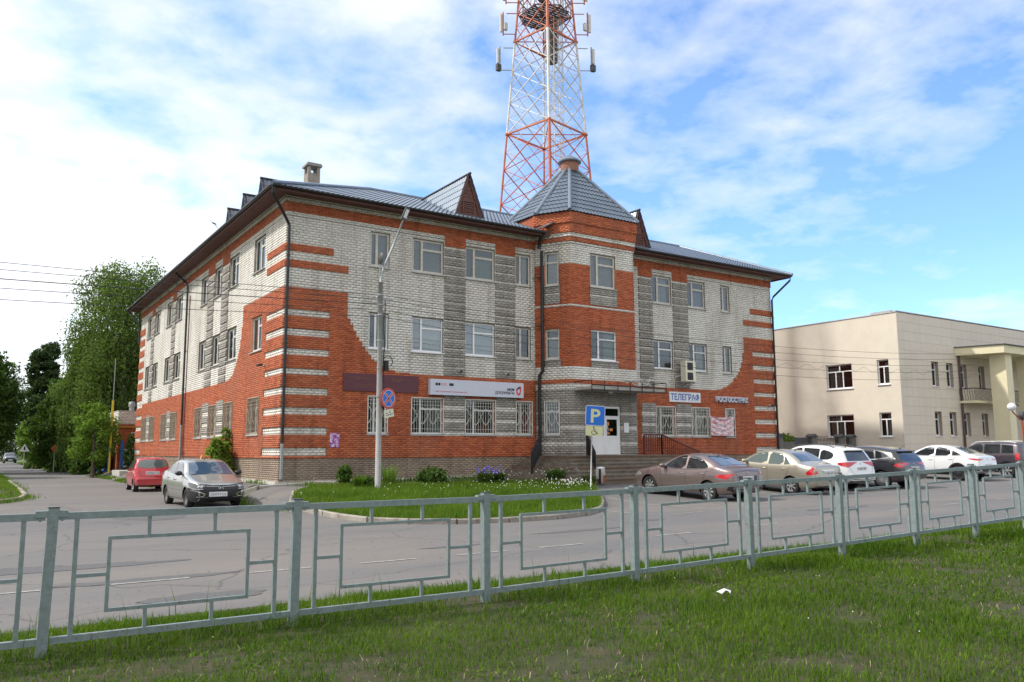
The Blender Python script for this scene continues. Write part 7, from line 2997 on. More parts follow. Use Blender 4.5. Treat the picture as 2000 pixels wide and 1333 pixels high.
# silver taxi facing the camera
tx = build_car('parked_sedan', 'silver sedan with unpainted black bumper and orange taxi sign, facing the camera', (-2.91, -1.2), -1.53, dict(
    L=4.27, W=1.70, wr=.30, axf=.85, axr=3.33, paint=P_['silver'], tumble=.38, nose=2.0, steel=True, rim='rim_steel',
    top=[(0, .52), (.01, .62), (.05, .73), (.16, .80), (.6, .90), (.98, .985), (1.12, 1.03), (1.72, 1.40), (2.0, 1.475), (2.6, 1.50), (3.0, 1.45), (3.5, 1.20), (3.75, 1.13), (4.1, 1.10), (4.2, 1.04), (4.24, .85), (4.26, .62), (4.27, .45)],
    bot=[(0, .34), (.08, .22), (.4, .18), (3.9, .20), (4.1, .26), (4.27, .36)], belt=[(0, .9), (1.0, .95), (2.5, .98), (3.6, 1.03), (4.3, 1.05)],
    side_glass=[[(1.32, 1.01), (1.80, 1.33), (2.08, 1.395), (2.28, 1.40), (2.28, .99)], [(2.36, 1.0), (2.36, 1.405), (2.72, 1.395), (2.95, 1.33), (3.12, 1.05)]],
    ws=[(1.06, -.70), (1.06, .70), (1.72, .56), (1.72, -.56)], ws_view='top', rw=[(3.04, -.48), (3.04, .48), (3.52, .58), (3.52, -.58)], rw_view='top', glass='car_glass', ws_glass='car_glass_blue',
    seams=[[(1.16, .95), (1.20, .30)], [(2.32, .98), (2.34, .28)], [(3.22, 1.02), (3.05, .62), (2.96, .5)], [(1.2, .28), (2.9, .28)], [(1.25, .52), (3.0, .55)]], handles=[(2.14, .84), (2.98, .88)], handle_m='trim', mirror=(1.36, 1.0), mirror_m='trim',
    front_seams=[[(.13, .58), (.5, .66), (1.02, .68)]], strips=[([(.80, .56), (.62, .50), (.47, .44)], .028, 'chrome', 'front'), ([(.47, .44), (.53, .37), (.70, .36)], .024, 'chrome', 'front'), ([(0, .655), (.44, .665)], .014, 'pale_grey', 'front'), ([(0, .59), (.46, .59)], .012, 'dark_grey', 'front')],
    patches=[('headlight', [(-.44, .69), (-.20, .745), (.12, .76), (.42, .79), (.36, .67), (.10, .60), (-.34, .60)], 'fq', 'lamp_dark'), ('headlight_reflector', [(-.26, .685), (-.08, .71), (-.04, .65), (-.22, .635)], 'fq', 'pale_grey'),
             ('bumper', [(-.42, .22), (-.42, .57), (-.14, .58), (.12, .58), (.28, .62), (.46, .64), (.50, .20)], 'fq', 'trim')],
    centre=[('grille', [(-.50, .52), (.50, .52), (.56, .66), (.46, .70), (-.46, .70), (-.56, .66)], 'front', 'trim'), ('bumper_centre', [(-.62, .20), (.62, .20), (.62, .52), (-.62, .52)], 'front', 'trim'),
            ('air_intake', [(-.42, .25), (.42, .25), (.36, .36), (-.36, .36)], 'front', 'car_black')],
    plates=[('front', -.08, .43, 'С037УХ152')], badge=[(1, 0, .615, .05, 'oval')], antenna=(1.95, .16)), group='cars parked beside the brick building')
mb = MB()
mb.prism([(-.15, 1.495), (.15, 1.495), (.12, 1.60), (-.12, 1.60)], -.06, .06, plane='yz')
mb.vs[-1] = mb.vs[-1] + np.array([-.4, .18, 0])
ts = part('taxi_sign', mb, 'orange', tx, loc=(0, 0, 0))
mb = MB()
for i in range(8):
    if i % 2 == 0:
        mb.box(-.339, -.335, .05 + i * .03, .08 + i * .03, 1.50, 1.53)
        mb.box(-.343, -.339, .08 + i * .03, .11 + i * .03, 1.53, 1.56)
part('checker', mb, 'trim', ts, loc=(0, 0, 0))

build_car('parked_hatchback', 'small bright red hatchback parked along the left wall, seen from behind', (-2.55, 10.6), 1.53, dict(
    L=3.50, W=1.495, wr=.265, axf=.62, axr=2.96, paint=P_['red'], tumble=.30, tail=2.6, nose=2.0,
    top=[(0, .50), (.03, .66), (.12, .76), (.45, .87), (.78, .97), (.9, 1.02), (1.45, 1.38), (1.7, 1.46), (2.5, 1.485), (2.95, 1.44), (3.08, 1.38), (3.26, 1.0), (3.34, .88), (3.42, .66), (3.48, .58), (3.50, .42)],
    bot=[(0, .36), (.1, .24), (.4, .2), (3.0, .2), (3.3, .24), (3.5, .30)], belt=[(0, .9), (1.0, .92), (2.5, .96), (3.5, 1.0)],
    side_glass=[[(1.02, .98), (1.48, 1.31), (1.72, 1.38), (1.9, 1.385), (1.9, .97)], [(1.98, .97), (1.98, 1.385), (2.45, 1.39), (2.62, 1.30), (2.70, 1.0)]],
    ws=[(.92, -.54), (.92, .54), (1.42, .46), (1.42, -.46)], ws_view='top', rw=[(-.52, 1.38), (.52, 1.38), (.58, 1.20), (.60, 1.02), (-.60, 1.02), (-.58, 1.20)], rw_view='rear', glass='car_glass_clear',
    seams=[[(.92, .92), (.98, .28)], [(1.94, .95), (1.95, .28)], [(2.72, .95), (2.62, .6)]], handles=[(1.78, .82), (2.55, .86)], mirror=(1.1, .98), mirror_m='trim',
    rear_seams=[[(.52, .98), (.50, .66), (0, .655)], [(.70, .54), (0, .52)]],
    patches=[('tail_light', [(.0, .97), (.16, .98), (.19, .86), (.12, .76), (.0, .80)], 'rq', 'lamp_red')], plates=[('rear', 0, .80, 'К075ММ 152')], wiper=((0, 1.03), (.28, 1.20)), spokes=8, spw=.14), group='cars parked beside the brick building')

build_car('moving_car', 'slate blue car with lights coming along the side street under the trees', (-3.73, 117.0), -1.57, dict(
    L=4.3, W=1.75, wr=.32, axf=.85, axr=3.4, paint=P_['slate'], tumble=.3, clad=True,
    top=[(0, .55), (.03, .8), (.12, .92), (.6, 1.0), (1.1, 1.06), (1.7, 1.48), (2.1, 1.58), (3.4, 1.6), (3.9, 1.5), (4.15, 1.1), (4.25, .8), (4.30, .5)],
    bot=[(0, .4), (.10, .30), (.4, .26), (4.0, .28), (4.3, .40)], belt=[(0, 1.0), (1.0, 1.02), (2.5, 1.05), (4.3, 1.1)],
    side_glass=[[(1.38, 1.1), (1.8, 1.42), (2.38, 1.46), (3.3, 1.46), (3.5, 1.12)]], ws=[(1.12, -.64), (1.12, .64), (1.68, .54), (1.68, -.54)], ws_view='top',
    rw=[(-.5, 1.45), (.5, 1.45), (.6, 1.15), (-.6, 1.15)], rw_view='rear', mirror=(1.45, 1.08),
    patches=[('headlight', [(-.30, .80), (.25, .84), (.25, .70), (-.2, .70)], 'fq', 'lamp_clear')], centre=[('grille', [(-.5, .62), (.5, .62), (.5, .8), (-.5, .8)], 'front', 'trim'), ('bumper', [(-.75, .32), (.75, .32), (.75, .58), (-.75, .58)], 'front', 'trim')],
    plates=[('front', 0, .5, '')]), group='cars parked beside the brick building')


# ------------------------------------------------------------ vegetation
def leaf_cloud(n, blobs, size, rg, droop=0.0, hollow=0.45):
    """leaf quads spread through a set of ellipsoid clumps. blobs: (cx,cy,cz,rx,ry,rz)"""
    bl = np.array(blobs, float)
    vol = (bl[:, 3] * bl[:, 4] * bl[:, 5]) ** (2 / 3)
    pick = rg.choice(len(bl), n, p=vol / vol.sum())
    b = bl[pick]
    d = rg.normal(size=(n, 3))
    d /= np.linalg.norm(d, axis=1)[:, None]
    rad = hollow + (1 - hollow) * rg.random(n) ** .6
    rad *= 1 + .16 * rg.normal(size=n)
    c = b[:, :3] + d * b[:, 3:] * rad[:, None]
    nrm = d * .7 + rg.normal(size=(n, 3)) * .6 + np.array([0, 0, .35])
    nrm /= np.linalg.norm(nrm, axis=1)[:, None]
    t = np.cross(nrm, rg.normal(size=(n, 3)))
    if droop:
        t = t * (1 - droop) + np.array([0, 0, -1.0]) * droop * 1.6
        t -= nrm * (t * nrm).sum(1)[:, None]
    t /= np.linalg.norm(t, axis=1)[:, None] + 1e-9
    s = np.cross(nrm, t)
    L = size * rg.uniform(.6, 1.5, n)[:, None]
    W = L * .42
    V = np.stack([c - t * L * .5, c + s * W, c + t * L * .6, c - s * W], 1)
    return V.reshape(-1, 3)


def leaf_mesh(name, V, m):
    n = len(V) // 4
    F = np.arange(n * 4).reshape(n, 4)
    return fast_mesh(name, V, F, m)


def tree(name, label, x, y, h, cr, seed, leaf='leaf_mid', bark='bark', n=14000, size=.20, trunk_h=.25, shape='round', group=None, droop=0.0, tr=None, crz=None, zbase=None, nb=None, cat='tree', hollow=.45):
    rg = np.random.default_rng(seed)
    rd = random.Random(seed)
    z0 = tz(x, y) if zbase is None else zbase
    root = thing(name, label, cat, (x, y, z0), 0, group, world=False)
    tr = tr or h * .018 + .03
    tb = MB()
    lean = (rd.uniform(-.03, .03) * h, rd.uniform(-.03, .03) * h)
    pts = [(lean[0] * t ** 1.5, lean[1] * t ** 1.5, h * .93 * t - .1 * (t == 0)) for t in (0, .1, .3, .5, .7, .85, 1)]
    tb.tube(pts, [tr * 1.35, tr, tr * .85, tr * .65, tr * .42, tr * .25, tr * .08], 8)
    blobs = []
    nb = nb or 34
    zt0 = trunk_h * h
    for i in range(nb):
        t = (i + .5) / nb
        z = zt0 + (h - zt0) * t
        if shape == 'round':
            prof = math.sin(math.pi * min(1, .12 + .86 * t)) ** .6
        elif shape == 'cone':
            prof = (1 - t) ** .75 * .95 + .08
        elif shape == 'column':
            prof = math.sin(math.pi * min(1, .16 + .8 * t)) ** .35
        else:  # bush
            prof = math.cos(t * 1.35) ** .5
        a = i * 2.399 + rd.uniform(-.5, .5)
        rr = cr * prof * rd.uniform(.45, .85)
        bx, by = rr * math.cos(a) + lean[0] * t, rr * math.sin(a) + lean[1] * t
        s_ = cr * rd.uniform(.26, .46) * (.55 + .5 * prof)
        if shape == 'cone':
            s_ = cr * .30 * (.5 + prof)
        blobs.append((bx, by, z + rd.uniform(-.03, .03) * h, s_, s_, s_ * (crz or .75)))
        if rr > .25 and i % 2 == 0 and h > 3:
            zb_ = max(.12 * h, z - rr * .6)
            tt = min(1, zb_ / (h * .93))
            tb.tube([(lean[0] * tt ** 1.5, lean[1] * tt ** 1.5, zb_), (bx * .55, by * .55, (z + zb_) / 2), (bx, by, z)], [tr * .38 * (1 - t * .5), tr * .22, tr * .07], 5)
    part('trunk', tb, bark, root, loc=(0, 0, 0), smooth=True)
    V = leaf_cloud(n, blobs, size, rg, droop, hollow)
    if droop:
        # hanging curtains below the outer clumps
        k = n // 3
        b = np.array(blobs)[rg.integers(0, len(blobs), k)]
        ang = rg.uniform(0, 2 * math.pi, k)
        strand = rg.integers(0, 9, k)
        ang = np.floor(ang / .5) * .5 + rg.normal(0, .05, k)
        c = np.stack([b[:, 0] + b[:, 3] * .9 * np.cos(ang), b[:, 1] + b[:, 4] * .9 * np.sin(ang), b[:, 2] - rg.random(k) * b[:, 5] * 2.3], 1)
        tt = np.tile([0, 0, -1.0], (k, 1)) + rg.normal(0, .25, (k, 3))
        nr_ = np.stack([np.cos(ang), np.sin(ang), 0 * ang], 1) + rg.normal(0, .4, (k, 3))
        s2 = np.cross(nr_, tt)
        s2 /= np.linalg.norm(s2, axis=1)[:, None]
        L_ = size * rg.uniform(.6, 1.4, k)[:, None]
        V2 = np.stack([c - tt * L_ * .5, c + s2 * L_ * .35, c + tt * L_ * .5, c - s2 * L_ * .35], 1).reshape(-1, 3)
        V = np.concatenate([V, V2])
    link('crown', leaf_mesh('crown', V, leaf), root, (0, 0, 0))
    return root


# left side street: the birch behind the annex and its neighbours
tree('birch_tree', 'tallest drooping birch rising behind the end of the long left wall', .6, 40.5, 15.6, 3.9, 11, 'leaf_birch', 'bark_birch', 52000, .14, .16, 'column', droop=.55, nb=70, crz=1.05)
tree('birch_tree', 'second drooping birch, lower and left of the tallest birch', -1.5, 43.5, 11.0, 2.3, 12, 'leaf_birch', 'bark_birch', 34000, .14, .12, 'column', droop=.5, nb=50, crz=1.0)
tree('linden_tree', 'dense round dark green tree at the left foot of the birches', -2.4, 50.0, 7.8, 2.3, 13, 'leaf_mid', 'bark', 20000, .17, .05, 'column', nb=46)
tree('spruce_tree', 'almost black conifer behind the brick annex under the birch', 2.6, 44.5, 10.5, 3.0, 14, 'leaf_dark', 'bark', 20000, .2, .03, 'column', nb=50, hollow=.3)
tree('spruce_tree', 'near black conifer right behind the corner of the left wall', 5.2, 47.0, 12.0, 3.0, 15, 'leaf_dark', 'bark', 14000, .2, .03, 'column', nb=50, hollow=.3)
tree('larch_tree', 'tall straight conifer with bare grey trunk standing alone up the street', -3.05, 68.0, 12.6, 1.9, 16, 'leaf_dark', 'bark', 20000, .2, .30, 'column', nb=46, tr=.30)
tree('young_maple', 'bright yellow green young maple beside the gas pipe', -2.25, 32.2, 4.9, 1.5, 17, 'leaf_bright', 'bark', 5200, .15, .22, 'round', nb=24)
tree('roadside_shrub', 'leafy green shrub left of the blue fence, closest to the street', -2.05, 40.5, 2.5, .95, 18, 'leaf_mid', 'bark', 4200, .12, .0, 'bush', cat='shrub')
tree('roadside_shrub', 'leafy green shrub just right of its twin before the blue fence', -1.45, 35.0, 2.4, .75, 19, 'leaf_mid', 'bark', 3600, .11, .0, 'bush', cat='shrub')
tree('gate_shrub', 'round shrub growing in the open blue gate', -.18, 30.9, 2.3, .50, 20, 'leaf_mid', 'bark', 2600, .10, .0, 'bush', cat='shrub')
tree('wall_shrub', 'broad leaved shrub pressed against the left wall behind the taxi', -.62, 5.7, 1.75, .62, 21, 'leaf_bright', 'bark', 2300, .13, .0, 'bush', cat='shrub', zbase=.35, crz=1.0)
tree('wall_shrub', 'thin upper shoots of the creeper climbing the left wall', -.32, 6.4, 2.4, .30, 22, 'leaf_bright', 'bark', 700, .12, .2, 'column', cat='shrub', zbase=.35)
lefts = [(-8.3, 47, 9.2, 2.7, 'leaf_mid'), (-8.3, 60, 10.4, 2.8, 'leaf_dark'), (-9.8, 36, 6.5, 2.1, 'leaf_dark'), (-7.9, 76, 9.5, 2.8, 'leaf_dark'), (-8.0, 100, 11, 3.2, 'leaf_mid'), (-12.5, 52, 11.5, 3.6, 'leaf_dark')]
llab = ['green tree nearest the left edge above the pavement', 'dark tree on the left of the street, behind the first green one', 'low dark tree cut by the left picture edge', 'dark tree further up the left side of the street',
        'mid green tree farthest up the left side of the street', 'big dark tree set back from the left edge']
for i, (x, y, h, c, lf) in enumerate(lefts):
    tree('street_tree', llab[i], x, y, h, c, 30 + i, lf, 'bark', 12000, .2, .27, 'round', nb=40, group='trees on the left side of the street')
rights = [(-.6, 78, 7.5, 2.4, 'leaf_mid'), (.8, 92, 9.0, 3.0, 'leaf_dark'), (-1.2, 104, 7.0, 2.6, 'leaf_bright'), (-3.6, 150, 12, 4.0, 'leaf_dark'), (-9, 165, 13, 5, 'leaf_mid'), (1.5, 66, 9, 3, 'leaf_dark'), (-.2, 120, 9, 3.2, 'leaf_mid'), (-6.5, 190, 21, 7.5, 'leaf_mid'), (-1.5, 175, 18, 6.5, 'leaf_dark'), (-13, 200, 20, 8, 'leaf_dark')]
rlab = ['mid green tree behind the lone conifer', 'dark round tree behind the lone conifer, further back', 'bright bushy tree beside the warning sign', 'dark tree closing the end of the street', 'mid green tree behind the oncoming car',
        'dark tree between the lone conifer and the birches', 'mid green tree far up the right side of the street', 'widest mid green tree closing the far end of the street', 'tall dark tree at the far end of the street, right one', 'tall dark tree at the far end of the street, left one']
for i, (x, y, h, c, lf) in enumerate(rights):
    tree('street_tree', rlab[i], x, y, h, c, 50 + i, lf, 'bark', 9000, .24, .10, 'round', nb=36, group='trees on the right side of the street')
for i, (x, y, s) in enumerate([(-3.6, 66.5, .9), (-2.2, 67.0, .75)]):
    tree('low_bush', ['rounded low bush left of the lone conifer trunk', 'rounded low bush right of the lone conifer trunk'][i], x, y, 1.5, s, 70 + i, 'leaf_mid', 'bark', 1500, .14, 0, 'bush', cat='shrub')
for i, (x, y, h, c) in enumerate([(29.2, 2.2, 2.1, .8), (31.2, 2.4, 1.95, .95), (33.0, 3.0, 1.6, .6)]):
    tree('flowering_shrub', ['light green shrub beside the right drainpipe', 'fullest light green shrub over the fence between the buildings', 'smallest light green shrub over the fence, on the right'][i], x, y, h, c, 80 + i, 'leaf_bright' if i == 1 else 'leaf_mid', 'bark', 2600, .12, 0, 'bush', cat='shrub', zbase=.6)
# unseen trees added behind the camera to darken window and car paint reflections
proto = tree('reflection_tree', 'broad unseen tree added behind the viewer to darken reflections', -70, -100, 13, 6.8, 100, 'leaf_dark', 'bark', 9000, .55, .04, 'round', nb=40, group='trees added behind the viewer for reflections')
rd = random.Random(9)
for i in range(30):
    c_ = copy_tree(proto)
    c_.location = (-60 + i * 9.6, -100 + rd.uniform(-9, 6), 0)
    c_.rotation_euler = (0, 0, rd.uniform(0, 6.28))
    q = rd.uniform(.85, 1.15)
    c_.scale = (q, q, q * rd.uniform(.9, 1.1))


# ------------------------------------------------------------ grass
def blades(P, H, lean, width, rg, segs=2):
    """P (n,3) roots"""
    n = len(P)
    a = rg.uniform(0, 2 * math.pi, n)
    d = np.stack([np.cos(a), np.sin(a), 0 * a], 1)
    s = np.stack([-np.sin(a + rg.normal(0, .5, n)), np.cos(a), 0 * a], 1) * (width * .5)[:, None]
    L = lean[:, None]
    m = P + d * (H[:, None] * L * .35) + np.array([0, 0, 1]) * (H * .62)[:, None]
    t = P + d * (H[:, None] * L) + np.array([0, 0, 1]) * (H * (1 - .35 * lean ** 2))[:, None]
    V = np.stack([P - s, P + s, m + s * .75, m - s * .75, t], 1)
    i = np.arange(n) * 5
    Q = np.stack([i, i + 1, i + 2, i + 3], 1)
    T = np.stack([i + 3, i + 2, i + 4, i + 4], 1)
    return V.reshape(-1, 3), Q, T


def grass_mesh(name, P, H, lean, width, m, rg):
    V, Q, T = blades(P, H, lean, width, rg)
    n = len(P)
    me = bpy.data.meshes.new(name)
    me.vertices.add(len(V))
    me.vertices.foreach_set('co', V.astype(np.float32).ravel())
    i = (np.arange(n) * 5)[:, None]
    idx = (i + np.array([0, 1, 2, 3, 3, 2, 4])[None]).ravel()
    me.loops.add(n * 7)
    me.loops.foreach_set('vertex_index', idx.astype(np.int32))
    me.polygons.add(n * 2)
    st = (np.arange(n)[:, None] * 7 + np.array([0, 4])[None]).ravel()
    me.polygons.foreach_set('loop_start', st.astype(np.int32))
    me.polygons.foreach_set('loop_total', np.tile([4, 3], n).astype(np.int32))
    me.materials.append(M[m])
    me.update(calc_edges=True)
    return link(name, me, kind='stuff')


def vnoise(x, y, sc, seed):
    """smooth value noise"""
    r_ = np.random.default_rng(seed)
    G_ = r_.random((64, 64))
    u, v = x * sc + 31.7, y * sc + 17.3
    i, j = np.floor(u).astype(int), np.floor(v).astype(int)
    fu, fv = u - i, v - j
    fu, fv = fu * fu * (3 - 2 * fu), fv * fv * (3 - 2 * fv)
    g = lambda a, b: G_[a % 64, b % 64]
    return (g(i, j) * (1 - fu) + g(i + 1, j) * fu) * (1 - fv) + (g(i, j + 1) * (1 - fu) + g(i + 1, j + 1) * fu) * fv


rg = np.random.default_rng(5)
n = 560000
x = rg.uniform(-13, 20, n)
y = rg.uniform(-28.5, -20.05, n)
dist = np.hypot(x + 9.47, y + 29.54)
dens = np.clip(7.5 / dist, 0.2, 1.0) ** 1.25
bare = .55 * vnoise(x, y, 1.1, 1) + .30 * vnoise(x, y, 3.3, 2) + .15 * vnoise(x, y, 9, 3)
keep = rg.random(n) < dens * np.clip((bare - .24) * 5.0, .14, 1)
# clear strip of the road edge
edge = -20.28 + .16 * (vnoise(x, y * 0, 1.6, 9) - .5) + .10 * (vnoise(x, y * 0, 6, 10) - .5)
keep &= y < edge
keep &= (x + 9.47) * .0 + y > -28.5
x, y, bare, dist = x[keep], y[keep], bare[keep], dist[keep]
lush = vnoise(x, y, .8, 4) * .6 + vnoise(x, y, 2.4, 5) * .4
H = (.030 + .085 * lush ** 1.8) * rg.uniform(.5, 1.6, len(x))
verge = ss(-21.9, -21.2, y)
H *= 1 + .9 * verge * vnoise(x, y, 1.7, 6)
nearf = np.exp(-((y + 22.25) / .28) ** 2)
H *= 1 + .8 * nearf
P = np.stack([x, y, TZ(x, y) + .004], 1)
wd = rg.uniform(.0035, .0075, len(x)) * np.clip(dist / 8, .9, 2.2)
grass_mesh('lawn_grass', P, H, rg.uniform(.25, 1.0, len(x)), wd, 'grass', rg)
NG = len(x)
# clover and broad weed leaves in the lawn
n = 26000
x = rg.uniform(-12, 16, n)
y = rg.uniform(-28, -20.5, n)
c_ = vnoise(x, y, 1.4, 8) > .60
x, y = x[c_], y[c_]
P = np.stack([x, y, TZ(x, y) + .004], 1)
grass_mesh('lawn_weeds', P, rg.uniform(.02, .05, len(x)), rg.uniform(.8, 1.6, len(x)), rg.uniform(.012, .024, len(x)), 'grass_long', rg)
# tall seed stalks along the fence
n = 230
x = rg.uniform(-11, 9, n)
y = -22.2 + rg.normal(0, .12, n)
P = np.stack([x, y, TZ(x, y)], 1)
grass_mesh('grass_stalks', P, rg.uniform(.18, .52, n), rg.uniform(.05, .35, n), rg.uniform(.005, .009, n), 'grass_long', rg)


n = 9000
x = rg.uniform(-12, 14, n)
y = rg.uniform(-28, -20.4, n)
c_ = vnoise(x, y, 1.1, 1) < .50
x, y = x[c_], y[c_]
P = np.stack([x, y, TZ(x, y) + .004], 1)
grass_mesh('dead_grass', P, rg.uniform(.02, .07, len(x)), rg.uniform(.6, 1.8, len(x)), rg.uniform(.003, .006, len(x)), 'straw', rg)


def region_pts(inside, bb, n, rg):
    x = rg.uniform(bb[0], bb[1], n)
    y = rg.uniform(bb[2], bb[3], n)
    k = np.array([inside(a, b) for a, b in zip(x, y)])
    return x[k], y[k]


x, y = region_pts(in_island, (-1.6, 9.6, -12.8, -2.0), 80000, rg)
lush = vnoise(x, y, .9, 14) * .6 + vnoise(x, y, 2.4, 15) * .4
H = (.11 + .26 * lush ** 1.3) * rg.uniform(.4, 1.4, len(x))
bed = ss(-5.5, -4.2, y)
H *= 1 - .35 * bed
H *= .55 + .45 * ss(-12.8, -10.5, y)
P = np.stack([x, y, TZ(x, y) + .075], 1)
grass_mesh('island_grass', P, H, rg.uniform(.2, .8, len(x)), rg.uniform(.008, .016, len(x)), 'grass_long', rg)
# weeds along kerbs and the foot of the wall
xs_, ys_ = [], []
for (a, b, k, s_) in (((-1.75, 13), (-1.85, 36), 5200, .16), ((-7.5, 5), (-7.3, 45), 3800, .22), ((.3, -1.2), (10.4, -.35), 2600, .12), ((-.3, .6), (-.2, 30), 1500, .08), ((-1.5, -.3), (-1.9, -3), 500, .15), ((-8.5, 3.3), (-7.7, 5), 600, .2)):
    t = rg.random(k)
    c_ = vnoise(t * 40, t * 0, 1, 21) > .42
    t = t[c_]
    xs_.append(a[0] + (b[0] - a[0]) * t + rg.normal(0, s_, len(t)))
    ys_.append(a[1] + (b[1] - a[1]) * t + rg.normal(0, s_, len(t)))
x, y = np.concatenate(xs_), np.concatenate(ys_)
P = np.stack([x, y, TZ(x, y) + .01], 1)
grass_mesh('kerb_weeds', P, rg.uniform(.06, .22, len(x)), rg.uniform(.3, 1.0, len(x)), rg.uniform(.012, .024, len(x)), 'grass_long', rg)
x, y = region_pts(in_corner, (-14, -7.3, 2.0, 60), 26000, rg)
k = (x < -8.9 + .02 * (y - 2)) | (y > 12) | (vnoise(x, y, .7, 23) > .45)
x, y = x[k], y[k]
P = np.stack([x, y, TZ(x, y) + .06], 1)
grass_mesh('corner_grass', P, rg.uniform(.06, .18, len(x)), rg.uniform(.3, .9, len(x)), rg.uniform(.015, .03, len(x)), 'grass_long', rg)
x = rg.uniform(-3.0, 1.0, 9000)
y = rg.uniform(60, 112, 9000)
P = np.stack([x, y, TZ(x, y)], 1)
sheet('far_verge', lin(-3.1, 1.5, .8), lin(60, 125, 5), .03, 'soil_far')
grass_mesh('far_grass', P, rg.uniform(.1, .25, len(x)), rg.uniform(.3, .9, len(x)), rg.uniform(.05, .09, len(x)), 'grass_long', rg)


# ------------------------------------------------------------ flower bed
def clump(name, label, x, y, h, r, n, leaf, seed, cat='plant', blades_=False):
    rg_ = np.random.default_rng(seed)
    z = tz(x, y) + .06
    a = rg_.uniform(0, 6.28, n)
    q = r * np.sqrt(rg_.random(n)) * (.35 if blades_ else 1)
    if blades_:
        P = np.stack([q * np.cos(a), q * np.sin(a), 0 * a], 1)
        V, Q, T = blades(P, rg_.uniform(.6, 1.1, n) * h, rg_.uniform(.2, 1.0, n), rg_.uniform(.012, .028, n), rg_)
        i = (np.arange(n) * 5)
        me = bpy.data.meshes.new(name)
        me.from_pydata(V.tolist(), [], [tuple(q_) for q_ in Q.tolist()] + [tuple(t_[:3]) for t_ in T.tolist()])
        me.materials.append(M[leaf])
    else:
        me = leaf_mesh(name, leaf_cloud(n, [(0, 0, h * .45, r, r, h * .5), (r * .3, 0, h * .55, r * .7, r * .7, h * .42), (-r * .35, r * .2, h * .4, r * .6, r * .6, h * .4)], .11, rg_, hollow=.25), leaf)
    o = link(name, me, None, (x, y, z))
    tag(o, label, cat)
    return o


clump('peony_bush', 'roundest dark green bush in the flower bed under the barred windows', 4.7, -2.9, .62, .52, 2600, 'leaf_mid', 1)
clump('bed_plant', 'upright leafy plant at the left end of the flower bed', 1.75, -1.95, .72, .26, 700, 'leaf_mid', 2)
clump('bed_plant', 'low leafy plant beside the upright one in the bed', 2.05, -3.0, .40, .36, 700, 'leaf_mid', 3)
clump('fern', 'pale green fern just right of the lamp post', 3.1, -2.7, .85, .8, 170, 'leaf_bright', 4, blades_=True)
clump('bed_plant', 'pale leafy clump just left of the lamp post foot', 1.7, -3.4, .55, .4, 240, 'grass_long', 5, blades_=True)
clump('flower_clump', 'dark green clump dotted with small white flowers, left of the middle one', 7.2, -3.5, .5, .7, 500, 'leaf_mid', 6, blades_=True)
clump('flower_clump', 'largest dark green clump of narrow leaves with white flowers before the steps', 9.25, -4.35, .62, .9, 900, 'leaf_mid', 7, blades_=True)
clump('flower_clump', 'grey green clump at the foot of the parking sign', 10.0, -5.4, .45, .6, 420, 'leaf_mid', 8, blades_=True)
clump('iris_clump', 'violet iris flowers in the middle of the flower bed', 6.4, -3.9, .62, .6, 500, 'leaf_mid', 9, blades_=True)


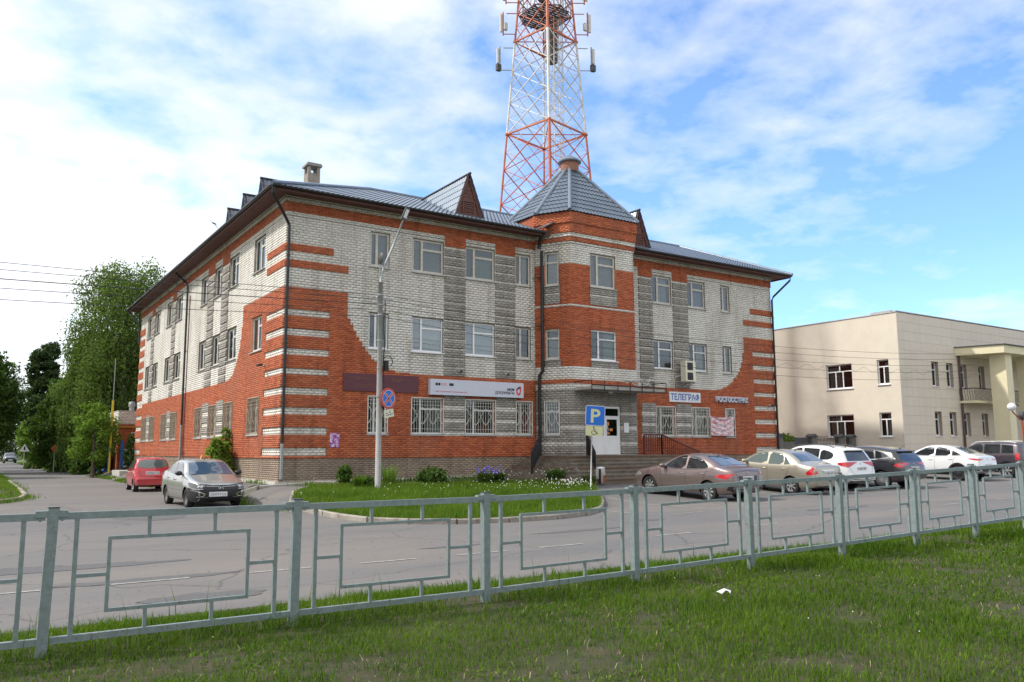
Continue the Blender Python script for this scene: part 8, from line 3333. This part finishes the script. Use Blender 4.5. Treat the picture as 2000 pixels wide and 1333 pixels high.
def heads(name, label, n, cx, cy, sx, sy, z0, z1, r, m, seed, stem=True):
    """small flower heads on stems: nobody could count them"""
    rd = random.Random(seed)
    mb = MB()
    for i in range(n):
        x, y = rd.gauss(cx, sx), rd.gauss(cy, sy)
        if name == 'dandelion_heads' and not in_island(x, y):
            continue
        z = tz(x, y) + .07
        h = rd.uniform(z0, z1)
        q = r * rd.uniform(.7, 1.25)
        mb.add([(x + q, y, z + h), (x, y + q, z + h), (x - q, y, z + h), (x, y - q, z + h), (x, y, z + h + q), (x, y, z + h - q)],
               [(0, 1, 4), (1, 2, 4), (2, 3, 4), (3, 0, 4), (1, 0, 5), (2, 1, 5), (3, 2, 5), (0, 3, 5)])
    o = part(name, mb, m)
    o['kind'] = 'stuff'
    return o


heads('dandelion_heads', '', 90, 7.0, -6.6, 1.3, 1.0, .18, .36, .020, 'flower_white', 1)
heads('dandelion_heads', '', 60, 4.2, -5.6, 2.3, 1.2, .15, .33, .018, 'flower_white', 2)
heads('dandelion_heads', '', 60, 8.0, -6.9, .4, .4, .25, .40, .026, 'flower_white', 7)
heads('small_white_flowers', '', 45, 7.3, -3.6, .7, .3, .25, .48, .02, 'flower_white', 3)
heads('small_white_flowers', '', 50, 9.2, -4.3, .8, .35, .3, .56, .02, 'flower_white', 4)
heads('iris_flowers', '', 34, 6.5, -3.95, .26, .18, .45, .66, .045, 'flower_violet', 5)
heads('lawn_daisies', '', 55, 1, -23.5, 4, 1.2, .02, .05, .006, 'flower_white', 6)

# swallow in flight
bd = MB()
c = Vector((-.1, 10.9, 12.8))
ux = Vector((.8327, -.554, 0))
uz = Vector((0, 0, 1))
uy = Vector((.554, .8327, 0))


def bp(a, b, d=0):
    return c + ux * a + uz * b + uy * d


bd.tube([bp(-.10, .05), bp(-.05, .02), bp(.02, -.01), bp(.09, -.03), bp(.16, -.045)], [.008, .03, .036, .02, .004], 8)
bd.add([bp(-.03, .03, 0), bp(.04, .0, 0), bp(-.10, .10, -.10), bp(-.24, .13, -.16), bp(-.02, .05, -.05)], [(0, 4, 1), (0, 2, 4), (2, 3, 4)])
bd.add([bp(-.03, .0, 0), bp(.05, -.02, 0), bp(.10, -.10, .12), bp(.22, -.26, .2), bp(.02, -.05, .06)], [(0, 1, 4), (1, 2, 4), (2, 3, 4)])
bd.add([bp(.14, -.04), bp(.26, -.03, .03), bp(.16, -.05)], [(0, 1, 2)])
bd.add([bp(.14, -.04), bp(.25, -.10, -.03), bp(.16, -.05)], [(0, 1, 2)])
tag(part('swallow', bd, 'car_black'), 'small dark swallow flying above the left roof edge', 'bird')

for o in list(COL.objects):
    if '_w' in o.keys():
        del o['_w']
print('bricks', NBRICK, 'objects', len(COL.objects))
